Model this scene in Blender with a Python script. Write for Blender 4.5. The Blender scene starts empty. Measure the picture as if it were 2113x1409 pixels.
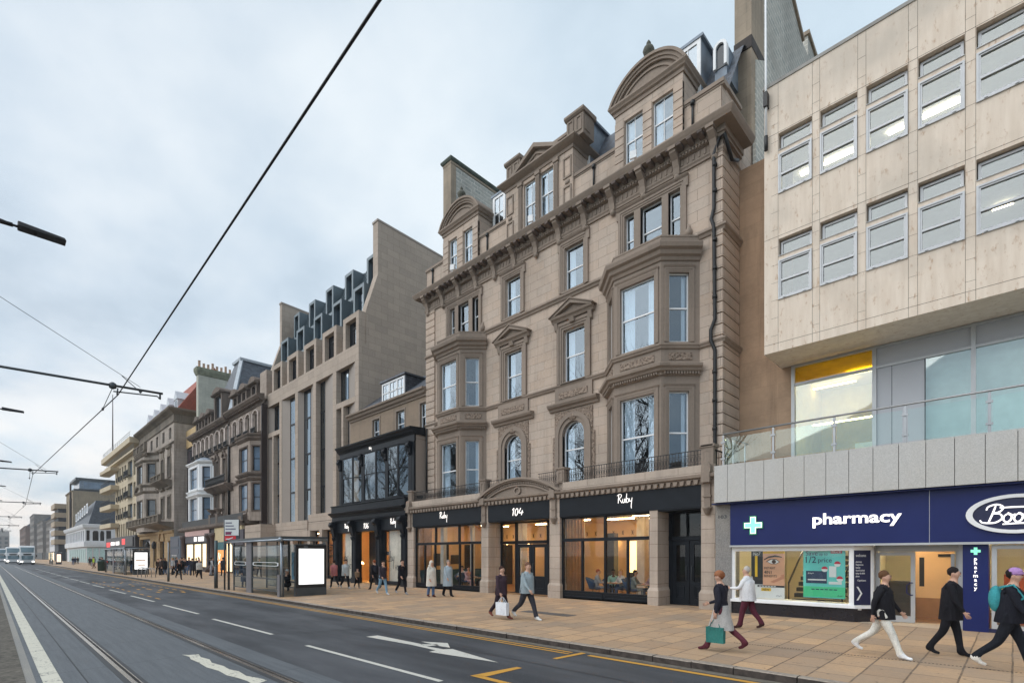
import bpy, bmesh, math, random
from mathutils import Vector, Matrix
R=math.radians; rnd=random.Random(7)
SC=bpy.context.scene; COL=SC.collection
# ---------------------------------------------------------------- mesh builder
class Fr:
    """upright facade frame: u along the wall, z up, d outwards"""
    def __init__(s,ox,oy,ux=1,uy=0):
        l=math.hypot(ux,uy); s.o=(ox,oy); s.u=(ux/l,uy/l); s.n=(uy/l,-ux/l)
    def P(s,u,z,d=0):
        return (s.o[0]+u*s.u[0]+d*s.n[0], s.o[1]+u*s.u[1]+d*s.n[1], z)
class M:
    def __init__(s): s.v=[]; s.f=[]; s.mi=[]; s.c=0; s.sm=set()
    def add(s,vs,fs,smooth=False):
        b=len(s.v); s.v+= [tuple(p) for p in vs]
        for f in fs:
            if smooth: s.sm.add(len(s.f))
            s.f.append(tuple(b+i for i in f)); s.mi.append(s.c)
        return s
    def quad(s,a,b,c,d): return s.add([a,b,c,d],[(0,1,2,3)])
    def box(s,x0,x1,y0,y1,z0,z1):
        return s.fbox(Fr(0,0),x0,x1,z0,z1,-y1,-y0)
    def fbox(s,F,u0,u1,z0,z1,d0,d1):
        P=F.P
        v=[P(u0,z0,d0),P(u1,z0,d0),P(u1,z1,d0),P(u0,z1,d0),P(u0,z0,d1),P(u1,z0,d1),P(u1,z1,d1),P(u0,z1,d1)]
        return s.add(v,[(1,0,3,2),(4,5,6,7),(0,1,5,4),(2,3,7,6),(1,2,6,5),(3,0,4,7)])
    def fpoly(s,F,poly,d0,d1):
        """polygon (u,z) counter-clockwise seen from outside, extruded d0..d1"""
        n=len(poly)
        v=[F.P(u,z,d1) for u,z in poly]+[F.P(u,z,d0) for u,z in poly]
        fs=[tuple(range(n)),tuple(range(2*n-1,n-1,-1))]
        for i in range(n):
            j=(i+1)%n; fs.append((j,i,n+i,n+j))
        return s.add(v,fs)
    def fring(s,F,outer,inner,d0,d1,closed=False):
        """band between two matching polylines (u,z)"""
        n=len(outer); v=[]
        for (a,b) in zip(outer,inner):
            v+=[F.P(*a,d1),F.P(*b,d1),F.P(*b,d0),F.P(*a,d0)]
        fs=[]
        rng=range(n if closed else n-1)
        for i in rng:
            p=4*i; q=4*((i+1)%n)
            for k in range(4):
                l=(k+1)%4; fs.append((p+k,p+l,q+l,q+k))
        if not closed: fs+=[(0,3,2,1),(4*n-4,4*n-3,4*n-2,4*n-1)]
        return s.add(v,fs)
    def prism(s,poly,z0,z1):
        n=len(poly)
        v=[(x,y,z1) for x,y in poly]+[(x,y,z0) for x,y in poly]
        fs=[tuple(range(n)),tuple(range(2*n-1,n-1,-1))]
        for i in range(n):
            j=(i+1)%n; fs.append((j,i,n+i,n+j))
        return s.add(v,fs)
    def xpoly(s,poly,x0,x1):
        """polygon in (y,z) extruded along x"""
        n=len(poly)
        v=[(x1,y,z) for y,z in poly]+[(x0,y,z) for y,z in poly]
        fs=[tuple(range(n)),tuple(range(2*n-1,n-1,-1))]
        for i in range(n):
            j=(i+1)%n; fs.append((j,i,n+i,n+j))
        return s.add(v,fs)
    def mould(s,F,u0,u1,prof): return s.sweep([F.P(u0,0)[:2],F.P(u1,0)[:2]],prof)
    def sweep(s,path,prof,closed=False):
        """horizontal moulding: prof [(d,z)] carried along path [(x,y)], d to the right-hand side"""
        n=len(path); k=len(prof); v=[]
        ns=[]
        for i in range(n-1 if not closed else n):
            a,b=path[i],path[(i+1)%n]; l=math.hypot(b[0]-a[0],b[1]-a[1])
            ns.append(((b[1]-a[1])/l,-(b[0]-a[0])/l))
        for i in range(n):
            if closed: n1,n2=ns[i-1],ns[i]
            else: n1=ns[max(i-1,0)]; n2=ns[min(i,n-2)]
            q=1+n1[0]*n2[0]+n1[1]*n2[1]; m=((n1[0]+n2[0])/q,(n1[1]+n2[1])/q)
            v+=[(path[i][0]+m[0]*d,path[i][1]+m[1]*d,z) for d,z in prof]
        fs=[]
        for i in range(n if closed else n-1):
            p=i*k; q=((i+1)%n)*k
            for a in range(k):
                b=(a+1)%k; fs.append((p+a,q+a,q+b,p+b))
        if not closed: fs+=[tuple(range(k)),tuple(range(n*k-1,(n-1)*k-1,-1))]
        return s.add(v,fs)
    def wall(s,F,u0,u1,z0,z1,holes=(),dep=.25,d=0,back=True):
        us=sorted({u0,u1,*[h[0] for h in holes],*[h[1] for h in holes]}); us=[u for u in us if u0<=u<=u1]
        zs=sorted({z0,z1,*[h[2] for h in holes],*[h[3] for h in holes]}); zs=[z for z in zs if z0<=z<=z1]
        P=F.P
        for i in range(len(us)-1):
            j=0
            while j<len(zs)-1:
                uc=(us[i]+us[i+1])/2
                def hole(j): 
                    zc=(zs[j]+zs[j+1])/2
                    return any(h[0]<uc<h[1] and h[2]<zc<h[3] for h in holes)
                if not hole(j):
                    s.quad(P(us[i],zs[j],d),P(us[i+1],zs[j],d),P(us[i+1],zs[j+1],d),P(us[i],zs[j+1],d))
                j+=1
        for h in holes:
            a,b,c,e=h[:4]; q=d-dep
            s.quad(P(a,c,d),P(a,e,d),P(a,e,q),P(a,c,q)); s.quad(P(b,e,d),P(b,c,d),P(b,c,q),P(b,e,q))
            s.quad(P(a,e,d),P(b,e,d),P(b,e,q),P(a,e,q)); s.quad(P(b,c,d),P(a,c,d),P(a,c,q),P(b,c,q))
        return s
    def tube(s,pts,r,n=8,caps=True):
        pts=[Vector(p) for p in pts]; m=len(pts)
        rs=r if isinstance(r,(list,tuple)) else [r]*m
        v=[]; up=None
        for i in range(m):
            t=(pts[min(i+1,m-1)]-pts[max(i-1,0)]).normalized()
            if up is None:
                up=Vector((0,0,1)) if abs(t.z)<.9 else Vector((1,0,0))
            a=(up-t*up.dot(t)).normalized(); b=t.cross(a); up=a
            v+=[pts[i]+(a*math.cos(2*math.pi*k/n)+b*math.sin(2*math.pi*k/n))*rs[i] for k in range(n)]
        fs=[]
        for i in range(m-1):
            for k in range(n):
                l=(k+1)%n; fs.append((i*n+k,i*n+l,(i+1)*n+l,(i+1)*n+k))
        s.add(v,fs,n>5)
        if caps:
            b=len(s.v)-m*n
            s.f.append(tuple(b+k for k in range(n-1,-1,-1))); s.mi.append(s.c)
            s.f.append(tuple(b+(m-1)*n+k for k in range(n))); s.mi.append(s.c)
        return s
    def bar(s,a,b,w,h=None):
        """square bar from a to b"""
        h=h or w; a=Vector(a); b=Vector(b); t=(b-a).normalized()
        up=Vector((0,0,1)) if abs(t.z)<.95 else Vector((0,1,0))
        x=t.cross(up).normalized()*w/2; y=x.cross(t).normalized()*h/2
        v=[a-x-y,a+x-y,a+x+y,a-x+y,b-x-y,b+x-y,b+x+y,b-x+y]
        return s.add(v,[(3,2,1,0),(4,5,6,7),(0,1,5,4),(2,3,7,6),(1,2,6,5),(3,0,4,7)])
    def lathe(s,c,prof,n=12,ax=1,ay=1):
        v=[]; k=len(prof)
        for r,z in prof:
            v+=[(c[0]+ax*r*math.cos(2*math.pi*i/n),c[1]+ay*r*math.sin(2*math.pi*i/n),c[2]+z) for i in range(n)]
        fs=[]
        for j in range(k-1):
            for i in range(n):
                l=(i+1)%n; fs.append((j*n+i,j*n+l,(j+1)*n+l,(j+1)*n+i))
        s.add(v,fs,True)
        b=len(s.v)-k*n
        s.f.append(tuple(b+i for i in range(n-1,-1,-1))); s.mi.append(s.c)
        s.f.append(tuple(b+(k-1)*n+i for i in range(n))); s.mi.append(s.c)
        return s
    def ell(s,c,rx,ry,rz,n=12,m=8):
        pr=[(max(math.sin(math.pi*i/m),.02),-math.cos(math.pi*i/m)) for i in range(m+1)]
        b=len(s.v); s.lathe((0,0,0),pr,n)
        for i in range(b,len(s.v)):
            p=s.v[i]; s.v[i]=(c[0]+p[0]*rx,c[1]+p[1]*ry,c[2]+p[2]*rz)
        return s
    def text(s,F,txt,u,z,size,d,ext=.004,off=0,align='LEFT',shear=0,vert=False,wide=1):
        cu=bpy.data.curves.new('t','FONT'); cu.body=txt; cu.size=size; cu.extrude=ext; cu.offset=off; cu.align_x=align; cu.shear=shear; cu.resolution_u=3
        o=bpy.data.objects.new('t',cu); COL.objects.link(o)
        dg=bpy.context.evaluated_depsgraph_get(); dg.update()
        me=o.evaluated_get(dg).to_mesh()
        b=[F.P(u+p.co.x*wide,z+p.co.y,d+p.co.z) for p in me.vertices]
        s.add(b,[tuple(p.vertices) for p in me.polygons])
        o.evaluated_get(dg).to_mesh_clear(); bpy.data.objects.remove(o); bpy.data.curves.remove(cu)
        return s
    def stroke(s,F,strokes,u,z,sc,d,w,th=.01,wx=1):
        """handwriting: smoothed strokes (x,y) drawn as flat round ribbons"""
        for st in strokes:
            q=[]; n=len(st)
            for i in range(n-1):
                p0,p1,p2,p3=st[max(i-1,0)],st[i],st[i+1],st[min(i+2,n-1)]
                for k in range(6):
                    t=k/6
                    q.append(tuple(.5*((2*p1[a])+(-p0[a]+p2[a])*t+(2*p0[a]-5*p1[a]+4*p2[a]-p3[a])*t*t+(-p0[a]+3*p1[a]-3*p2[a]+p3[a])*t**3) for a in (0,1)))
            q.append(st[-1])
            L=[];Rr=[]
            for i in range(len(q)):
                a=q[max(i-1,0)]; b=q[min(i+1,len(q)-1)]; l=math.hypot(b[0]-a[0],b[1]-a[1]) or 1
                nx,ny=-(b[1]-a[1])/l,(b[0]-a[0])/l
                ww=w/2*(.75+.25*math.sin(math.pi*i/len(q)))
                x=u+q[i][0]*sc*wx; y=z+q[i][1]*sc
                L.append((x+nx*ww,y+ny*ww)); Rr.append((x-nx*ww,y-ny*ww))
            s.fring(F,L,Rr,d,d+th)
        return s
def build(name,m,mats,parent=None,loc=None,bevel=0):
    if not isinstance(mats,(list,tuple)): mats=[mats]
    o0=Vector((0,0,0))
    if parent is not None: o0=wloc(parent)
    elif loc is not None: o0=Vector(loc)
    me=bpy.data.meshes.new(name)
    me.from_pydata([tuple(Vector(p)-o0) for p in m.v],[],m.f)
    for x in mats: me.materials.append(x)
    me.polygons.foreach_set('material_index',m.mi)
    if m.sm:
        sm=[i in m.sm for i in range(len(m.f))]; me.polygons.foreach_set('use_smooth',sm)
    me.update()
    o=bpy.data.objects.new(name,me); COL.objects.link(o)
    if parent is not None: o.parent=parent
    elif loc is not None: o.location=loc
    if bevel:
        b=o.modifiers.new('b','BEVEL'); b.width=bevel; b.segments=2; b.limit_method='ANGLE'
    return o
def wloc(o):
    v=Vector(o.location)
    while o.parent: o=o.parent; v=v+Vector(o.location)
    return v
def tag(o,label,cat,group=None):
    o['label']=label; o['category']=cat
    if group: o['group']=group
    return o
def thing(name,label,cat,loc=(0,0,0),rz=0,group=None):
    o=bpy.data.objects.new(name,None); COL.objects.link(o); o.location=loc; o.rotation_euler=(0,0,rz); o.empty_display_size=.3
    return tag(o,label,cat,group)
def struct(o): o['kind']='structure'; return o
def dup(o,loc=None,rz=None,label=None,parent=None):
    c=o.copy(); COL.objects.link(c)
    if parent is not None: c.parent=parent
    if loc is not None: c.location=loc
    if rz is not None: c.rotation_euler=(0,0,rz)
    if label: c['label']=label
    for ch in list(o.children): dup(ch,parent=c)
    return c
# ---------------------------------------------------------------- materials
class NT:
    def __init__(s,name):
        s.m=bpy.data.materials.new(name); s.m.use_nodes=True; s.t=s.m.node_tree
        s.b=s.t.nodes['Principled BSDF']; s.out=s.t.nodes['Material Output']
    def n(s,typ,**k):
        x=s.t.nodes.new(typ)
        for a,v in k.items():
            if a[0]=='i' and a[1:].isdigit(): s.set(x.inputs[int(a[1:])],v)
            elif a.startswith('in_'): s.set(x.inputs[a[3:].replace('_',' ')],v)
            else: setattr(x,a,v)
        return x
    def set(s,inp,v):
        if hasattr(v,'node'): s.t.links.new(v,inp)
        elif isinstance(v,tuple) and len(v)==3 and inp.type=='RGBA': inp.default_value=(*v,1)
        else: inp.default_value=v
    def math(s,op,a,b=0,c=0): return s.n('ShaderNodeMath',operation=op,i0=a,i1=b,i2=c).outputs[0]
    def mix(s,f,a,b,mode='MIX'):
        x=s.n('ShaderNodeMix',data_type='RGBA',blend_type=mode); s.set(x.inputs[0],f); s.set(x.inputs[6],a); s.set(x.inputs[7],b); return x.outputs[2]
    def ramp(s,f,a,b,ca=(0,0,0),cb=(1,1,1)):
        x=s.n('ShaderNodeValToRGB'); s.set(x.inputs[0],f); e=x.color_ramp.elements
        e[0].position=a; e[0].color=(*ca,1); e[1].position=b; e[1].color=(*cb,1); return x.outputs[0]
    def noise(s,vec,scale,det=4,rough=.55):
        x=s.n('ShaderNodeTexNoise'); s.set(x.inputs['Vector'],vec); x.inputs['Scale'].default_value=scale; x.inputs['Detail'].default_value=det; x.inputs['Roughness'].default_value=rough; return x.outputs['Fac']
    def pos(s): return s.n('ShaderNodeNewGeometry').outputs['Position']
    def obj(s): return s.n('ShaderNodeTexCoord').outputs['Object']
    def vscale(s,v,x,y,z): return s.n('ShaderNodeVectorMath',operation='MULTIPLY',i0=v,i1=(x,y,z)).outputs[0]
    def facade(s):
        """(along the wall, height) from world position, whichever way the wall faces"""
        g=s.n('ShaderNodeNewGeometry'); sp=s.n('ShaderNodeSeparateXYZ',i0=g.outputs['Position']); sn=s.n('ShaderNodeSeparateXYZ',i0=g.outputs['True Normal'])
        f=s.math('GREATER_THAN',s.math('ABSOLUTE',sn.outputs[0]),.75)
        h=s.math('ADD',s.math('MULTIPLY',sp.outputs[0],s.math('SUBTRACT',1,f)),s.math('MULTIPLY',sp.outputs[1],f))
        return s.n('ShaderNodeCombineXYZ',i0=h,i1=sp.outputs[2]).outputs[0], sp.outputs[2]
    def bump(s,h,st=.3,dist=.02):
        x=s.n('ShaderNodeBump'); x.inputs['Strength'].default_value=st; x.inputs['Distance'].default_value=dist; s.set(x.inputs['Height'],h); s.set(s.b.inputs['Normal'],x.outputs[0])
    def fin(s,col,rough=.8,metal=0,spec=None):
        s.set(s.b.inputs['Base Color'],col); s.set(s.b.inputs['Roughness'],rough); s.b.inputs['Metallic'].default_value=metal
        if spec is not None: s.b.inputs['Specular IOR Level'].default_value=spec
        return s.m
def plain(name,c,rough=.6,metal=0,var=.12,sc=3,spec=None,bump=0):
    t=NT(name); p=t.obj(); f=t.noise(p,sc,5)
    d=tuple(x*(1-var) for x in c); e=tuple(min(1,x*(1+var)) for x in c)
    col=t.ramp(f,.3,.7,d,e)
    if bump: t.bump(t.noise(p,sc*8,3),bump,.01)
    return t.fin(col,rough,metal,spec)
def ashlar(name,c1,c2,mortar,bw=.9,bh=.42,ms=.006,stain=.35,streak=.25,bump=.25,stc=(.08,.07,.06),rough=.85):
    t=NT(name); v,z=t.facade(); p=t.pos()
    b=t.n('ShaderNodeTexBrick',offset=.5,in_Vector=v,in_Color1=c1,in_Color2=c2,in_Mortar=mortar)
    b.inputs['Scale'].default_value=1; b.inputs['Mortar Size'].default_value=ms; b.inputs['Brick Width'].default_value=bw; b.inputs['Row Height'].default_value=bh; b.inputs['Mortar Smooth'].default_value=.3
    big=t.noise(p,.35,6,.6); fine=t.noise(p,9,6,.65)
    st=t.noise(t.vscale(p,1.6,1.6,.12),1.3,5,.6)
    b2=t.n('ShaderNodeTexBrick',offset=.5,in_Vector=v,in_Color1=(.82,.8,.78),in_Color2=(1.12,1.08,1.05),in_Mortar=(1,1,1)); b2.inputs['Scale'].default_value=1; b2.inputs['Mortar Size'].default_value=0; b2.inputs['Brick Width'].default_value=bw; b2.inputs['Row Height'].default_value=bh; b2.inputs['Bias'].default_value=.1
    col=t.mix(t.ramp(fine,.3,.75),b.outputs['Color'],tuple(x*.8 for x in c1)); col=t.mix(.8,col,b2.outputs['Color'],'MULTIPLY')
    col=t.mix(t.math('MULTIPLY',t.ramp(big,.45,.75),stain),col,stc)
    col=t.mix(t.math('MULTIPLY',t.ramp(st,.5,.8),streak),col,stc)
    h=t.math('SUBTRACT',t.math('MULTIPLY',fine,.35),b.outputs['Fac'])
    t.bump(h,bump,.012)
    return t.fin(col,rough,0,.25)
def emis(name,c,s):
    t=NT(name); t.b.inputs['Base Color'].default_value=(*c,1); t.b.inputs['Emission Color'].default_value=(*c,1); t.b.inputs['Emission Strength'].default_value=s
    return t.m
def glass(name,tint=(.8,.88,.92),lo=.1,hi=.75,rough=.01,blend=.35,gcol=(1,1,1)):
    t=NT(name); tr=t.n('ShaderNodeBsdfTransparent'); tr.inputs[0].default_value=(*tint,1)
    gl=t.n('ShaderNodeBsdfGlossy'); gl.inputs['Roughness'].default_value=rough; gl.inputs['Color'].default_value=(*gcol,1)
    lw=t.n('ShaderNodeLayerWeight'); lw.inputs[0].default_value=blend
    n=t.n('ShaderNodeBump'); n.inputs['Strength'].default_value=.03; n.inputs['Distance'].default_value=.05
    t.set(n.inputs['Height'],t.noise(t.pos(),.9,2)); t.set(gl.inputs['Normal'],n.outputs[0])
    f=t.math('ADD',t.math('MULTIPLY',lw.outputs['Fresnel'],hi),lo)
    mx=t.n('ShaderNodeMixShader'); t.set(mx.inputs[0],f); t.t.links.new(tr.outputs[0],mx.inputs[1]); t.t.links.new(gl.outputs[0],mx.inputs[2])
    t.t.links.new(mx.outputs[0],t.out.inputs[0]); return t.m
H_A=(.62,.52,.44);H_B=(.43,.345,.275)
STONE=ashlar('hotel_ashlar',H_A,(.43,.335,.262),(.19,.15,.12),.95,.43,.012,.3,.3)
TRIM=ashlar('hotel_dressed_stone',(.325,.268,.223),(.29,.238,.198),(.24,.2,.165),1.6,3,.003,.25,.25,.12)
PIER=ashlar('hotel_pier_stone',(.53,.45,.38),(.45,.375,.315),(.19,.15,.12),1.4,.52,.014,.3,.3)
CARVE=None
def carved():
    t=NT('carved_relief'); p=t.pos(); w=t.n('ShaderNodeTexVoronoi',in_Vector=p); w.inputs['Scale'].default_value=11
    f=w.outputs['Distance']; col=t.ramp(f,.05,.6,(.12,.09,.07),(.31,.24,.19)); t.bump(f,1,.05); return t.fin(col,.9,0,.2)
CARVE=carved()
BROWNST=ashlar('brown_sandstone',(.52,.365,.25),(.43,.3,.205),(.27,.185,.12),1.3,.55,.005,.55,.6,.15,(.055,.04,.03))
MODST=ashlar('modern_sandstone',(.49,.415,.35),(.42,.355,.3),(.22,.18,.15),1.15,.55,.013,.15,.12,.1)
MODPAN=plain('taupe_panel',(.31,.265,.23),.6,0,.05,.5)
RUB=ashlar('rubble_stone',(.6,.6,.55),(.24,.28,.275),(.74,.73,.68),.6,.26,.035,.4,.2,.8)
FAWN=ashlar('fawn_stone',(.42,.35,.27),(.35,.29,.22),(.2,.17,.13),.9,.4,.006,.4,.5)
def travert():
    t=NT('travertine'); v,z=t.facade(); p=t.pos()
    s=t.noise(t.vscale(p,3,3,.35),1.6,6,.6); spots=t.noise(t.vscale(p,2.2,2.2,.9),3.3,7,.7)
    col=t.ramp(s,.3,.7,(.64,.53,.425),(.77,.665,.555))
    col=t.mix(t.math('MULTIPLY',t.ramp(spots,.57,.7),.85),col,(.42,.25,.14)); col=t.mix(t.ramp(t.noise(p,.4,4),.5,.8),col,(.5,.44,.37))
    t.bump(spots,.2,.01); return t.fin(col,.55,0,.3)
TRAV=travert()
def granite(name,a,b,sc=60):
    t=NT(name); p=t.pos(); f=t.noise(p,sc,3,.8); g=t.noise(p,.7,4)
    col=t.mix(t.math('MULTIPLY',t.ramp(g,.4,.8),.4),t.ramp(f,.35,.65,a,b),(.4,.36,.29)); return t.fin(col,.6,0,.3)
GRAN=granite('grey_granite',(.4,.4,.385),(.56,.55,.53),45)
BLK=plain('black_shop_paint',(.008,.011,.016),.42,0,.2,2,.22)
BLKM=plain('black_iron',(.008,.008,.009),.5,0,.2,4)
DKGR=plain('dark_grey_metal',(.045,.052,.058),.4,.3,.15)
WHITE=plain('white_paint',(.78,.79,.8),.4,0,.05)
WPAN=plain('pale_grey_panel',(.42,.43,.46),.35,0,.06,.6)
SILV=plain('aluminium',(.33,.34,.35),.35,.75,.06)
ALU=plain('window_aluminium',(.43,.44,.45),.4,.3,.06)
LEAD=plain('lead_sheet',(.17,.21,.26),.5,.2,.3,1.5)
ZINC=plain('zinc_cladding',(.11,.145,.165),.45,.35,.1,1)
def slate():
    t=NT('roof_slate'); v,z=t.facade(); b=t.n('ShaderNodeTexBrick',offset=.5,in_Vector=v,in_Color1=(.05,.055,.07),in_Color2=(.1,.12,.15),in_Mortar=(.015,.015,.02))
    b.inputs['Scale'].default_value=1; b.inputs['Brick Width'].default_value=.28; b.inputs['Row Height'].default_value=.17; b.inputs['Mortar Size'].default_value=.012
    t.bump(b.outputs['Fac'],-.6,.02); return t.fin(b.outputs['Color'],.5,0,.5)
SLATE=slate()
def rtile():
    t=NT('red_roof_tile'); v,z=t.facade(); b=t.n('ShaderNodeTexBrick',offset=.5,in_Vector=v,in_Color1=(.36,.09,.05),in_Color2=(.27,.065,.04),in_Mortar=(.12,.035,.025))
    b.inputs['Scale'].default_value=1; b.inputs['Brick Width'].default_value=.35; b.inputs['Row Height'].default_value=.3; b.inputs['Mortar Size'].default_value=.012
    return t.fin(b.outputs['Color'],.8)
RTILE=rtile()
PANE=glass('window_pane',(.75,.84,.9),.13,.5,.015,.4,(.74,.88,1))
OFFP=glass('office_pane',(.8,.86,.85),.16,.42,.015,.4,(.93,.98,.97))
PANEB=glass('tinted_pane',(.4,.5,.58),.24,.6,.02,.42,(.8,.91,1))
CLEAR=glass('shop_glass',(.93,.96,.96),.035,.5,.005,.25)
BALG=glass('balustrade_glass',(.86,.95,.93),.07,.5,.01,.3,(.85,1,.97))
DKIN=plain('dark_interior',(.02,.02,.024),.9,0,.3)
CURT=plain('white_curtain',(.82,.85,.88),.8,0,.05)
WARM=plain('warm_wall',(.62,.40,.2),.8,0,.1,1)
WARMW=plain('ochre_wall',(.72,.5,.26),.8,0,.08,1)
WOOD=plain('oak',(.3,.16,.07),.5,0,.25,2)
NAVY=plain('navy_sign',(.011,.019,.105),.35,0,.12,.7,.25)
NAVYD=plain('navy_dark',(.008,.01,.05),.35,0,.1)
LITW=emis('lit_white_letter',(1,.95,.9),.8)
LAMPW=emis('warm_strip_lamp',(1,.74,.42),20)
LAMPC=emis('cool_strip_lamp',(1,.86,.62),11)
BULB=emis('warm_bulb',(1,.62,.25),14)
SCREEN=emis('lit_screen',(.93,.93,.92),.95)
# ---------------------------------------------------------------- camera, light, sky
cam=bpy.data.cameras.new('camera'); co=bpy.data.objects.new('camera',cam); COL.objects.link(co)
co.location=(0,0,2.15); co.rotation_euler=(R(90),0,math.atan2(.6997,.7145))
cam.lens=36*1057/2113; cam.sensor_width=36; cam.shift_y=(1146-704.5)/2113; cam.clip_end=6000; cam.clip_start=.05
SC.camera=co
SC.view_settings.view_transform='Standard'; SC.view_settings.look='None'; SC.view_settings.exposure=.45; SC.view_settings.gamma=1
SUN_EL,SUN_AZ=R(44),R(212)          # azimuth clockwise from +Y
sl=bpy.data.lights.new('sun','SUN'); sl.energy=1.5; sl.angle=R(72); sl.color=(1,.965,.925)
so=bpy.data.objects.new('sun',sl); COL.objects.link(so); so.location=(-20,-30,60)
sd=Vector((math.sin(SUN_AZ)*math.cos(SUN_EL),math.cos(SUN_AZ)*math.cos(SUN_EL),math.sin(SUN_EL)))
so.rotation_euler=(-sd).to_track_quat('-Z','Y').to_euler()
W=bpy.data.worlds.new('World'); SC.world=W; W.use_nodes=True
def world():
    t=W.node_tree; bg=t.nodes['Background']
    class Q(NT):
        def __init__(s): s.t=t
    q=Q()
    sky=q.n('ShaderNodeTexSky',sky_type='NISHITA'); sky.sun_disc=False; sky.sun_elevation=SUN_EL; sky.sun_rotation=SUN_AZ
    tc=q.n('ShaderNodeTexCoord').outputs['Generated']
    sp=q.n('ShaderNodeSeparateXYZ',i0=tc); z=q.math('MAXIMUM',sp.outputs[2],.0)
    k=q.math('ADD',z,.28)
    v=q.n('ShaderNodeCombineXYZ',i0=q.math('DIVIDE',sp.outputs[0],k),i1=q.math('DIVIDE',sp.outputs[1],k)).outputs[0]
    big=q.noise(v,1.1,5,.52); fin=q.noise(q.n('ShaderNodeVectorMath',operation='ADD',i0=v,i1=(3.1,7.7,0)).outputs[0],2.6,6,.55)
    f=q.math('ADD',q.math('MULTIPLY',big,.65),q.math('MULTIPLY',fin,.35))
    cl=q.n('ShaderNodeValToRGB'); q.set(cl.inputs[0],f); e=cl.color_ramp.elements
    e[0].position=.38; e[0].color=(3.5,4.3,5.05,1); e[1].position=.62; e[1].color=(7.0,7.5,7.8,1)
    m=e=cl.color_ramp.elements.new(.5); m.color=(5.2,6.0,6.7,1)
    col=q.mix(.86,sky.outputs[0],cl.outputs[0])
    # thin warm band where the overcast breaks low down the street
    hz=q.math('POWER',q.math('SUBTRACT',1,z),6)
    west=q.ramp(sp.outputs[0],.0,1); west=q.math('MAXIMUM',q.math('MULTIPLY',sp.outputs[0],-1),0)
    band=q.math('MULTIPLY',q.math('MULTIPLY',hz,west),q.ramp(fin,.35,.6))
    col=q.mix(q.math('MULTIPLY',band,.9),col,(9.0,7.9,7.0))
    east=q.math('MULTIPLY',q.math('POWER',q.math('MAXIMUM',sp.outputs[1],0),2),.5)
    col=q.mix(east,col,(6.3,7.9,8.9))
    south=q.math('ADD',1,q.math('MULTIPLY',q.math('MAXIMUM',q.math('MULTIPLY',sp.outputs[1],-1),0),.4))  # sky behind the camera raised to brighten the facades
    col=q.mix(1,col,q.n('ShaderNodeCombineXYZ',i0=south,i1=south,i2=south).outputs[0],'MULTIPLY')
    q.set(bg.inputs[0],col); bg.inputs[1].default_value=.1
world()
# ---------------------------------------------------------------- ground
def pz(y): return .13 if y<9.4 else min(.2,.13+.07*(y-9.4)/8.6)
def flat(name,x0,x1,y0,y1,z,mat,z1=None):
    m=M(); z1=z if z1 is None else z1
    m.quad((x0,y0,z),(x1,y0,z),(x1,y1,z1),(x0,y1,z1)); return struct(build(name,m,mat))
def asphalt(name,a,b,sc=55,patch=.5):
    t=NT(name); p=t.pos(); f=t.noise(p,sc,3,.75); g=t.noise(t.vscale(p,.25,1,1),.7,5); sp=t.noise(p,34,2,.5); yy=t.n('ShaderNodeSeparateXYZ',i0=p).outputs[1]; tr=t.math('MULTIPLY',t.ramp(t.math('SINE',t.math('MULTIPLY',yy,3.3)),.1,.9),t.ramp(t.noise(t.vscale(p,.12,.6,1),1.3,4),.3,.7))
    col=t.ramp(f,.3,.72,a,b); col=t.mix(t.math('MULTIPLY',tr,.45),col,(.018,.02,.025)); oil=t.noise(p,1.1,5,.6); col=t.mix(t.ramp(oil,.66,.74),col,(.015,.016,.02)); col=t.mix(t.math('MULTIPLY',t.ramp(g,.4,.7),patch),col,tuple(x*1.55 for x in b))
    col=t.mix(t.ramp(sp,.68,.73),col,(.24,.24,.24)); t.bump(f,.35,.01)
    t.set(t.b.inputs['Roughness'],t.ramp(g,.3,.7,(.75,)*3,(.55,)*3)); return t.fin(col,.62,0,.35)
ASPH=asphalt('asphalt',(.016,.019,.025),(.068,.073,.082),55,.75)
def slabcon():
    t=NT('tram_track_concrete'); p=t.pos(); sp=t.n('ShaderNodeSeparateXYZ',i0=p)
    f=t.noise(t.vscale(p,.5,9,1),1.2,6,.6); g=t.noise(p,30,3,.7)
    col=t.mix(.35,t.ramp(f,.3,.72,(.055,.066,.079),(.12,.135,.15)),t.ramp(g,.3,.7,(.05,.06,.07),(.2,.21,.22)))
    j=t.math('FRACT',t.math('DIVIDE',t.math('ADD',sp.outputs[0],t.math('MULTIPLY',sp.outputs[1],.12)),3.1)); j=t.math('LESS_THAN',j,.006)
    col=t.mix(j,col,(.03,.035,.04)); t.bump(g,.2,.008); return t.fin(col,.62,0,.35)
TRK=slabcon()
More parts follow.
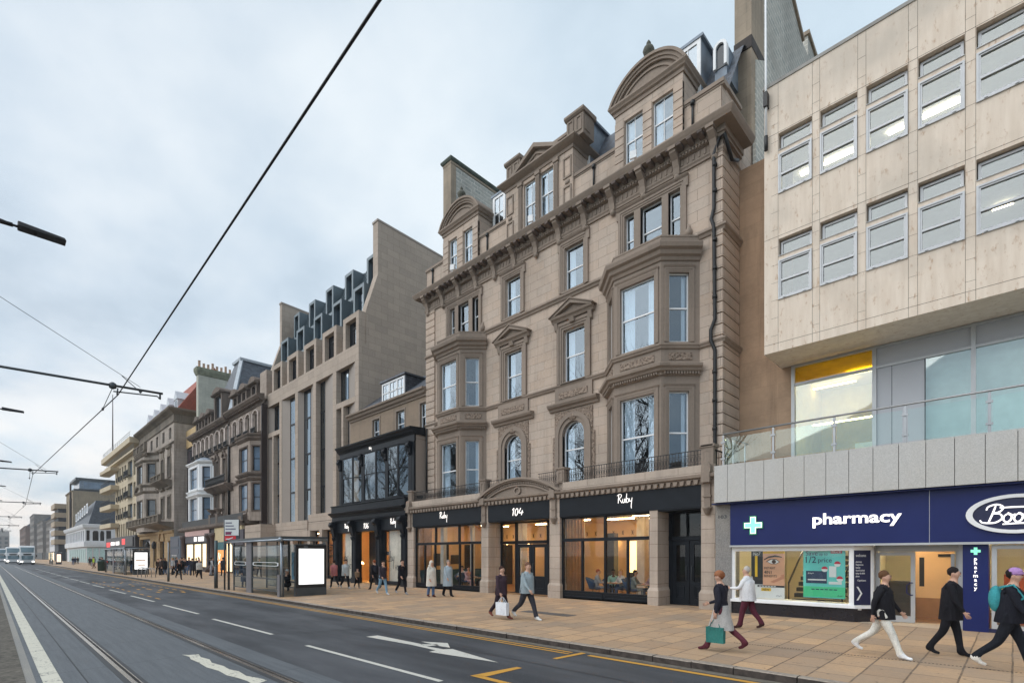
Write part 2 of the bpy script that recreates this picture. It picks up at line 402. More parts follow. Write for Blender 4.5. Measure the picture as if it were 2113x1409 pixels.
def paving():
    t=NT('sandstone_paving'); p=t.pos(); sp=t.n('ShaderNodeSeparateXYZ',i0=p)
    v=t.n('ShaderNodeCombineXYZ',i0=sp.outputs[1],i1=sp.outputs[0]).outputs[0]
    wob=t.n('ShaderNodeVectorMath',operation='ADD',i0=v,i1=t.n('ShaderNodeCombineXYZ',i0=t.math('MULTIPLY',t.noise(p,1.5,2),.03),i1=t.math('MULTIPLY',t.noise(p,1.1,2),.03)).outputs[0]).outputs[0]
    b=t.n('ShaderNodeTexBrick',offset=.37,in_Vector=wob,in_Color1=(.56,.37,.215),in_Color2=(.31,.23,.165),in_Mortar=(.07,.05,.037))
    b.inputs['Scale'].default_value=1; b.inputs['Brick Width'].default_value=.95; b.inputs['Row Height'].default_value=.62; b.inputs['Mortar Size'].default_value=.016; b.inputs['Mortar Smooth'].default_value=.2
    f=t.noise(p,14,6,.7); g=t.noise(p,.55,5,.6); ribs=t.noise(t.vscale(p,1,7,1),2.2,5,.6)
    col=t.mix(t.math('MULTIPLY',t.ramp(ribs,.35,.65),.45),b.outputs['Color'],(.5,.31,.175))
    col=t.mix(t.math('MULTIPLY',t.ramp(f,.45,.75),.4),col,(.2,.15,.11)); col=t.mix(t.math('MULTIPLY',t.ramp(g,.42,.72),.55),col,(.30,.25,.20))
    dirt=t.noise(p,5,4,.6); gum=t.n('ShaderNodeTexVoronoi',in_Vector=p); gum.inputs['Scale'].default_value=2.6; col=t.mix(t.ramp(gum.outputs['Distance'],.055,.075,(.7,.7,.7),(0,0,0)),col,(.12,.1,.085)); col=t.mix(t.ramp(dirt,.66,.74),col,(.1,.08,.06))
    h=t.math('SUBTRACT',t.math('MULTIPLY',f,.3),b.outputs['Fac']); t.bump(h,.35,.012)
    return t.fin(col,.68,0,.3)
PAVE=paving()
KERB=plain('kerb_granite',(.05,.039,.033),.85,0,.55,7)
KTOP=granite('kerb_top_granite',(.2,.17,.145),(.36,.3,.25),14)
SETT=ashlar('island_pavers',(.26,.245,.21),(.15,.14,.12),(.05,.046,.04),.42,.28,.022,.3,0)
def paint(name,c,lo=.445,hi=.53):
    t=NT(name); p=t.pos(); f=t.noise(p,18,5,.7); g=t.noise(p,2.5,4)
    k=t.math('ADD',t.math('MULTIPLY',f,.6),t.math('MULTIPLY',g,.4))
    col=t.mix(t.ramp(k,lo-.12,hi-.1),(.09,.095,.1),c); return t.fin(col,.65,0,.3)
PWHITE=paint('worn_white_road_paint',(.56,.55,.5)); PYEL=paint('worn_yellow_road_paint',(.55,.29,.05)); PCREAM=paint('worn_cream_paint',(.6,.58,.49),.5,.56)
flat('ground',-3000,1500,-1500,2500,-.03,plain('ground_earth',(.06,.06,.055),.9))
flat('road',-900,60,4.2,9.4,0,ASPH)
flat('tram_track_bed',-900,60,.56,4.2,0,TRK)
flat('tram_island',-900,60,-2.5,.44,.012,SETT)
flat('island_edge_strip',-900,60,.44,.56,.004,granite('edge_strip',(.16,.16,.15),(.3,.29,.27)))
flat('opposite_road',-900,60,-9,-2.5,.0,ASPH)
flat('opposite_pavement',-900,60,-14,-9,.12,PAVE)
flat('gardens_lawn',-900,120,-160,-14,.1,plain('lawn',(.05,.075,.025),.95))
flat('pavement',-900,60,9.6,18.0,.13,PAVE,.2); flat('shopfront_pavement',-900,60,18.0,23.5,.2,PAVE)
m=M()                                   # kerb: individual stones with open joints
x=12.0
while x>-120:
    l=rnd.uniform(.75,1.15); a=rnd.uniform(-.008,.008); b=rnd.uniform(-.006,.006)
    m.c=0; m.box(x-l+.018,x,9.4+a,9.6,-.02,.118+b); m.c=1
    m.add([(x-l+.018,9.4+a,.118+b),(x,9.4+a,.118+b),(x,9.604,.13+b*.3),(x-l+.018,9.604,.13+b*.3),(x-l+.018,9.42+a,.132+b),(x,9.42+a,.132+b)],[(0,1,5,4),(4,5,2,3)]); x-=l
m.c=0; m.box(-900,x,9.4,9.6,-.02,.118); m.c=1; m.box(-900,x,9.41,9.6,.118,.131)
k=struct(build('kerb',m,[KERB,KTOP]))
flat('gutter_dust',-300,12,9.2,9.4,.003,plain('gutter_grit',(.14,.125,.1),.9,0,.4,6))
# rails
m=M()
for y in (1.72,3.56):
    m.c=0; m.box(-600,20,y-.035,y+.035,-.05,.012); m.c=1; m.box(-600,20,y+.035,y+.085,-.05,.002); m.c=0; m.box(-600,20,y+.085,y+.105,-.05,.008)
    m.c=2; m.box(-600,20,y-.12,y-.035,-.05,.004); m.box(-600,20,y+.105,y+.17,-.05,.004)
r=struct(build('tram_rails',m,[plain('rail_steel',(.5,.45,.4),.22,.9,.1,2),plain('rail_groove',(.012,.01,.01),.8),plain('rail_sealant',(.03,.032,.036),.6)]))
m=M(); m.box(-600,20,1.165,1.185,-.02,.003); struct(build('slab_joint',m,plain('joint_tar',(.015,.017,.02),.6)))
# markings
def mark(name,polys,mat,z=.006):
    m=M()
    for p in polys: m.add([(x,y,z) for x,y in p],[tuple(range(len(p)))])
    return struct(build(name,m,mat))
mark('tram_edge_line',[[(-300,.64),(15,.64),(15,.88),(-300,.88)]],PCREAM)
ds=[]; x=-7.0
for a,b in [(-12.1,-7.0),(-19.45,-14.45),(-26.5,-21.5),(-33.85,-28.7),(-40.8,-35.9),(-48.3,-43.6),(-55.85,-50.6)]+[(-55.85-7.3*i,-50.6-7.3*i) for i in range(1,9)]+[(-4.9,.2)]: ds.append([(a,5.27),(b,5.36),(b,5.47),(a,5.38)])
mark('lane_dashes',ds,PWHITE)
mark('lane_arrow',[[(-12.28,7.0),(-10.4,7.13),(-9.38,7.1),(-9.34,6.88),(-7.4,7.17),(-9.24,7.47),(-9.36,7.3),(-10.0,7.27),(-10.35,7.36),(-12.25,7.34)],[(-10.3,7.36),(-9.98,7.27),(-9.84,7.55),(-10.0,7.6)],[(-10.6,7.57),(-9.75,7.5),(-9.4,7.53),(-9.95,7.9)]],PWHITE)
mark('double_yellow_lines',[[(-250,8.84),(-6.95,8.84),(-6.95,8.92),(-250,8.92)],[(-250,9.02),(-7.0,9.02),(-7.0,9.1),(-250,9.1)],[(-6.55,8.98),(14,8.98),(14,9.12),(-6.55,9.12)],[(-6.9,8.25),(-6.78,8.25),(-6.72,9.2),(-6.86,9.2)],
    [(-6.96,6.03),(-6.7,6.2),(-6.72,7.14),(-6.86,7.14)],[(-6.96,6.03),(-2,6.06),(-2,6.17),(-6.8,6.17)]],PYEL)
q=[]
for i in range(13): a=-54+i*1.9; q.append([(a,5.88),(a+1.0,5.88),(a+1.0,5.98),(a,5.98)])
for (x0,y0) in [(-53.4,6.5),(-40.3,6.6),(-36.4,6.9)]:
    for i in range(3): q.append([(x0+i*.5,y0+i*.52),(x0+i*.5+.9,y0+i*.52),(x0+i*.5+.9,y0+i*.52+.14),(x0+i*.5,y0+i*.52+.14)])
for i in range(9): a=-52+i*1.9; q.append([(a,8.2),(a+1.1,8.2),(a+1.1,8.3),(a,8.3)])
for i in range(6): a=-50+i*2.4; q.append([(a,7.1+.2*(i%2)),(a+.8,7.1+.2*(i%2)),(a+.8,7.25+.2*(i%2)),(a,7.25+.2*(i%2))])
mark('bus_stop_marking',q,PYEL)
blob=[(-12.9,2.93),(-12.5,2.98),(-12.2,2.93),(-11.7,2.95),(-11.1,2.93),(-10.6,3.0),(-10.1,2.99),(-9.75,3.06),(-9.4,3.1),(-9.0,3.08),(-9.2,3.36),(-9.5,3.31),(-9.8,3.22),(-10.3,3.25),(-10.6,3.18),(-11.0,3.2),(-11.5,3.13),(-11.9,3.2),(-12.3,3.14),(-12.7,3.2),(-12.75,3.04)]
mark('worn_paint_patch',[blob],PCREAM)
# service cover and slot drain in the pavement
mark('road_seam',[[(-14.6,5.5),(-14.55,5.5),(-13.0,9.1),(-13.05,9.1)],[(-120,7.62),(12,7.62),(12,7.65),(-120,7.65)]],plain('tar_seam',(.012,.014,.018),.5),.003)
m=M(); m.quad((-12.6,13.2,pz(13.2)+.004),(-10.4,13.2,pz(13.2)+.004),(-10.4,13.75,pz(13.75)+.004),(-12.6,13.75,pz(13.75)+.004))
struct(build('pavement_patch',m,plain('dark_patch',(.1,.09,.085),.8)))
m=M(); x=-4.6
while x<6:
    y=11.98+.13*(x+4.6)/1.6*.8; z=pz(y)+.004; m.quad((x,y,z),(x+.028,y,z),(x+.028,y+.05,z),(x,y+.05,z)); x+=.055
struct(build('slot_drain',m,plain('drain_slot',(.012,.012,.012),.8)))
# ---------------------------------------------------------------- windows
def rectframe(m,F,u0,u1,z0,z1,d0,d1,w,bw=None):
    bw=bw or w
    m.fbox(F,u0,u0+w,z0,z1,d0,d1); m.fbox(F,u1-w,u1,z0,z1,d0,d1)
    m.fbox(F,u0+w,u1-w,z1-w,z1,d0,d1); m.fbox(F,u0+w,u1-w,z0,z0+bw,d0,d1)
def curtain(m,F,u0,u1,z0,z1,d):
    n=max(6,int((u1-u0)/.05)); v=[];f=[]
    for i in range(n+1):
        u=u0+(u1-u0)*i/n; dd=d+.03*math.sin(i*1.9)+.012*math.sin(i*.7)
        v+=[F.P(u,z0,dd),F.P(u,z1,dd)]
    for i in range(n): f.append((2*i,2*i+2,2*i+3,2*i+1))
    m.add(v,f,True)
def sash(B,F,u0,u1,z0,z1,d=-.16,cols=1,curt='L',fm=None,pm=None,fw=.05,rail=.5,label=None,name='window'):
    fm=fm or WHITE; pm=pm or PANE
    m=M(); rectframe(m,F,u0,u1,z0,z1,d-.07,d,fw,fw*1.3)
    zr=z0+(z1-z0)*rail
    if rail: m.fbox(F,u0+fw,u1-fw,zr-.03,zr+.03,d-.1,d-.015)
    for c in range(1,cols):
        u=u0+(u1-u0)*c/cols; m.fbox(F,u-.014,u+.014,z0+fw,zr-.03,d-.06,d-.02); m.fbox(F,u-.014,u+.014,zr+.03,z1-fw,d-.06,d-.02)
    w=build(name,m,fm,B)
    m=M(); a,b=u0+fw*.8,u1-fw*.8
    if rail:
        m.quad(F.P(a,z0+fw,d-.055),F.P(b,z0+fw,d-.055),F.P(b,zr,d-.055),F.P(a,zr,d-.055)); m.quad(F.P(a,zr,d-.03),F.P(b,zr,d-.03),F.P(b,z1-fw,d-.03),F.P(a,z1-fw,d-.03))
    else: m.quad(F.P(a,z0+fw,d-.04),F.P(b,z0+fw,d-.04),F.P(b,z1-fw,d-.04),F.P(a,z1-fw,d-.04))
    build('pane',m,pm,w)
    if curt:
        m=M(); W_=u1-u0
        if 'L' in curt: curtain(m,F,u0+.04,u0+W_*.34,z0+.03,z1-.05,d-.2)
        if 'R' in curt: curtain(m,F,u1-W_*.27,u1-.04,z0+.03,z1-.05,d-.2)
        build('curtain',m,CURT,w)
    return w
def arcpts(c,r,z,n=14,a0=180,a1=0,rz=None):
    rz=rz or r
    return [(c+r*math.cos(R(a0+(a1-a0)*i/n)),z+rz*math.sin(R(a0+(a1-a0)*i/n))) for i in range(n+1)]
# ---------------------------------------------------------------- hotel
YM,YS=19.8,18.3
FH=Fr(0,YM); FS=Fr(0,YS)
hot=thing('hotel_building','large taupe stone hotel with canted bays, bracketed cornice and black shopfront numbered 104','hotel',(-17.6,18.3,.2))
bays=[(-25.6,-24.55,-22.5,-21.42),(-13.3,-12.22,-10.03,-8.93)]; YB=18.72
holes=[]
for a,b,c,d in bays: holes.append((a+.3,d-.3,5.6,13.9))
trip=[[(-24.72,-24.2),(-23.88,-22.92),(-22.6,-22.08)],[(-12.37,-11.87),(-11.56,-10.55),(-10.26,-9.74)]]
for t in trip: holes+= [(a,b,15.02,17.2) for a,b in t]
w3=[(-19.88,-18.75),(-15.76,-14.62)]; w2=[(-19.88,-18.64),(-15.83,-14.54)]; w1=[(-19.93,-18.65),(-15.88,-14.56)]
holes+=[(a,b,15.05,17.2) for a,b in w3]+[(a,b,10.6,13.2) for a,b in w2]+[(a,b,5.6,8.68) for a,b in w1]
att=[(-24.67,-23.88),(-23.31,-22.47),(-12.3,-11.4),(-10.94,-10.0)]; attm=[(-18.4,-17.5),(-17.3,-16.4)]
m=M(); m.wall(FH,-27.1,-8.05,5.2,18.9,holes,.26)
m.wall(Fr(-8.05,YM,0,1),0,11,5.2,20.42,[],.2); m.wall(Fr(-27.1,31,0,-1),0,11.2,.2,20.3,[],.2)
build('wall',m,STONE,hot)
# interior behind the upper windows
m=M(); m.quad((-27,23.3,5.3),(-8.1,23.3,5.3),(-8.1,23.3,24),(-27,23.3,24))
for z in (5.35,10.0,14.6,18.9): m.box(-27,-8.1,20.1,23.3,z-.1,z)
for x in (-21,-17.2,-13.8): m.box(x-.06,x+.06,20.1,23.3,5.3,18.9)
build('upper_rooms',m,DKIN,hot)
# attic walls
m=M()
m.wall(FH,-25.2,-22.0,18.9,22.0,[(a,b,19.4,21.35) for a,b in att[:2]],.2,.12); m.wall(FH,-12.77,-9.58,18.9,22.0,[(a,b,19.4,21.35) for a,b in att[2:]],.2,.12)
for a,b in ((-25.2,-22.0),(-12.77,-9.58)):
    m.box(a,a+.001,YM-.12,21.4,18.9,22); m.quad((b,YM-.12,18.9),(b,21.4,18.9),(b,21.4,22),(b,YM-.12,22)); m.quad((a,YM-.12,22),(b,YM-.12,22),(b,21.4,22),(a,21.4,22)); m.quad((a,YM+.6,18.9),(b,YM+.6,18.9),(b,YM+.6,22),(a,YM+.6,22))
m.wall(FH,-19.73,-15.17,18.9,22.0,[(a,b,19.35,21.62) for a,b in attm],.2,.12)
m.quad((-15.17,YM-.12,18.9),(-15.17,21.4,18.9),(-15.17,21.4,22),(-15.17,YM-.12,22)); m.box(-19.72,-15.18,YM+.6,21.4,18.9,22)
[m.box(a,b,YM,YM+.35,18.85,20.42) for a,b in ((-27.08,-25.2),(-22.0,-19.73),(-15.17,-12.77),(-9.58,-8.07))]
build('attic_wall',m,STONE,hot)
for a,b in ((-27.15,-25.2),(-22.0,-19.73),(-15.17,-12.77),(-9.58,-7.95)):
    m=M(); m.fbox(FH,a,b,20.4,20.55,-.4,.07); m.fbox(FH,a,b,20.33,20.4,-.36,.03)
    if b>-8: m.box(-8.1,-7.95,YM+.4,21.6,20.4,20.55)
    build('parapet_coping',m,TRIM,hot)
# rusticated quoin strips
def quoin(F,u0,u1,z0,z1,d=.075,h=.43,g=.05):
    m=M(); z=z0
    m.fbox(F,u0+.01,u1-.01,z0,z1,0,.004)
    while z<z1-.1: m.fbox(F,u0,u1,z+g/2,min(z+h-g/2,z1),0.0,d); z+=h
    return m
build('quoin_strip',quoin(FH,-27.1,-26.2,5.5,17.7),STONE,hot)
m=quoin(FH,-8.42,-7.99,5.5,17.7); q=quoin(Fr(-8.05,YM,0,1),0,1.58,5.5,17.7); m.add(q.v,q.f); build('quoin_strip',m,STONE,hot)
for (a,b) in ((-25.2,-22.0),(-12.77,-9.58)):
    m=M(); t=att[0:2] if a<-20 else att[2:]
    for u0,u1 in ((a,t[0][0]-.02),(t[0][1]+.02,t[1][0]-.02),(t[1][1]+.02,b)):
        q=quoin(FH,u0,u1,18.9,21.5,.165,.36,.04); m.add(q.v,q.f)
    build('attic_pier_blocks',m,STONE,hot)
# string courses with returns round the bays
S3=[(0,14.68),(.06,14.7),(.1,14.8),(.16,14.84),(.16,14.92),(0,14.95)]
S2=[(0,10.36),(.07,10.38),(.1,10.46),(.14,10.5),(.14,10.56),(0,10.58)]
for a,b in ((-27.15,-25.6),(-21.42,-13.3)): build('string_course',M().mould(FH,a,b,S3),TRIM,hot)
build('string_course',M().sweep([(-8.93,YM),(-7.99,YM),(-7.99,21.4)],S3),TRIM,hot)
for a,b in ((-27.15,-25.6),(-21.42,-13.3)): build('string_course',M().mould(FH,a,b,S2),TRIM,hot)
build('string_course',M().sweep([(-8.93,YM),(-7.99,YM),(-7.99,21.4)],S2),TRIM,hot)
# main entablature
prof=[(0,17.72),(.07,17.72),(.07,17.8),(.11,17.86),(.11,17.92),(.05,17.93),(.05,18.24),(.1,18.25),(.1,18.27),(.16,18.27),(.16,18.37),(.22,18.39),(.22,18.44),(.22,18.62),(.56,18.62),(.58,18.66),(.62,18.72),(.66,18.8),(.68,18.84),(.68,18.88),(0,18.98)]
m=M(); m.sweep([(-27.1,21.5),(-27.1,YM),(-8.05,YM),(-8.05,21.45)],prof)
def along(F,u0,u1,step,fn):
    n=max(1,round((u1-u0)/step))
    for i in range(n): fn(u0+(u1-u0)*(i+.5)/n)
along(FH,-27.0,-8.1,.135,lambda u:m.fbox(FH,u-.04,u+.04,18.28,18.37,.15,.22))
along(FH,-27.0,-8.1,.235,lambda u:m.fbox(FH,u-.035,u+.035,17.97,18.2,.05,.085))
build('cornice',m,TRIM,hot)
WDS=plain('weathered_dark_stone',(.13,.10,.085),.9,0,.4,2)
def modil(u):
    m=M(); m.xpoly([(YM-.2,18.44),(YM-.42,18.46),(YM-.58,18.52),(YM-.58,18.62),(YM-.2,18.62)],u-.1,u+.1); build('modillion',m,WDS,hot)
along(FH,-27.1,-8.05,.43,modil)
n=13
for i in range(n):
    u=-26.85+(26.85-8.3)*i/(n-1); m=M()
    m.xpoly([(YM,17.62),(YM-.16,17.7),(YM-.2,17.95),(YM-.3,18.2),(YM-.52,18.4),(YM-.56,18.61),(YM,18.61)],u-.13,u+.13); m.fbox(FH,u-.16,u+.16,18.5,18.62,.1,.6)
    m.lathe((u,YM-.09,17.5),[(.02,-.05),(.11,.03),(.13,.12),(.1,.2)],8); build('cornice_bracket',m,TRIM,hot)
# window surrounds on the main wall
def surround(F,u0,u1,z0,z1,w=.3,d=.1,ear=.08,sill=True,bot=None):
    m=M(); b=bot if bot is not None else z0
    for o,i,dd in ((w,w*.6,d),(w*.6,w*.28,d*.7),(w*.28,0,d*.4)):
        m.fbox(F,u0-o,u0-i,b,z1+i,0,dd); m.fbox(F,u1+i,u1+o,b,z1+i,0,dd); m.fbox(F,u0-o,u1+o,z1+i,z1+o,0,dd)
    if ear: m.fbox(F,u0-w-ear,u0-w,z1-.1,z1+w,0,d); m.fbox(F,u1+w,u1+w+ear,z1-.1,z1+w,0,d); m.mould(F,u0-w-ear,u1+w+ear,[(0,z1+w),(d+.02,z1+w),(d+.08,z1+w+.07),(d+.08,z1+w+.1),(0,z1+w+.11)])
    if sill: m.fbox(F,u0-.1,u1+.1,z0-.09,z0,0,.14)
    return m
for a,b in w3:
    build('window_surround',surround(FH,a,b,15.05,17.2,.3),TRIM,hot); sash(hot,FH,a,b,15.05,17.2,-.16)
for t in trip:
    m=surround(FH,t[0][0],t[2][1],15.0,17.2,.28); m.fbox(FH,t[0][1],t[1][0],15,17.2,-.2,.06); m.fbox(FH,t[1][1],t[2][0],15,17.2,-.2,.06)
    for s,u in ((-1,t[0][0]-.28),(1,t[2][1]+.28)): m.lathe((u+s*.1,YM-.05,14.98),[(.05,0),(.14,.1),(.15,.22),(.09,.34),(.04,.5)],8)
    build('window_surround',m,TRIM,hot)
    for i,(a,b) in enumerate(t): sash(hot,FH,a,b,15.02,17.2,-.16,curt='L' if i==0 else None)
for a,b in w2:
    m=surround(FH,a,b,10.6,13.2,.36,.12,0)
    build('window_surround',m,TRIM,hot); sash(hot,FH,a,b,10.6,13.2,-.16)
    c=(a+b)/2; m=M(); hw=1.24; zb=13.72
    m.mould(FH,c-hw,c+hw,[(0,zb-.1),(.16,zb-.1),(.22,zb),(.3,zb+.06),(.34,zb+.16),(0,zb+.18)])
    m.fpoly(FH,[(c-hw+.1,zb+.16),(c+hw-.1,zb+.16),(c,zb+.62)],0,.14)
    for s in (-1,1):
        A=[(c+s*(hw+.08),zb+.14),(c,zb+.74)]; Bm=[(c+s*(hw-.28),zb+.18),(c,zb+.55)]
        m.fring(FH,A,Bm,0,.34); m.fring(FH,[(c+s*(hw+.08),zb+.19),(c,zb+.8)],A,0,.4)
    m.xpoly([(YM,zb-.35),(YM-.2,zb-.3),(YM-.28,zb-.1),(YM,zb-.1)],c-.14,c+.14)
    for s in (-1,1): m.xpoly([(YM,zb-.5),(YM-.12,zb-.42),(YM-.2,zb-.1),(YM,zb-.1)],c+s*1.02-.1,c+s*1.02+.1)
    build('window_pediment',m,TRIM,hot)
    m=M(); m.fbox(FH,c-1.12,c+1.12,9.62,10.4,0,.1); m.mould(FH,c-1.48,c+1.48,[(0,9.28),(.1,9.3),(.14,9.4),(.26,9.46),(.32,9.56),(.32,9.62),(0,9.66)]); build('window_apron',m,TRIM,hot)
    m=M(); m.fbox(FH,c-.86,c+.86,9.84,10.14,.1,.13); build('carved_panel',m,CARVE,hot)
for a,b in w1:
    c=(a+b)/2; r=(b-a)/2; zs=8.02
    m=M(); o=[(c-r-.42,5.5)]+arcpts(c,r+.42,zs,16)+[(c+r+.42,5.5)]; i_=[(c-r,5.5)]+arcpts(c,r,zs,16)+[(c+r,5.5)]; mid=[(c-r-.2,5.5)]+arcpts(c,r+.2,zs,16)+[(c+r+.2,5.5)]
    m.fring(FH,o,mid,0,.12); m.fring(FH,mid,i_,-.2,.06); build('window_surround',m,TRIM,hot)
    m=M(); oo=[(c-r-.48,zs),(c-r-.48,9.22)]+[(c-r-.48+(2*r+.96)*k/12,9.22) for k in range(1,12)]+[(c+r+.48,9.22),(c+r+.48,zs)]
    ii=arcpts(c,r+.42,zs,14); m.fring(FH,oo,ii,0,.05)
    for s in (-1,1): m.fbox(FH,c+s*(r+.5)-.11,c+s*(r+.5)+.11,5.6,zs,0,.05)
    m.lathe((c,YM-.05,8.72),[(.02,0),(.2,.02),(.24,.17),(.2,.33),(.02,.35)],10,1,.35); build('carved_panel',m,CARVE,hot)
    m=M(); sill=[(c-r+.05,5.62)]; fo=[(c-r,5.62)]+arcpts(c,r,zs,16)+[(c+r,5.62)]; fi=[(c-r+.055,5.67)]+arcpts(c,r-.055,zs,16)+[(c+r-.055,5.67)]
    m.fring(FH,fo,fi,-.24,-.16,False); m.fbox(FH,c-r+.05,c+r-.05,5.6,5.68,-.24,-.16); m.fbox(FH,c-r+.05,c+r-.05,7.3,7.36,-.26,-.17); w=build('window',m,WHITE,hot)
    m=M(); pp=[(c-r+.03,5.65),(c+r-.03,5.65)]+arcpts(c,r-.03,zs,16,0,180); m.add([FH.P(u,z,-.2) for u,z in pp],[tuple(range(len(pp)))]); build('pane',m,PANE,w)
    m=M(); curtain(m,FH,c-r+.04,c-r*.28,5.65,8.4,-.34); build('curtain',m,CURT,w)
# bays
for a,b,c,d in bays:
    pts=[(a,YM),(b,YB),(c,YB),(d,YM)]; fr=[Fr(*pts[i],pts[i+1][0]-pts[i][0],pts[i+1][1]-pts[i][1]) for i in range(3)]
    L=[math.hypot(pts[i+1][0]-pts[i][0],pts[i+1][1]-pts[i][1]) for i in range(3)]
    wu=[(.42,L[0]-.32),(.3,L[1]-.3),(.32,L[2]-.42)]
    m=M()
    for i in range(3): m.wall(fr[i],0,L[i],5.2,14.5,[(*wu[i],5.42,8.7),(*wu[i],10.66,13.42)],.2)
    m.add([(x,y,14.5) for x,y in pts],[(0,1,2,3)]); build('bay_wall',m,TRIM,hot)
    for i in range(3):
        for z0,z1 in ((5.42,8.7),(10.66,13.42)):
            m=surround(fr[i],*wu[i],z0,z1,.19,.05,0,False); m.mould(fr[i],wu[i][0]-.22,wu[i][1]+.22,[(0,z1+.19),(.06,z1+.19),(.1,z1+.25),(0,z1+.27)]); build('window_surround',m,TRIM,hot)
    m=M(); m.sweep(pts,S2); m.sweep(pts,[(0,9.3),(.08,9.32),(.1,9.42),(.22,9.46),(.26,9.54),(.36,9.6),(.38,9.7),(.3,9.74),(0,9.78)])
    for i in range(3): along(fr[i],.05,L[i]-.05,.11,lambda u:m.fbox(fr[i],u-.03,u+.03,9.34,9.43,.06,.19))
    build('bay_string_course',m,TRIM,hot)
    m=M(); m.sweep(pts,[(0,13.86),(.06,13.88),(.1,14.0),(.2,14.06),(.24,14.2),(.36,14.26),(.4,14.4),(.4,14.46),(0,14.5)]); m.sweep(pts,[(.0,14.5),(.03,14.5),(.03,14.8),(.05,14.82),(.05,14.88),(-.3,14.9),(-.3,14.5)]); build('bay_cornice',m,TRIM,hot)
    for i in range(3):
        if L[i]<1.3: pass
        m=M(); m.fbox(fr[i],.3,L[i]-.3,9.94,10.22,0,.03); build('carved_panel',m,CARVE,hot)
    for i in range(3):
        for z0,z1 in ((5.42,8.7),(10.66,13.42)): sash(hot,fr[i],*wu[i],z0,z1,-.12,curt='LR' if i==1 else ('R' if i==2 else 'L'))
# attic windows, dormer pediments
for a,b in att: sash(hot,FH,a,b,19.4,21.35,-.0,cols=2,curt='L')
for a,b in attm: sash(hot,FH,a,b,19.35,21.62,-.0,cols=2,curt='L')
def cornp(z,p=.32): return [(0,z-.34),(.05,z-.34),(.06,z-.2),(.14,z-.16),(p*.7,z-.1),(p,z-.02),(p,z+.05),(0,z+.1)]
for a,b in ((-25.2,-22.0),(-12.77,-9.58)):
    c=(a+b)/2; hw=(b-a)/2+.2
    m=M(); m.sweep([(a-.02,21.4),(a-.02,YM-.12),(b+.02,YM-.12),(b+.02,21.4)],cornp(22.1,.24)); build('dormer_cornice',m,TRIM,hot)
    rise=1.12; rad=(hw*hw+rise*rise)/(2*rise); a0=math.degrees(math.asin(hw/rad)); zc=22.15+rise-rad
    def arc(r): return [(c+r*math.sin(R(-a0+2*a0*k/20)),max(22.1,zc+r*math.cos(R(-a0+2*a0*k/20)))) for k in range(21)]
    m=M(); m.fring(FH,arc(rad+.03),arc(rad-.08),-1.2,.36); m.fring(FH,arc(rad-.08),arc(rad-.2),-1.2,.28); m.fring(FH,arc(rad-.2),arc(rad-.3),-1.2,.22)
    A=arc(rad-.3); m.fpoly(FH,[(u,z) for u,z in reversed(A)],-1.3,.1); m.fring(FH,[(u,z) for u,z in arc(rad-.42)],[(u,z) for u,z in arc(rad-.5)],.1,.16); build('dormer_pediment',m,TRIM,hot)
    m=M(); m.fbox(FH,c-.2,c+.2,23.2,23.4,-.3,.2); m.lathe((c,YM-.02,23.38),[(.1,0),(.08,.1),(.2,.22),(.25,.38),(.2,.5),(.08,.56),(.07,.62),(.1,.7),(.02,.84)],12); build('urn_finial',m,plain('mossy_stone',(.1,.1,.08),.9,0,.3),hot)
a,b=-19.73,-15.17; c=(a+b)/2
m=M(); m.sweep([(a,21.4),(a,YM-.12),(b,YM-.12),(b,21.4)],cornp(22.15,.36))
for u in (-18.62,-17.4,-16.18): m.fbox(FH,u-.13,u+.13,19.1,21.75,.12,.2); m.fbox(FH,u-.17,u+.17,21.6,21.78,.12,.25); [m.fbox(FH,u-.09+k*.06,u-.06+k*.06,19.3,21.5,.2,.22) for k in range(4)]
for u in (-19.4,-15.5):
    for z0,z1 in ((19.2,20.1),(20.5,21.5)): rectframe(m,FH,u-.25,u+.25,z0,z1,.12,.17,.07)
    m.lathe((u,YM-.14,20.2),[(.02,0),(.14,.03),(.14,.17),(.02,.2)],10,1,.3)
build('dormer_cornice',m,TRIM,hot)
m=M(); m.fpoly(FH,[(c-1.5,22.2),(c+1.5,22.2),(c,23.0)],-.6,.2)
for s in (-1,1): m.fring(FH,[(c+s*1.75,22.2),(c,23.14)],[(c+s*1.4,22.2),(c,22.92)],-.6,.44); m.fring(FH,[(c+s*1.0,22.28),(c,22.78)],[(c+s*.82,22.28),(c,22.66)],.2,.26)
build('dormer_pediment',m,TRIM,hot)
for u in (-19.2,-15.05):
    m=M(); m.fbox(FH,u-.5,u+.5,22.2,23.2,-.75,.12); m.mould(FH,u-.58,u+.58,[(-.85,23.2),(.16,23.2),(.24,23.28),(.24,23.38),(-.85,23.42)]); m.fbox(FH,u-.44,u+.44,23.4,23.55,-.7,.06)
    for k in (-.25,.25): rectframe(m,FH,u+k-.17,u+k+.17,22.4,23.1,.12,.16,.06)
    m.fbox(Fr(u+.5,YM-.1,0,1),.1,.5,22.4,23.1,0,.03); build('parapet_pedestal',m,TRIM,hot)
m=M(); m.fbox(FH,-18.7,-15.55,23.08,23.22,-.6,-.3); m.fbox(FH,-18.7,-15.55,22.2,22.4,-.6,-.3); along(FH,-18.6,-15.6,.24,lambda u:m.lathe((u,YM+.45,22.4),[(.05,0),(.09,.2),(.05,.4),(.06,.68)],6)); build('roof_balustrade',m,TRIM,hot)
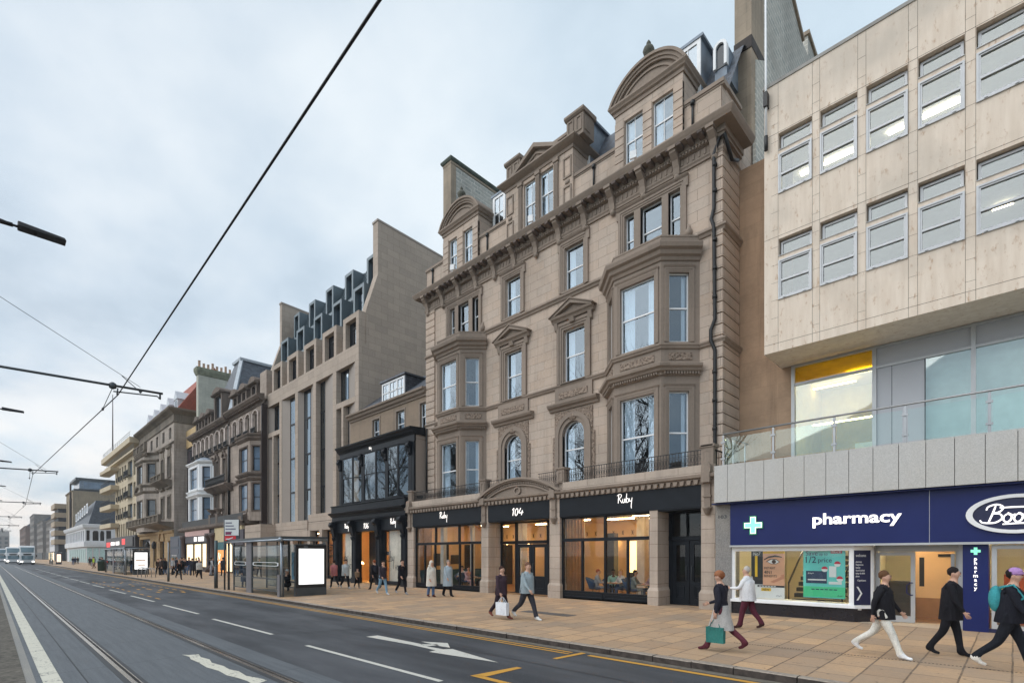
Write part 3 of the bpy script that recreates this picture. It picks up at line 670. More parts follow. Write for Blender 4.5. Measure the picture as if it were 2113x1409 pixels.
# mansard, lead dormers, gables
m=M(); m.quad((-27.0,20.35,20.3),(-8.1,20.35,20.3),(-8.1,22.2,23.6),(-27.0,22.2,23.6)); m.quad((-27.0,22.2,23.6),(-8.1,22.2,23.6),(-8.1,25.5,25.2),(-27.0,25.5,25.2)); m.quad((-27,25.5,25.2),(-8.1,25.5,25.2),(-8.1,31,20.3),(-27,31,20.3)); build('mansard_roof',m,SLATE,hot)
m=M(); m.box(-27.0,-8.1,20.15,20.5,20.42,20.5); [m.box(x,x+.06,20.2,20.9,20.5,20.95) for x in (-21.95,-15.1,-9.5,-12.9)]; build('lead_gutter',m,LEAD,hot)
for u0,u1,y0,z0,z1 in ((-21.9,-20.75,20.75,20.9,23.15),(-16.0,-14.97,20.9,21.0,23.85),(-10.6,-9.35,21.0,21.2,24.0)):
    m=M(); F=Fr(0,y0); m.fbox(F,u0+.06,u1-.06,z0,z1-.05,-1.6,0); m.fbox(F,u0-.06,u1+.06,z1-.06,z1+.06,-1.7,.1); w=build('lead_dormer',m,LEAD,hot)
    m=M(); rectframe(m,F,u0+.06,u1-.06,z0+.05,z1-.06,.0,.06,.16); m.fbox(F,u0+.2,u1-.2,(z0+z1)/2-.03,(z0+z1)/2+.03,.0,.05); m.fbox(F,(u0+u1)/2-.02,(u0+u1)/2+.02,z0+.2,z1-.2,.0,.045); build('window_frame',m,WHITE,w)
    m=M(); m.fbox(F,u0+.2,u1-.2,z0+.2,z1-.2,.0,.02); build('pane',m,PANEB,w)
F=Fr(0,21.3); m=M(); m.fpoly(F,[(-8.95,22.0),(-8.45,22.0),(-8.45,23.2)]+arcpts(-8.7,.26,23.2,8,0,180),-1.6,0); w=build('arched_dormer',m,LEAD,hot)
m=M(); m.fring(F,[(-8.98,22.4)]+arcpts(-8.7,.28,23.2,10)+[(-8.42,22.4)],[(-8.87,22.4)]+arcpts(-8.7,.17,23.2,10)+[(-8.53,22.4)],-.1,.12); build('window_frame',m,WHITE,w)
m=M(); m.fpoly(F,[(-8.9,22.4),(-8.5,22.4)]+arcpts(-8.7,.2,23.2,8,0,180),-.02,.03); build('pane',m,plain('black_glass_pane',(.02,.03,.04),.08),w)
m=M(); m.box(-8.6,-7.9,22.5,24.0,20,30.5); build('chimney_stack',m,FAWN,hot)
m=M(); m.box(-8.62,-7.88,22.46,24.02,23.6,24.1); build('chimney_band',m,plain('sooty_stone',(.06,.05,.045),.9,0,.4,2),hot)
m=M(); m.xpoly([(24.0,12),(30.2,12),(33.2,12),(33.2,28.5),(32.4,29.8),(30.8,30.1),(30.8,29.0),(29.7,29.0),(27.9,29.9),(24.0,30.6)],-8.5,-7.9); m.xpoly([(22.9,12),(24.0,12),(24.0,24.0),(22.9,23.3)],-7.99,-7.86); build('gable_wall',m,RUB,hot)
m=M(); m.xpoly([(27.9,29.9),(29.8,29.0),(29.9,29.15),(28.0,30.1)],-8.6,-7.8); m.xpoly([(30.7,30.1),(32.45,29.8),(33.3,28.4),(33.5,28.5),(32.6,30.0),(30.7,30.3)],-8.6,-7.8); build('gable_coping',m,FAWN,hot)
m=M(); m.box(-28.0,-27.2,21.9,27.5,18,28.75); build('chimney_stack',m,RUB,hot)
m=M(); m.box(-28.02,-27.18,21.86,22.3,18,28.7); m.box(-28.05,-27.15,21.84,27.55,28.7,28.85); build('chimney_quoin',m,FAWN,hot)
m=M(); m.sweep([(-28.05,27.6),(-28.05,21.84),(-27.15,21.84),(-27.15,27.6)],[(0,28.85),(.06,28.88),(.12,28.98),(.12,29.08),(-.4,29.15)]); build('chimney_cope',m,plain('green_stained_stone',(.09,.11,.09),.9,0,.4,2),hot)
# rainwater pipes and floodlights
m=M(); Y=YM-.14
m.tube([(-7.86,20.9,17.9),(-7.86,20.3,17.6),(-7.9,Y,18.3),(-8.1,Y,18.2),(-8.3,Y,17.7),(-8.3,Y,15.6),(-8.38,Y-.05,15.2),(-8.3,Y,14.9),(-8.26,Y,11.3),(-8.4,Y-.05,10.9),(-8.4,Y-.05,10.5),(-8.26,Y,10.1),(-8.26,Y,6.4),(-8.4,Y,6.05),(-8.6,Y,5.95)],.07,8)
for z in (17.2,16.2,14.3,13.2,12.1,9.2,8.1,7): m.lathe((-8.27,Y,z),[(.095,0),(.095,.12)],8)
build('drainpipe',m,BLKM,hot)
m=M(); m.tube([(-26.95,YM-.12,10.3),(-26.95,YM-.12,6.2)],.06,6); build('drainpipe',m,BLKM,hot)
for u in (-26.4,-21.3,-14.0,-9.2):
    m=M(); m.tube([(u,YM-.06,20.4),(u,YM-.06,19.2)],.05,6); m.lathe((u,YM-.06,20.2),[(.09,0),(.1,.15)],6); m.bar((u,YM-.1,19.15),(u+.12,YM-.25,18.98),.07); build('downpipe_stub',m,BLKM,hot)
for u in (-24.1,-17.75,-11.75):
    m=M(); m.bar((u,YM-.3,19.02),(u,YM-.3,19.35),.03); m.fbox(Fr(u,YM-.3,1,.3),-.14,.14,19.3,19.62,-.05,.06); build('floodlight',m,WHITE,hot)
# ---------------------------------------------------------------- hotel shopfront
piers=[(-27.05,-26.42,.5),(-20.2,-19.66,.95),(-15.47,-14.86,.95),(-10.3,-9.95,1.05),(-8.2,-7.68,1.05)]
for a,b,dp in piers:
    m=M(); m.fbox(FS,a,b,.2,5.0,-dp,0); m.fbox(FS,a-.06,b+.06,.15,.78,-dp-.02,.06)
    m.add([FS.P(a-.06,.78,.06),FS.P(b+.06,.78,.06),FS.P(b+.002,.9,.002),FS.P(a-.002,.9,.002)],[(0,1,2,3)]); m.add([FS.P(b+.06,.78,.06),FS.P(b+.06,.78,-dp),FS.P(b+.002,.9,-dp),FS.P(b+.002,.9,.002)],[(0,1,2,3)]); build('shopfront_pier',m,PIER,hot)
for k,(a,b) in enumerate(((-26.5,-20.2),(-19.66,-15.47),(-14.86,-8.2))):
    m=M(); m.fbox(FS,a,b,3.93,4.76,-.35,.02); m.fbox(FS,a,b,3.88,3.93,-1.3,-.02); fas=build('shop_fascia',m,BLK,hot)
    m=M()
    RB=[[(.06,.97),(.02,.5),(0,0)],[(-.1,.84),(.1,1),(.3,.93),(.27,.68),(.06,.5)],[(.06,.5),(.22,.28),(.36,.0)],[(.46,.46),(.43,.15),(.5,.02),(.6,.1),(.68,.46)],[(.68,.46),(.66,.14),(.72,.02)],[(.84,1.02),(.8,.5),(.79,.03)],[(.79,.32),(.92,.48),(1.03,.3),(.95,.04),(.79,.05)],[(1.1,.46),(1.09,.2),(1.17,.12),(1.27,.22)],[(1.36,.52),(1.31,.1),(1.27,-.4),(1.3,-.66)]]
    N1=[[(0,.78),(.16,1),(.1,.5),(.04,0)]]; N0=[[(.52,.98),(.34,.7),(.3,.2),(.4,.0),(.55,.2),(.62,.7),(.54,.98)]]; N4=[[(.92,1.0),(.82,.66),(.72,.36),(.95,.34),(1.2,.38)],[(1.12,.66),(1.06,.35),(1.0,0)]]
    if k==1: m.stroke(FS,N1+N0+N4,-17.86,4.14,.36,.02,.038,.02,1.7)
    else: m.stroke(FS,RB,(-23.72,0,-11.72)[k],(4.3,0,4.32)[k],.37,.02,.021,.02,1.3)
    build('fascia_lettering',m,LITW,fas)
m=M(); m.mould(FS,-27.15,-7.6,[(-.9,4.93),(.1,4.93),(.12,4.97),(.22,5.0),(.24,5.1),(.1,5.14),(-.9,5.16)]); m.fbox(FS,-27.1,-7.66,4.76,4.93,-.4,.05)
build('shopfront_cornice',m,TRIM,hot)
along(FS,-26.6,-8.2,.27,lambda u:build('dentil',M().fpoly(FS,[(u-.09,4.93),(u-.06,4.77),(u+.06,4.77),(u+.09,4.93)],.04,.17),TRIM,hot))
m=M(); m.fbox(FS,-27.05,-20.3,5.14,5.48,-.4,.0); m.fbox(FS,-14.7,-7.72,5.14,5.48,-.4,.0); m.fbox(FS,-20.3,-14.7,5.14,5.5,-.6,-.12); m.box(-27.05,-7.72,18.6,19.8,5.14,5.3); build('balcony_parapet',m,PIER,hot)
c=-17.46; hw=2.8
def arc2(h,r0): 
    rad=(hw*hw+h*h)/(2*h); a0=math.degrees(math.asin(hw/rad)); zc=5.12+h-rad
    return [(c+(rad+r0)*math.sin(R(-a0+2*a0*k/24)),max(5.1,zc+(rad+r0)*math.cos(R(-a0+2*a0*k/24)))) for k in range(25)]
m=M(); m.fring(FS,arc2(.85,.0),arc2(.85,-.1),-.2,.3); m.fring(FS,arc2(.85,-.1),arc2(.85,-.17),-.2,.22); A=arc2(.85,-.24); m.fring(FS,arc2(.85,-.33),arc2(.85,-.4),-.2,.16); m.fpoly(FS,list(reversed(arc2(.85,-.17))),-.2,.06)
for k in range(1,48):
    a=-.98+1.96*k/48; rad=(hw*hw+.85*.85)/(2*.85); th=a*math.asin(hw/rad); u=c+(rad-.24)*math.sin(th); z=5.12+.85-rad+(rad-.24)*math.cos(th)
    if z>5.2: m.fbox(FS,u-.035,u+.035,z-.06,z+.05,.05,.15)
m.fring(FS,[(c+.24*math.cos(R(t)),5.34+.2*math.sin(R(t))) for t in range(0,361,20)],[(c+.16*math.cos(R(t)),5.34+.13*math.sin(R(t))) for t in range(0,361,20)],.05,.14); build('entrance_pediment',m,TRIM,hot)
for u in (-26.75,-19.93,-15.16,-7.94):
    m=M(); m.fbox(FS,u-.16,u+.16,4.8,5.16,0,.26); m.fbox(FS,u-.12,u+.12,3.9,4.8,0,.1); m.fbox(FS,u-.15,u+.15,4.28,4.34,0,.14); m.lathe((u,YS-.08,3.62),[(.03,0),(.1,.08),(.15,.2),(.18,.24),(.18,.3)],8)
    m.fpoly(FS,[(u-.17,5.16),(u+.17,5.16),(u+.17,5.36)]+arcpts(u,.17,5.36,6,0,180),-.1,.22)
    if u<-27 or u>-8: m.fbox(FS,u-.2,u+.2,5.4,6.1,-.35,.02); m.fbox(FS,u-.25,u+.25,6.1,6.2,-.4,.06)
    build('console_bracket',m,TRIM,hot)
for u in (-26.8,-20.1,-14.82,-8.0):
    m=M(); m.fbox(FS,u-.2,u+.2,5.48,6.08,-.38,.0); m.mould(FS,u-.25,u+.25,[(-.42,6.08),(.02,6.08),(.06,6.13),(.06,6.18),(-.42,6.2)]); rectframe(m,FS,u-.14,u+.14,5.55,6.0,0,.03,.05); build('balcony_pedestal',m,TRIM,hot)
def railing(u0,u1):
    m=M(); z0=5.5
    m.fbox(FS,u0,u1,z0+.55,z0+.575,-.16,-.12); m.fbox(FS,u0,u1,z0+.05,z0+.07,-.15,-.13); m.fbox(FS,u0,u1,z0+.4,z0+.415,-.147,-.133)
    def b(u):
        m.fbox(FS,u-.008,u+.008,z0,z0+.57,-.148,-.132); m.fring(FS,[(u+.06+.042*math.cos(R(t)),z0+.24+.13*math.sin(R(t))) for t in range(0,361,45)],[(u+.06+.03*math.cos(R(t)),z0+.24+.118*math.sin(R(t))) for t in range(0,361,45)],-.147,-.135)
    along(FS,u0,u1,.125,b); build('balcony_railing',m,BLKM,hot)
railing(-26.58,-20.32); railing(-14.6,-8.22); railing(-19.88,-18.6); railing(-16.3,-15.05)
m=M(); F=Fr(-7.72,18.4,0,1)
for u in (.1,.3,.5,.7,.9,1.1): m.fbox(F,u-.012,u+.012,5.3,6.0,0,.02)
m.fbox(F,0,1.3,5.95,6.0,-.01,.03); build('balcony_railing',m,BLKM,hot)
# glazed shop windows
def shopwin(u0,u1,zb,zt,ups,los,tr=2.86):
    F=Fr(0,YS+.15); m=M(); rectframe(m,F,u0,u1,.2,zt,-.1,0,.1)
    m.fbox(F,u0+.1,u1-.1,tr-.07,tr+.07,-.1,.03); m.fbox(F,u0+.1,u1-.1,.2,zb,-.12,.0); m.fbox(F,u0+.1,u1-.1,zb,zb+.06,-.12,.05)
    n=2
    for k in range(n): rectframe(m,F,u0+.12+(u1-u0-.24)*k/n+.03,u0+.12+(u1-u0-.24)*(k+1)/n-.03,.28,zb-.04,0,.03,.06)
    for u in ups: m.fbox(F,u-.05,u+.05,tr+.07,zt-.1,-.1,.02)
    for u in los: m.fbox(F,u-.045,u+.045,zb+.06,tr-.07,-.1,.01)
    w=build('shop_window',m,BLK,hot); m=M(); m.quad(F.P(u0+.05,zb,-.05),F.P(u1-.05,zb,-.05),F.P(u1-.05,zt-.05,-.05),F.P(u0+.05,zt-.05,-.05)); build('pane',m,CLEAR,w)
shopwin(-26.42,-20.2,.45,3.93,(-24.38,-22.23),(-25.46,-24.46,-23.3,-22.2,-21.15))
shopwin(-14.86,-10.3,.52,3.93,(-12.5,),(-13.7,-12.5,-11.39))
def doorset(u0,u1,ld,rd,wood=False):
    F=Fr(0,YS+.9); m=M(); rectframe(m,F,u0,u1,.2,3.93,-.12,0,.1,.06); m.fbox(F,u0,u1,2.76,2.92,-.12,.02)
    for u in (ld-.06,rd+.06): m.fbox(F,u-.06,u+.06,.2,3.9,-.1,.02)
    w=build('door_frame',m,BLK,hot)
    m=M(); m.quad(F.P(u0,2.85,-.06),F.P(u1,2.85,-.06),F.P(u1,3.9,-.06),F.P(u0,3.9,-.06))
    if ld-u0>.3: m.quad(F.P(u0,.5,-.06),F.P(ld,.5,-.06),F.P(ld,2.8,-.06),F.P(u0,2.8,-.06)); m.quad(F.P(rd,.5,-.06),F.P(u1,.5,-.06),F.P(u1,2.8,-.06),F.P(rd,2.8,-.06))
    build('pane',m,CLEAR,w)
    c=(ld+rd)/2
    for a,b in ((ld,c-.012),(c+.012,rd)):
        m=M(); rectframe(m,F,a,b,.24,2.74,-.08,-.01,.17,.2); m.fbox(F,a+.17,b-.17,.44,1.02,-.07,-.03); rectframe(m,F,a+.2,b-.2,.5,.95,-.03,-.0,.04); m.fbox(F,a+.17,b-.17,1.0,1.12,-.08,-.01)
        d=build('door',m,BLK,hot); m=M(); m.quad(F.P(a+.1,1.0,-.045),F.P(b-.1,1.0,-.045),F.P(b-.1,2.6,-.045),F.P(a+.1,2.6,-.045)); build('pane',m,CLEAR,d)
        m=M(); s=b-.1 if a==ld else a+.1; m.tube([F.P(s,1.2,.0),F.P(s,1.2,.05),F.P(s,1.75,.05),F.P(s,1.75,0)],.014,6); build('handle',m,DKGR,d)
doorset(-19.66,-15.47,-18.45,-16.4); doorset(-9.95,-8.2,-9.8,-8.35,True)
# lounge behind the glass (light walls, banquette, panelling)
m=M(); x0,x1,y0,y1,z0,z1=-26.9,-10.0,19.3,25.2,.22,4.1
m.quad((x0,y1,z0),(x1,y1,z0),(x1,y1,z1),(x0,y1,z1)); m.quad((x0,y0-.8,z0),(x0,y1,z0),(x0,y1,z1),(x0,y0-.8,z1)); m.quad((x1,y0-.8,z0),(x1,y1,z0),(x1,y1,z1),(x1,y0-.8,z1)); m.quad((x0,y0-.8,z1),(x1,y0-.8,z1),(x1,y1,z1),(x0,y1,z1))
m.c=1; m.quad((x0,y0-.75,z0),(x1,y0-.75,z0),(x1,y1,z0),(x0,y1,z0))
m.c=2
for x in (-24.1,-21.3,-17.0,-13.1): m.box(x-.22,x+.22,22.4,22.84,z0,z1)
m.c=3
for x,w in ((-25.5,.9),(-20.2,1.6),(-15.2,1.1)): m.box(x,x+w,24.6,25.15,z0,2.9)
m.c=1
for i in range(11): m.box(-14.86,-14.78+.03*(i%2),18.75+i*.12,18.87+i*.12,z0,z1)
m.c=4; m.box(-11.9,-11.4,25.0,25.18,1.6,2.1); m.box(-26.88,-26.84,20.2,20.7,1.5,2.3); m.box(-26.88,-26.84,21.6,22.3,1.6,2.2); m.c=5; m.box(-26.88,-26.3,18.9,24.5,.22,1.15); m.box(-26.88,-26.7,18.9,24.5,1.15,1.25); m.c=3; m.box(-26.88,-26.8,22.8,23.7,.22,2.9); m.c=2; m.box(-25.4,-25.1,19.6,19.9,z0,z1); m.box(-23.75,-23.55,20.6,20.8,z0,z1); m.c=1; m.box(-26.88,-26.82,18.9,20.0,1.25,4.1)
build('lounge_room',m,[WARMW,WOOD,plain('plaster_column',(.62,.6,.56),.8),plain('dark_shelving',(.03,.028,.03),.6),plain('framed_picture',(.05,.05,.05),.5),plain('teal_banquette',(.02,.07,.1),.7)],hot)
m=M()                                   # stencilled frieze on the back wall
for i in range(26):
    x=-26.4+i*.62; F=Fr(0,25.18)
    for a in (60,120,0): m.fring(F,[(x-.11*math.cos(R(a)),3.45-.15*math.sin(R(a))),(x+.11*math.cos(R(a)),3.45+.15*math.sin(R(a)))],[(x-.11*math.cos(R(a))+.03,3.45-.15*math.sin(R(a))+.012),(x+.11*math.cos(R(a))+.03,3.45+.15*math.sin(R(a))+.012)],0,.01)
build('wall_stencil',m,plain('stencil_ink',(.1,.06,.03),.8),hot)
k=0
for x,y in ((-25.2,20.6),(-23.2,21.8),(-21.6,20.4),(-18.6,20.9),(-16.9,22.3),(-13.9,20.5),(-12.2,21.6),(-11.2,20.2),(-14.6,22.9),(-12.8,23.6),(-20.0,23.4),(-24.3,23.6)):
    m=M(); m.box(x-.85,x+.85,y-.035,y+.035,4.03,4.07); build('ceiling_strip_lamp',m,LAMPW,hot)
for x in (-24.9,-22.9,-20.6,-14.3,-13.6,-16.2):
    m=M(); m.lathe((x,24.95,2.75),[(.05,0),(.05,.18)],8); build('wall_lamp',m,BULB,hot)
m=M(); m.box(-9.94,-8.21,20.6,20.7,.2,4); m.quad((-9.94,19.3,.2),(-9.94,20.7,.2),(-9.94,20.7,4),(-9.94,19.3,4)); m.quad((-8.21,19.3,.2),(-8.21,20.7,.2),(-8.21,20.7,4),(-8.21,19.3,4)); m.quad((-9.94,19.3,3.95),(-8.21,19.3,3.95),(-8.21,20.7,3.95),(-9.94,20.7,3.95)); build('stair_lobby',m,DKIN,hot)

m=M(); m.box(-14.15,-13.65,22.9,23.2,1.3,2.9); lc=build('niche_glow',m,emis('niche_glow_block',(1,.66,.26),2.2),hot)  # glowing block added in place of the lit wall niche
m=M(); m.box(-12.6,-10.05,24.6,24.7,.22,4.0); m.c=1; m.box(-11.0,-10.4,24.55,24.6,1.3,1.5); m.lathe((-11.3,24.55,1.9),[(.02,0),(.16,.05),(.2,.25),(.16,.45),(.02,.5)],12,1,.1); m.c=2; m.box(-15.1,-14.5,22.2,22.6,.22,3.3); build('lounge_back_panel',m,[plain('cream_panel',(.68,.58,.42),.7),plain('bronze_plaque',(.12,.08,.05),.5),plain('charcoal_portal',(.03,.028,.03),.5)],hot)
def tfit(m,F,txt,u0,u1,z,h,d,ext=.004,off=0,shear=0):
    """text squeezed into u0..u1 with letter size h"""
    q=M(); q.text(Fr(0,0),txt,0,0,1,0,ext,off,'LEFT',shear)
    x0=min(p[0] for p in q.v); x1=max(p[0] for p in q.v); s=(u1-u0)/(x1-x0)
    m.add([F.P(u0+(p[0]-x0)*s,z+p[2]*h,d-p[1]) for p in q.v],q.f); return m
FP=Fr(0,17.7); FB=Fr(0,19.4); FG=Fr(0,21.4)
ph=thing('pharmacy_building','modern shop building with pale travertine office box above a navy pharmacy shopfront and granite canopy','shop building',(-1,17.7,.2))
XR=9.0
m=M(); m.c=1; m.box(-7.28,XR,17.325,17.33,4.0,5.15); m.c=0; m.box(-7.28,XR,17.35,21.4,4.0,5.1)
x=-7.3; ws=[.45]+[.577]*30
for w in ws:
    m.box(x+.007,x+w-.007,17.3,17.34,3.95,5.2); x+=w
    if x>XR: break
m.box(-7.3,-7.28,17.34,19.6,3.95,5.2); m.box(-7.28,XR,17.34,17.6,5.1,5.2); build('granite_canopy',m,[GRAN,plain('open_joint',(.06,.055,.05),.9)],ph)
m=M(); m.box(-6.88,XR,17.62,17.78,2.5,3.98); m.box(-7.43,XR,17.4,18.4,3.9,3.94); build('sign_fascia',m,NAVY,ph)
m=M(); m.box(-6.9,XR,17.6,17.8,2.44,2.5); m.box(-1.615,-1.605,17.615,17.63,2.5,3.9); build('fascia_trim',m,ALU,ph)
m=M(); m.box(-7.44,-6.9,17.75,18.5,.15,3.95); p=build('granite_pier',m,granite('dark_grey_granite',(.13,.125,.12),(.3,.29,.28),35),ph)
m=M(); F=Fr(0,17.75); tfit(m,F,'103',-7.33,-7.05,3.44,.16,.006,.003,.006); build('house_number',m,DKGR,p)
# lettering
F=Fr(0,17.62)
def cross(m,u,z,r,w,d0,d1): m.fpoly(F,[(u-w,z-r),(u+w,z-r),(u+w,z-w),(u+r,z-w),(u+r,z+w),(u+w,z+w),(u+w,z+r),(u-w,z+r),(u-w,z+w),(u-r,z+w),(u-r,z-w),(u-w,z-w)],d0,d1)
GRN=plain('pharmacy_green',(.02,.32,.15),.4); PGRN=emis('lit_pale_green',(.22,.75,.5),.7)
m=M(); cross(m,-6.13,3.15,.31,.11,0,.04); m.c=1; cross(m,-6.12,3.15,.275,.085,.04,.055); m.c=2; cross(m,-6.12,3.15,.25,.065,.055,.065); build('green_cross_sign',m,[GRN,LITW,PGRN],ph)
m=M(); tfit(m,F,'pharmacy',-4.38,-2.2,3.1,.46,.035,.02,.02); build('fascia_lettering',m,LITW,ph)
def oval(c,z,rx,rz,n=40): return [(c+rx*math.cos(2*math.pi*k/n),z+rz*math.sin(2*math.pi*k/n)) for k in range(n)]
m=M(); m.fring(F,oval(.05,3.18,.93,.48),oval(.05,3.18,.8,.395),0,.09,True); m.c=1; m.fpoly(F,oval(.05,3.18,.81,.4),0,.05); m.c=2
BO=[[(.46,.98),(.34,.5),(.2,.02)],[(.12,.74),(.2,.95),(.5,1.06),(.72,.9),(.62,.64),(.36,.53)],[(.36,.53),(.62,.48),(.68,.22),(.46,.0),(.18,-.03),(-.04,.02),(-.12,.16)],
 [(.9,.5),(.76,.35),(.74,.12),(.86,.0),(1.0,.15),(1.02,.4),(.9,.52),(1.0,.4),(1.16,.45)],[(1.28,.5),(1.14,.35),(1.12,.12),(1.24,.0),(1.38,.15),(1.4,.4),(1.28,.52),(1.4,.4),(1.52,.45)],[(1.78,1.0),(1.6,.4),(1.58,.1),(1.7,.0),(1.82,.12)],[(.6,.86),(1.4,.86),(2.3,.8)],[(2.1,.5),(1.95,.4),(2.1,.25),(2.05,.02),(1.85,.05)],[(.7,-.12),(1.3,-.08),(2.0,-.1)]]
m.stroke(F,BO,-.55,2.98,.42,.05,.038,.02,1.2); build('oval_shop_sign',m,[WHITE,NAVYD,LITW],ph)
# display window
FW=Fr(0,17.8)
m=M(); m.fbox(FW,-6.9,-3.36,.15,.6,-.3,-.02); m.fbox(Fr(-3.36,17.82,1,1),0,.56,.15,.6,-.3,0); build('stall_riser',m,plain('black_tile',(.012,.012,.018),.15,0,.2,2),ph)
m=M(); m.prism([(-6.92,17.74),(-3.32,17.74),(-2.9,18.14),(-2.9,18.5),(-6.92,18.5)],.6,.69); build('window_sill',m,WHITE,ph)
m=M(); rectframe(m,FW,-6.9,-3.36,.69,2.44,-.1,0,.11,.03); m.fbox(FW,-6.8,-3.36,2.3,2.44,-.1,.01); m.fbox(Fr(-3.36,17.8,1,1),0,.6,2.31,2.44,-.1,0); m.fbox(FW,-3.49,-3.46,.7,2.32,-.09,-.04); m.fbox(Fr(-3.36,17.8,1,1),.5,.6,.69,2.44,-.1,0)
w=build('display_window',m,WHITE,ph); m=M(); m.quad(FW.P(-6.8,.7,-.06),FW.P(-3.38,.7,-.06),FW.P(-3.38,2.32,-.06),FW.P(-6.8,2.32,-.06)); build('pane',m,CLEAR,w)
# face poster
FQ=Fr(0,17.93); SKIN_P=plain('printed_skin',(.66,.36,.22),.5,0,.12,2); YELP=plain('printed_yellow',(.8,.5,.02),.5); BLKP=plain('printed_black',(.012,.012,.014),.4); PAPER=plain('white_card',(.74,.74,.72),.5,0,.04)
m=M(); a,b=-6.3,-5.27
m.c=0; m.fbox(FQ,a,b,.74,2.31,-.01,.0); m.c=1; m.fbox(FQ,a,-5.93,1.2,2.31,0,.004); m.c=2; m.fbox(FQ,-5.93,b,1.17,2.31,0,.005); m.c=3; m.fbox(FQ,-5.93,b,2.22,2.31,.005,.008); m.fbox(FQ,-6.18,-6.1,1.45,2.15,.004,.008); m.c=1
m.fring(FQ,[(-5.9,2.03),(-5.75,2.13),(-5.55,2.17),(-5.35,2.12)],[(-5.9,2.0),(-5.75,2.08),(-5.55,2.11),(-5.35,2.09)],.005,.009)
m.c=0; m.fpoly(FQ,[(-5.8,1.95),(-5.7,1.89),(-5.55,1.88),(-5.43,1.94),(-5.52,2.02),(-5.66,2.03)],.005,.008); m.c=4; m.fpoly(FQ,[(-5.59+.065*math.cos(R(t)),1.955+.065*math.sin(R(t))) for t in range(0,360,24)],.008,.011); m.c=1; m.fpoly(FQ,[(-5.59+.028*math.cos(R(t)),1.955+.028*math.sin(R(t))) for t in range(0,360,36)],.011,.013)
m.fring(FQ,[(-5.84,1.95),(-5.7,2.05),(-5.52,2.04),(-5.4,1.95)],[(-5.82,1.94),(-5.69,2.03),(-5.52,2.02),(-5.41,1.94)],.008,.011); m.fring(FQ,[(-5.8,1.95),(-5.68,1.88),(-5.54,1.87),(-5.42,1.94)],[(-5.8,1.96),(-5.68,1.895),(-5.54,1.885),(-5.43,1.95)],.008,.011)
m.c=5; m.fpoly(FQ,[(-5.7,1.3),(-5.27,1.52),(-5.27,1.42),(-5.6,1.26)],.005,.008); m.fpoly(FQ,[(-5.4,1.5),(-5.27,1.56),(-5.27,1.46)],.008,.010)
m.c=1; tfit(m,FQ,'INSTANT',-5.89,-5.55,1.71,.11,.008); tfit(m,FQ,'4IN1',-5.89,-5.66,1.56,.15,.008,.004,.008); tfit(m,FQ,'BENEFITS',-5.89,-5.5,1.45,.11,.008); m.fbox(FQ,-6.1,b,1.12,1.18,.0,.009); m.c=3; m.fbox(FQ,-5.98,-5.68,.99,1.09,0,.006); m.c=1; tfit(m,FQ,'NEW',-5.93,-5.73,1.0,.11,.007,.003,.004)
m.c=0; tfit(m,FQ,'No7',-6.24,-6.0,2.16,.16,.006,.003,0,.2); [m.fbox(FQ,-6.05+.09*i,-5.98+.09*i,1.135,1.16,.009,.011) for i in range(6)]; m.c=6; m.stroke(FQ,[[(0,0),(.4,.5),(.1,.4)],[(.5,.1),(.8,.4),(1.1,.1),(1.4,.4),(1.9,.3)]],-5.52,.82,.09,.001,.014,.003)
t=build('face_cream_poster',m,[PAPER,BLKP,SKIN_P,YELP,plain('printed_brown',(.1,.05,.03),.5),plain('printed_shade',(.5,.22,.13),.5),plain('printed_grey',(.3,.3,.32),.5)]); tag(t,'tall skincare poster with a close-up of an eye hanging in the pharmacy window','poster')
m=M(); a,b=-4.73,-3.6
m.c=0; m.fbox(FQ,a,b,.85,2.31,-.01,0); m.c=1; m.fbox(FQ,a,b,.88,1.2,0,.003); m.c=2; tfit(m,FQ,'Save',-4.66,-4.33,2.16,.2,.002,.003,.004); tfit(m,FQ,'up to',-4.29,-4.06,2.16,.13,.002); tfit(m,FQ,'1/2',-4.66,-4.37,1.93,.29,.002,.003,.004); tfit(m,FQ,'price',-4.32,-3.95,1.95,.2,.002,.003,.004)
[m.fbox(FQ,-4.5+.12*i,-4.41+.12*i,1.1,1.13,.003,.005) for i in range(6)]; m.fbox(FQ,-4.65,-4.08,1.3,1.68,0,.008); m.c=3; m.fbox(FQ,-4.02,-3.83,1.5,1.83,0,.01); m.fbox(FQ,-4.6,-4.1,1.39,1.43,.008,.01); m.fbox(FQ,-4.03,-3.69,1.28,1.36,0,.006)
m.c=4
for (u,z) in ((-4.14,1.74),(-3.8,1.9),(-3.74,1.45)): m.fpoly(FQ,[(u+.085*math.cos(R(t)),z+.085*math.sin(R(t))) for t in range(0,181,20)],.01,.014); m.c=3; m.fpoly(FQ,[(u+.085*math.cos(R(t)),z+.085*math.sin(R(t))) for t in range(180,361,20)],.01,.014); m.c=4
m.fbox(FQ,-3.98,-3.68,2.22,2.31,.0,.006); m.c=3; tfit(m,FQ,'PRICE',-3.95,-3.71,2.235,.08,.007,.003,.003); m.stroke(FQ,[[(0,0),(.4,.5),(.1,.4)],[(.5,.1),(.8,.4),(1.1,.1),(1.4,.4),(1.9,.3)]],-4.6,1.58,.09,.009,.012,.003); m.c=2; m.stroke(FQ,[[(0,0),(.4,.5),(.1,.4)],[(.5,.1),(.8,.4),(1.1,.1),(1.4,.4),(1.9,.3)]],-3.8,.91,.08,.004,.012,.003); m.fpoly(FQ,[(-4.17+.09*math.cos(R(t)),1.55+.1*math.sin(R(t))) for t in range(0,360,30)],.008,.012)
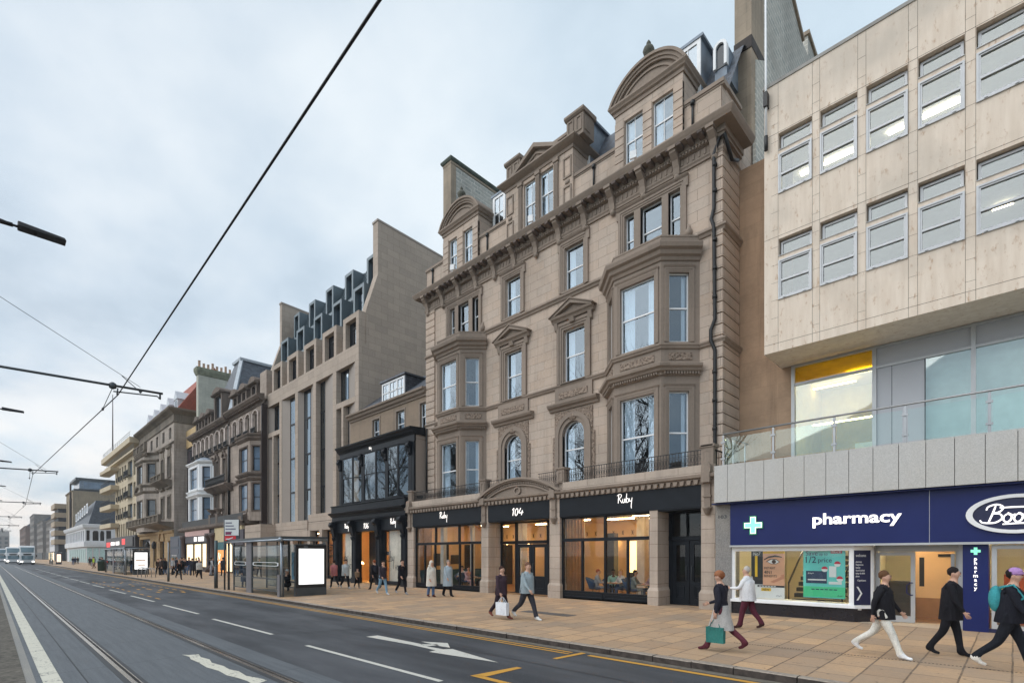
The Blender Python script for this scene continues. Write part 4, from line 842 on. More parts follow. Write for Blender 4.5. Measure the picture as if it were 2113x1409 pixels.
t=build('offer_poster',m,[plain('printed_turquoise',(.13,.55,.5),.5,0,.15,1),plain('printed_mint',(.06,.55,.26),.5,0,.06,1),plain('printed_navy',(.02,.04,.09),.5),PAPER,plain('printed_red',(.5,.02,.05),.5)]); tag(t,'turquoise and green half price offer poster hanging in the pharmacy window','poster')
FC=Fr(-3.36,17.8,1,1)
m=M(); m.fbox(FC,.02,.5,.7,2.31,-.03,.0); m.c=1
tfit(m,FC,'welcome',.06,.36,2.12,.12,.002)
for i,s in enumerate(('pharmacy','fragrances','beauty','food & drink','baby & child','photo')): tfit(m,FC,s,.06,.06+.022*len(s),1.95-i*.085,.07,.002)
tfit(m,FC,'Opticians',.11,.36,1.4,.075,.002); m.fring(FC,[(.08,1.24),(.2,1.04),(.08,.84)],[(.13,1.24),(.25,1.04),(.13,.84)],0,.006); build('welcome_panel',m,[NAVYD,PAPER],ph)
# entrance
FD=Fr(0,18.6)
m=M(); rectframe(m,FD,-3.05,-1.05,.18,2.36,-.1,0,.09,.02); m.fbox(FD,-3.2,-3.05,.18,2.45,-.1,.03); m.fbox(FD,-1.05,-.95,.18,2.45,-.1,.5); m.fbox(Fr(-2.95,18.2,0,1),0,.4,.18,2.45,-.06,.0); build('door_frame',m,ALU,ph)
m=M(); rectframe(m,FD,-2.95,-2.02,.22,2.26,-.06,.01,.1,.18); d=build('door',m,ALU,ph); m=M(); m.quad(FD.P(-2.9,.3,-.02),FD.P(-2.08,.3,-.02),FD.P(-2.08,2.2,-.02),FD.P(-2.9,2.2,-.02)); build('pane',m,CLEAR,d)
m=M(); m.tube([FD.P(-2.08,1.02,.02),FD.P(-2.12,1.02,.09),FD.P(-2.2,1.08,.1),FD.P(-2.2,1.3,.1),FD.P(-2.12,1.37,.09),FD.P(-2.08,1.37,.02)],.017,8); build('handle',m,NAVY,d)
m=M(); m.fbox(FD,-1.24,-1.16,.3,2.2,.0,.03); m.fbox(FD,-3.1,-.9,2.36,2.46,-.12,.02); build('door_edge',m,SILV,ph)
F2=Fr(0,20.3); m=M(); m.fbox(F2,-2.28,-1.28,.2,2.3,-.05,0); d=build('inner_door',m,plain('beech_door',(.6,.38,.2),.5,0,.08,1),ph); m=M(); m.fbox(F2,-2.1,-1.98,1.2,2.1,0,.01); m.fbox(F2,-1.65,-1.35,2.12,2.2,0,.05); build('vision_panel',m,BLKP,d); m=M(); m.fbox(F2,-2.28,-1.28,.2,.85,0,.006); build('kick_plate',m,plain('brown_plate',(.3,.15,.07),.4),d)
m=M(); m.quad((-3.2,17.72,.206),(-.95,17.72,.206),(-.95,19,.206),(-3.2,19,.206)); build('threshold_tiles',m,ashlar('threshold_tile',(.55,.46,.36),(.5,.41,.31),(.3,.24,.18),.55,.55,.006,.1,0),ph)
m=M(); m.box(-.95,-.45,17.78,18.7,.15,2.5); p=build('navy_pier',m,NAVY,ph); F=Fr(0,17.78)
m=M(); cross(m,-.7,2.27,.095,.034,0,.02); m.c=1
q=M()
for i,ch in enumerate('pharmacy'): m.text(F,ch,-.7,2.03-i*.108,.125,.01,.006,.003,'CENTER')
build('pier_lettering',m,[PGRN,LITW],p)
m=M(); rectframe(m,FW,-.4,XR,.3,2.42,-.1,0,.1,.1); 
for u in (1.6,3.6,5.6): m.fbox(FW,u-.05,u+.05,.3,2.42,-.1,0)
w=build('shop_window',m,ALU,ph); m=M(); m.quad(FW.P(-.3,.4,-.06),FW.P(XR,.4,-.06),FW.P(XR,2.4,-.06),FW.P(-.3,2.4,-.06)); build('pane',m,CLEAR,w); m=M(); m.fbox(FW,-.45,XR,.15,.3,-.1,0); build('stall_riser',m,NAVYD,ph)
# shop interior
m=M(); x0,x1,y0,y1=-6.95,8.9,17.95,24
m.quad((x0,y1,.2),(x1,y1,.2),(x1,y1,2.9),(x0,y1,2.9)); m.quad((x0,18,.2),(x0,y1,.2),(x0,y1,2.9),(x0,18,2.9)); m.quad((x1,18,.2),(x1,y1,.2),(x1,y1,2.9),(x1,18,2.9)); m.quad((x0,17.9,2.62),(x1,17.9,2.62),(x1,y1,2.62),(x0,y1,2.62)); m.box(-3.12,-3.05,18.7,21,.2,2.6)
m.c=1; m.quad((x0,18.7,.204),(x1,18.7,.204),(x1,y1,.204),(x0,y1,.204)); m.c=2; m.box(-6.9,-3.2,17.9,18.7,.55,.7)
m.c=3
for i in range(10): m.box(-5.6,-4.1,19.6+i*.26,19.9+i*.26,.3+i*.19,.44+i*.19)
m.tube([(-5.6,19.5,1.2),(-5.6,22,2.9)],.03,6); m.tube([(-4.0,19.5,1.2),(-4.0,22,2.9)],.03,6)
for x in (-5.6,-4.0,-3.5): m.tube([(x,19.5,.2),(x,19.5,1.25)],.025,6)
m.bar((-4,19.5,1.25),(-3.3,19.0,1.0),.04); m.bar((-4,19.5,.9),(-3.3,19.0,.6),.04); m.c=4; m.box(-.2,6,20.5,21.2,.2,1.6); m.c=5
for i in range(40): x=-.1+rnd.random()*5; m.box(x,x+.12,20.4,20.5,.5+.3*(i%4),.66+.3*(i%4))
m.c=3; m.box(-2.85,-2.3,20.0,20.4,.2,1.35)
build('shop_interior',m,[plain('cream_shop_wall',(.82,.74,.5),.8,0,.06,1),plain('shop_floor',(.22,.12,.07),.4),PAPER,plain('dark_stair',(.03,.025,.02),.5),plain('red_shelf',(.4,.08,.03),.5),plain('mixed_goods',(.6,.35,.25),.5,0,.6,9)],ph)
for i,(x,y) in enumerate(((-5.2,18.6),(-4.2,20.6),(-2.2,19.4),(-.2,19.0),(2,19.2),(4.5,19.2),(-6,21.5),(1,21.5))):
    m=M(); m.box(x-.6,x+.6,y-.05,y+.05,2.57,2.6); build('ceiling_strip_lamp',m,emis('shop_strip_lamp',(1,.86,.62),24) if i==0 else bpy.data.materials['shop_strip_lamp'],ph)
# glass balustrade
Yb=17.45
posts=[-7.04,-5.46,-3.78,-2.11,-.43,1.25,2.93,4.6,6.3]
bal=M()
for x in posts: bal.box(x-.03,x+.03,Yb-.02,Yb+.02,5.2,6.22); [bal.box(x-.07,x+.07,Yb-.05,Yb-.02,z,z+.06) for z in (5.4,5.95)]
for y in (18.3,19.4): bal.box(-7.06,-7.02,y-.03,y+.03,5.2,6.2)
bal.tube([(-7.04,19.7,6.26),(-7.04,Yb,6.26),(XR,Yb,6.26)],.03,8); build('balustrade_frame',bal,SILV,ph)
for a,b in zip(posts,posts[1:]):
    m=M(); m.quad((a+.06,Yb,5.26),(b-.06,Yb,5.26),(b-.06,Yb,6.12),(a+.06,Yb,6.12)); build('balustrade_pane',m,BALG,ph)
m=M(); m.quad((-7.04,Yb+.05,5.26),(-7.04,18.25,5.26),(-7.04,18.25,6.12),(-7.04,Yb+.05,6.12)); m.quad((-7.04,18.35,5.26),(-7.04,19.35,5.26),(-7.04,19.35,6.12),(-7.04,18.35,6.12)); build('balustrade_pane',m,BALG,ph)
# recessed first-floor glazing
m=M(); m.wall(FG,-8.02,-6.0,5.2,17.8,[],.1); build('side_wall',m,BROWNST,ph)
mul=[-5.98,-3.43,-.89,1.65,4.2,6.7,XR]
m=M()
for u in mul: m.fbox(FG,u-.06,u+.06,5.2,9.34,-.1,.08)
m.fbox(FG,-6.04,XR,8.58,8.66,-.1,.06); m.fbox(FG,-6.04,XR,9.26,9.34,-.1,.06); m.fbox(FG,-6.04,XR,5.2,5.32,-.1,.06); w=build('upper_glazing',m,ALU,ph)
m=M(); m.quad(FG.P(-5.95,5.3,0),FG.P(-3.45,5.3,0),FG.P(-3.45,8.6,0),FG.P(-5.95,8.6,0)); m.quad(FG.P(-2.05,5.3,0),FG.P(XR,5.3,0),FG.P(XR,8.6,0),FG.P(-2.05,8.6,0)); build('pane',m,glass('sky_pane',(.86,.95,.93),.22,.4,.02,.4,(.9,1,.98)),w)
m=M(); m.quad(FG.P(-5.95,8.64,0),FG.P(-3.45,8.64,0),FG.P(-3.45,9.28,0),FG.P(-5.95,9.28,0)); build('yellow_pane',m,glass('yellow_glass',(.95,.72,.03),.04,.3,.02,.3),w)
m=M(); m.fbox(FG,-3.38,-2.05,5.3,8.58,-.03,.0); m.fbox(FG,-3.38,XR,8.66,9.26,-.03,.01); m.c=1; m.fbox(FG,-2.955,-2.94,5.3,8.58,0,.006); m.fbox(FG,-2.08,-2.05,5.3,8.6,0,.02); m.fbox(FG,.3,1.2,8.72,9.2,.01,.02); build('blank_panels',m,[WPAN,DKGR],w)
m=M(); m.quad((-6,25.5,5.2),(XR,25.5,5.2),(XR,25.5,9.3),(-6,25.5,9.3)); m.quad((-6.0,21.5,5.2),(-6.0,25.5,5.2),(-6,25.5,9.3),(-6,21.5,9.3)); m.quad((-6,21.5,9.25),(XR,21.5,9.25),(XR,25.5,9.25),(-6,25.5,9.25)); m.quad((-6,21.5,5.25),(XR,21.5,5.25),(XR,25.5,5.25),(-6,25.5,5.25)); m.c=1; m.box(-5.6,-4.5,22.5,23,5.3,6.1); m.box(-4.3,-3.5,23,23.5,5.3,6.4); m.quad((-3.3,21.9,5.3),(XR,21.9,5.3),(XR,21.9,9.2),(-3.3,21.9,9.2)); build('first_floor_room',m,[plain('yellow_office_wall',(.6,.48,.16),.8),plain('office_blind',(.62,.68,.67),.7)],ph)
for (x0,x1,y,z) in ((-6,-4.5,24.2,9.1),(-4.6,-3.6,23.2,9.1),(-5.6,-3.6,22.5,7.2)):  # lowest strip hangs mid-room, added to light the lower glazing
    m=M(); m.box(x0,x1,y-.05,y+.05,z,z+.04); build('ceiling_strip_lamp',m,emis('yellow_strip_lamp',(1,.8,.35),10),ph)
# travertine box
cols=[-5.9+1.288*k for k in range(-0,11)]; hl=[]
for u in cols:
    for zb in (14.83,11.12): hl+= [(u,u+1.045,zb,zb+1.37),(u,u+1.045,zb+1.52,zb+2.13)]
m=M(); m.wall(FB,-6.37,XR,9.32,18.75,hl,.3)
m.quad((-6.37,19.4,9.32),(XR,19.4,9.32),(XR,21.5,9.36),(-6.37,21.5,9.36)); m.quad((-6.37,26,9.32),(-6.37,19.4,9.32),(-6.37,19.4,18.75),(-6.37,26,18.75)); m.quad((-6.37,19.4,18.75),(XR,19.4,18.75),(XR,26,18.75),(-6.37,26,18.75)); m.quad((-6.2,26,9.3),(XR,26,9.3),(XR,26,18.7),(-6.2,26,18.7)); m.quad((XR,19.4,9.32),(XR,26,9.32),(XR,26,18.75),(XR,19.4,18.75)); build('travertine_wall',m,TRAV,ph)
m=M(); m.box(-6.42,XR,19.37,19.75,18.75,18.86); build('coping',m,plain('grey_coping',(.3,.29,.27),.8,0,.2,2),ph)
m=M()
for u in cols:
    for q in (u-.012,u+1.057): m.fbox(FB,q-.004,q+.004,9.32,18.75,-.001,.003)
for z in (9.62,13.36,17.0,): m.fbox(FB,-6.37,XR,z-.005,z+.005,-.001,.003)
for u in [c-.243 for c in cols]:
    for z in [9.9+.62*k for k in range(14)]: m.fbox(FB,u+.005,u+.225,z-.003,z+.003,-.001,.003)
build('panel_joints',m,plain('panel_joint_dark',(.1,.08,.06),.9),ph)  # thin dark strips drawn along the panel joints
for i,u in enumerate(cols):
    for j,zb in enumerate((14.83,11.12)):
        m=M(); rectframe(m,FB,u+.0,u+1.045,zb,zb+1.37,-.1,.045,.05,.06); rectframe(m,FB,u+.05,u+.995,zb+.06,zb+1.32,-.08,.02,.045); m.fbox(FB,u+.08,u+.965,zb+.62,zb+.69,-.08,.025); m.fbox(FB,u+.16,u+.24,zb+.02,zb+.035,.045,.07); m.fbox(FB,u+.78,u+.86,zb+.02,zb+.035,.045,.07); w=build('window',m,ALU,ph)
        m=M(); m.quad(FB.P(u+.06,zb+.08,-.03),FB.P(u+.98,zb+.08,-.03),FB.P(u+.98,zb+1.3,-.03),FB.P(u+.06,zb+1.3,-.03)); build('pane',m,PANE if 'OFFP' not in globals() else OFFP,w)
        m=M(); rectframe(m,FB,u+.03,u+1.015,zb+1.53,zb+2.08,-.26,-.16,.07); m.fbox(FB,u,u+1.045,zb+1.52,zb+1.535,-.2,.03); w=build('top_light',m,ALU,ph)
        m=M(); m.quad(FB.P(u+.08,zb+1.56,-.2),FB.P(u+.98,zb+1.56,-.2),FB.P(u+.98,zb+2.05,-.2),FB.P(u+.08,zb+2.05,-.2)); build('pane',m,PANE if 'OFFP' not in globals() else OFFP,w)
m=M()
for z0,z1 in ((14.4,17.25),(10.7,13.5)):
    m.quad((-6.3,25,z0),(XR,25,z0),(XR,25,z1),(-6.3,25,z1)); m.quad((-6.3,19.75,z1),(XR,19.75,z1),(XR,25,z1),(-6.3,25,z1)); m.quad((-6.3,19.75,z0),(XR,19.75,z0),(XR,25,z0),(-6.3,25,z0)); m.quad((-6.3,19.75,z0),(-6.3,25,z0),(-6.3,25,z1),(-6.3,19.75,z1))
build('office_rooms',m,plain('office_grey',(.5,.5,.47),.9),ph)
for x0,x1,y,z in ((-6.0,-5.65,22.45,17.15),(-5.4,-4.25,22.45,17.15),(-3.2,-2.45,22.45,17.15),(-2.3,-1.2,22.45,17.15),(-.5,0,22.9,13.4),(1.2,2.4,23,17.15)):
    m=M(); m.box(x0,x1,y-.06,y+.06,z,z+.04); build('ceiling_strip_lamp',m,LAMPC,ph)
m=M(); m.tube([(-6.27,19.28,16.6),(-6.27,19.22,21.9)],[.05,.03],8); m.c=1; m.lathe((-6.27,19.28,16.5),[(.065,0),(.065,.5)],8); m.box(-6.33,-6.2,19.15,19.42,18.0,18.5); m.lathe((-6.27,19.22,21.9),[(.05,0),(.06,.06),(.02,.12)],8); build('flagpole',m,[WHITE,BLKM],ph)
# ---------------------------------------------------------------- number 106: black double shopfront, stone house behind
b6=thing('shop_house','narrow house with a two-storey black painted shopfront numbered 106 between the two larger hotel fronts','shop',(-32,18.2,.2))
FL=Fr(0,18.2); FU=Fr(0,18.85); FT=Fr(0,19.85)
X0,X1=-36.85,-27.08
# ground floor
m=M()
colx=[-36.5,-33.66,-30.36,-27.36]
for u in colx: m.fbox(FL,u-.28,u+.28,.18,4.55,-.5,.0); m.fbox(FL,u-.32,u+.32,.15,.6,-.5,.04); rectframe(m,FL,u-.2,u+.2,.8,3.2,0,.03,.05)
m.fbox(FL,X0,X1,3.86,4.62,-.5,-.06); build('shopfront_frame',m,BLK,b6)
m=M(); m.mould(FL,X0,X1,[(-.6,4.6),(.06,4.6),(.1,4.72),(.04,4.76),(.04,5.0),(.12,5.02),(.2,5.12),(.34,5.18),(.38,5.28),(.2,5.34),(.1,5.36),(.1,5.74),(.16,5.78),(.16,5.84),(-.6,5.88)])
along(FL,X0+.05,X1-.05,.14,lambda u:m.fbox(FL,u-.045,u+.045,5.03,5.12,.04,.16)); build('shopfront_cornice',m,BLK,b6)
for u in colx:
    m=M(); m.xpoly([(18.2,3.5),(18.1,3.55),(18.02,3.8),(17.98,4.1),(17.86,4.4),(17.84,4.62),(18.2,4.62)],u-.2,u+.2); m.tube([(u-.21,17.98,4.42),(u+.21,17.98,4.42)],.2,10); m.lathe((u,18.1,3.3),[(.03,-.1),(.12,.05),(.14,.2)],8); build('scroll_bracket',m,BLK,b6)
F=FL
fl=M(); fl.stroke(F,RB,-35.0,4.14,.34,-.05,.02,.02,1.2); fl.stroke(F,RB,-28.9,4.2,.37,-.05,.02,.02,1.2)
N6=[[(1.0,1),(.78,.6),(.72,.2),(.86,.0),(1.02,.18),(.96,.42),(.8,.4),(.74,.25)]]
fl.stroke(F,N1+N0+N6,-32.3,4.04,.36,-.05,.03,.02,1.7); build('fascia_lettering',fl,LITW,b6)
FWn=Fr(0,18.45)
for (a,b) in ((-36.22,-33.94),(-30.08,-27.64)):
    m=M(); rectframe(m,FWn,a,b,.25,3.88,-.08,0,.09,.24); w=build('shop_window',m,BLK,b6); m=M(); m.quad(FWn.P(a,.4,-.04),FWn.P(b,.4,-.04),FWn.P(b,3.85,-.04),FWn.P(a,3.85,-.04)); build('pane',m,CLEAR,w)
    m=M(); m.stroke(FWn,RB,a+.15,1.75,.72,-.03,.04,.004,1.1); tfit(m,FWn,'HOTEL',a+1.35,b-.15,1.2,.5,-.028,.002); build('window_lettering',m,BLKM,w)
m=M(); F=Fr(0,19.3); rectframe(m,F,-33.4,-30.64,.2,3.88,-.1,0,.1,.05); m.fbox(F,-33.4,-31.5,.2,3.88,-.06,-.02); m.fbox(F,-31.45,-31.35,.2,3.8,-.1,.02); m.fbox(F,-31.35,-30.7,2.2,2.45,-.1,.02); build('entrance_screen',m,BLK,b6)
m=M(); m.quad((X0,22.5,.2),(X1,22.5,.2),(X1,22.5,4.2),(X0,22.5,4.2)); m.quad((X0,18.6,.22),(X1,18.6,.22),(X1,22.5,.22),(X0,22.5,.22)); m.quad((X0,18.6,4.1),(X1,18.6,4.1),(X1,22.5,4.1),(X0,22.5,4.1)); m.quad((X0+.05,18.6,.2),(X0+.05,22.5,.2),(X0+.05,22.5,4.2),(X0+.05,18.6,4.2)); m.quad((X1-.05,18.6,.2),(X1-.05,22.5,.2),(X1-.05,22.5,4.2),(X1-.05,18.6,4.2))
m.c=1; m.box(-36.0,-34.0,18.8,18.85,.25,3.8); m.box(-29.9,-28.2,18.8,18.85,.25,3.8); m.c=2; m.box(-28.0,-27.5,19.5,19.6,.4,3.4); m.c=3; m.box(-33.3,-31.4,19.45,19.5,.2,3.8)
build('lobby_room',m,[WARMW,plain('cream_blind',(.82,.74,.64),.8),plain('leaf_green_panel',(.2,.32,.08),.6,0,.4,5),BLK],b6)
for x,z,y in ((-34.5,1.55,19.2),(-30.9,2.6,20.4)):
    m=M(); m.lathe((x,y,z),[(.28,0),(.2,.12),(.05,.2)],12); m.c=1; m.lathe((x,y,z-.5),[(.02,-.6),(.02,.5)],6); build('table_lamp',m,[BULB,BLKM],b6)
for x in (-35,-31,-28.6):
    m=M(); m.box(x-.7,x+.7,20,20.08,4.03,4.07); build('ceiling_strip_lamp',m,LAMPW,b6)
# first floor
m=M(); m.fbox(FU,-36.95,X1,9.42,9.86,-.1,.02); m.mould(FU,-37.05,X1+.05,[(-.8,9.84),(.04,9.84),(.1,9.94),(.2,10.0),(.26,10.12),(.36,10.2),(.38,10.3),(-.8,10.36)]); build('upper_cornice',m,BLK,b6)
m=M()
for a,b in ((-36.95,-36.62),(-27.72,-27.1)): m.fbox(FU,a,b,5.85,9.42,-.1,.05)
m.fbox(FU,-36.95,X1,5.8,5.98,-.6,.1)
fl=M(); fl.stroke(FU,RB,-32.6,9.66,.2,.02,.014,.01,1.2); u_=build('upper_front',m,BLK,b6); build('fascia_lettering',fl,LITW,u_)
for k,(a,b) in enumerate(((-36.4,-33.66),(-33.3,-30.44),(-30.2,-27.72))):
    c=(a+b)/2; pts=[(a,18.95),(a+.32,18.6),(b-.9,18.6),(b,19.0)]; 
    for i in range(3):
        p,q=pts[i],pts[i+1]; f=Fr(*p,q[0]-p[0],q[1]-p[1]); L=math.hypot(q[0]-p[0],q[1]-p[1])
        sash(b6,f,0.0,L,5.98,9.4,0,1,'',BLK,PANEB if i<2 else PANE,.085,.55)
    m=M(); m.prism([(a,19.3)]+pts+[(b,19.3)],9.36,9.44); m.prism([(a,19.3)]+pts+[(b,19.3)],5.9,6.0); build('bay_head',m,BLK,b6)
for u in (-36.7,-33.48,-30.32,-27.5):
    m=M(); m.fbox(FU,u-.14,u+.14,5.9,9.42,-.2,.06); m.xpoly([(18.85,8.5),(18.7,8.7),(18.62,9.0),(18.55,9.42),(18.85,9.42)],u-.17,u+.17); m.tube([(u-.18,18.66,9.16),(u+.18,18.66,9.16)],.17,10); m.tube([(u-.13,18.74,8.66),(u+.13,18.74,8.66)],.1,8); build('scroll_bracket',m,BLK,b6)
m=M(); m.quad((-27.1,18.95,5.3),(-27.1,19.85,5.3),(-27.1,19.85,9.95),(-27.1,18.95,9.95)); m.box(X0,-27.1,18.9,19.85,9.9,10.05); build('return_wall',m,MODPAN,b6)
m=M(); m.quad((X0,21.5,5.3),(X1,21.5,5.3),(X1,21.5,9.9),(X0,21.5,9.9)); m.quad((X0,18.9,5.4),(X1,18.9,5.4),(X1,21.5,5.4),(X0,21.5,5.4)); m.quad((X0,18.9,9.6),(X1,18.9,9.6),(X1,21.5,9.6),(X0,21.5,9.6)); m.quad((X1-.1,19,5.3),(X1-.1,21.5,5.3),(X1-.1,21.5,9.9),(X1-.1,19,9.9)); m.tube([(-31.2,19.6,6),(-31.5,19.5,6.8),(-31.3,19.6,7.4),(-31.5,19.7,8.2)],.06,6); build('upper_room',m,plain('brown_room',(.12,.095,.08),.9),b6)
m=M(); m.lathe((-28.15,20.3,7.7),[(.05,0),(.07,.1),(.05,.2)],8); build('wall_lamp',m,BULB,b6)
# stone house above
m=M(); hs=[(-33.85,-32.9,10.4,12.12),(-30.7,-29.68,10.4,12.12),(-27.9,-27.2,10.4,12.12)]; m.wall(FT,-37.2,-27.1,9.9,12.7,hs,.2); build('stone_wall',m,ashlar('house_stone',(.36,.28,.21),(.24,.19,.145),(.16,.125,.1),.85,.36,.006,.4,.3),b6)
m=M(); m.mould(FT,-37.2,-27.1,[(0,12.5),(.08,12.52),(.1,12.62),(.24,12.7),(.3,12.84),(.42,12.9),(.44,13.02),(0,13.1)]); build('eaves_cornice',m,TRIM,b6)
for h in hs:
    m=M(); rectframe(m,FT,h[0]-.12,h[1]+.12,h[2]-.1,h[3]+.14,0,.03,.12); build('window_surround',m,TRIM,b6); sash(b6,FT,*h,-.14,curt='')
m=M(); m.quad((-37.2,19.75,13.0),(-27.1,19.75,13.0),(-27.1,23.5,16),(-37.2,23.5,16)); m.quad((-37.2,20.6,9.9),(-27.1,20.6,9.9),(-27.1,20.6,13),(-37.2,20.6,13)); build('roof',m,SLATE,b6)
for x0,x1 in ((-33.75,-30.7),(-28.0,-26.6)):
    m=M(); F=Fr(0,20.6); m.fbox(F,x0,x1,13.3,14.95,-2.6,-.0); m.fbox(F,x0-.12,x1+.12,14.95,15.1,-2.7,.16); d=build('roof_dormer',m,SLATE,b6)
    m=M(); rectframe(m,F,x0+.05,x1-.05,13.4,14.9,0,.07,.14); n=3 if x1-x0>2 else 1
    for k in range(1,n): u=x0+(x1-x0)*k/n; m.fbox(F,u-.08,u+.08,13.5,14.8,0,.06)
    for k in range(n): u=x0+(x1-x0)*(k+.5)/n; m.fbox(F,u-.015,u+.015,13.5,14.8,0,.05)
    m.fbox(F,x0+.1,x1-.1,14.1,14.17,0,.06); w=build('window_frame',m,WHITE,d); m=M(); m.fbox(F,x0+.1,x1-.1,13.5,14.85,0,.02); build('pane',m,PANEB,w)
# ---------------------------------------------------------------- modern hotel next door
mo=thing('modern_building','modern stone building with tall slot windows, angled panels and rows of blue-grey metal dormers','office building',(-46.6,20.4,.2))
FM=Fr(0,20.4); A0,A1=-56.45,-36.9
ops=[(-55.83,-52.69),(-52.07,-48.91),(-48.26,-45.04),(-44.47,-41.24),(-40.63,-37.5)]
m=M(); m.wall(FM,A0,A1,5.0,18.95,[(a,b,5.3 if i<2 else 5.3 if i==2 else 5.75,17.6) for i,(a,b) in enumerate(ops)],.5)
m.xpoly([(20.4,0.2),(30,.2),(30,29.0),(22.11,29.35),(22.11,25.0),(21.05,21.74),(21.05,19.0),(20.4,18.95)],A1-.001,A1)
m.quad((A0,20.4,18.95),(A1,20.4,18.95),(A1,21.2,18.95),(A0,21.2,18.95))
for o in ops[0],ops[4]: m.fbox(FM,o[0],o[1],14.4,14.84,-.3,.0)
m.fbox(FM,-54.5,-54.2,5.3,14.4,-.45,0); m.fbox(FM,-39.75,-39.42,5.7,14.4,-.45,0); build('stone_wall',m,MODST,mo)
wins=[(-55.05,-52.69),(-51.1,-48.91),(-47.9,-46.45),(-44.47,-43.6),(-40.63,-39.3)]
for i,((a,b),(c,d)) in enumerate(zip(ops,wins)):
    zs=[(5.3 if i<3 else 5.75,17.6)] if i in(1,2,3) else [(5.5,14.4),(14.84,17.6)]
    for j,(z0,z1) in enumerate(zs):
        m=M()
        if c>a+.05: m.quad(FM.P(a,z0,-.03),FM.P(c,z0,-.46),FM.P(c,z1,-.46),FM.P(a,z1,-.03))
        if d<b-.05: m.quad(FM.P(d,z0,-.46),FM.P(b,z0,-.03),FM.P(b,z1,-.03),FM.P(d,z1,-.46))
        build('splayed_panel',m,MODPAN,mo)
        m=M(); rectframe(m,FM,c,d,z0,z1,-.5,-.44,.09)
        for z in (14.97,11.62,8.3):
            if z0+.5<z<z1-.5: m.fbox(FM,c,d,z-.09,z+.09,-.5,-.43); m.fbox(FM,c+(d-c)*.5-.02,c+(d-c)*.5+.02,z-1.0,z,-.5,-.44)
        w=build('slot_window',m,BLK,mo); m=M(); m.quad(FM.P(c,z0,-.47),FM.P(d,z0,-.47),FM.P(d,z1,-.47),FM.P(c,z1,-.47)); build('pane',m,PANEB,w)
        m=M(); curtain(m,FM,c+.1,c+(d-c)*.45,z0,z1,-.75); build('curtain',m,CURT,w)
m=M(); m.quad((A0,21.7,5),(A1-.02,21.7,5),(A1-.02,21.7,19),(A0,21.7,19)); build('rooms',m,DKIN,mo)
# attic storey
m=M()
for i in range(5):
    a=(-54.62,-50.83,-47.03,-43.23,-39.5)[i]; b=a+2.55
    rectframe(m,FM,a,b,18.95,21.55,-1.3,-.03,.42,.02); m.box(a,b,21.3,21.75,18.95,21.5)
    m.fbox(FM,b,min(b+1.2,A1-.01),18.95,20.25,-1.4,-.6); m.fbox(FM,b,min(b+.6,A1-.01),18.95,20.7,-1.4,-.62)
m.fbox(FM,A0,-54.6,18.95,20.3,-1.4,-.6); build('stone_dormers',m,MODST,mo)
for i in range(5):
    a=(-54.62,-50.83,-47.03,-43.23,-39.5)[i]; m=M(); rectframe(m,FM,a+.42,a+2.13,18.97,21.13,-.55,-.42,.09); m.fbox(FM,a+.5,a+2.05,20.55,20.65,-.55,-.42); m.fbox(FM,a+.44,a+1.0,19,21.1,-.55,-.46); w=build('window',m,BLK,mo); m=M(); m.quad(FM.P(a+.9,19,-.48),FM.P(a+2.1,19,-.48),FM.P(a+2.1,21.1,-.48),FM.P(a+.9,21.1,-.48)); build('pane',m,PANEB,w)
m=M(); m.quad((A0,21.0,20.5),(A1-.4,21.0,20.5),(A1-.4,24.2,28.1),(A0,24.2,28.1)); m.quad((A0,24.2,28.1),(A1-.4,24.2,28.1),(A1-.4,30,28.3),(A0,30,28.3))
x=A0+.3
while x<A1-.4: m.add([(x,21.0,20.5),(x+.04,21.0,20.5),(x+.04,24.2,28.1),(x,24.2,28.1),(x,20.94,20.54),(x+.04,20.94,20.54),(x+.04,24.14,28.14),(x,24.14,28.14)],[(0,4,7,3),(1,2,6,5),(4,5,6,7)]); x+=.42
build('standing_seam_roof',m,ZINC,mo)
def mdorm(a,b,y,z0,z1):
    F=Fr(0,y); m=M(); rectframe(m,F,a,b,z0,z1,-2.2,0,.27,.3); m.fbox(F,a+.05,b-.05,z0,z1-.02,-2.4,-.6); w=build('metal_dormer',m,ZINC,mo)
    m=M(); m.quad(F.P(a+.27,z0+.3,-.32),F.P(b-.27,z0+.3,-.32),F.P(b-.27,z1-.27,-.32),F.P(a+.27,z1-.27,-.32)); build('pane',m,PANEB,w)
for a,b in ((-54.8,-52.95),(-50.95,-49.15),(-47.1,-45.35),(-43.38,-41.65),(-39.6,-37.85)): mdorm(a,b,21.4,21.9,24.45)
for a,b in ((-55.2,-53.8),(-51.5,-50.05),(-47.75,-46.2),(-43.95,-42.4),(-40.05,-38.55)): mdorm(a,b,22.9,25.1,27.85)
for x0,x1 in ((A1-.75,A1-.002),(A0-.5,A0)):
    m=M(); m.xpoly([(21.05,18.9),(30,18.9),(30,29.0),(22.11,29.35),(22.11,25.0),(21.05,21.74)],x0,x1); build('gable_wall',m,MODST,mo)
    m=M(); m.xpoly([(22.05,29.34),(30,28.99),(30,29.14),(22.05,29.5)],x0-.05,x1+.04); build('gable_coping',m,MODPAN,mo)
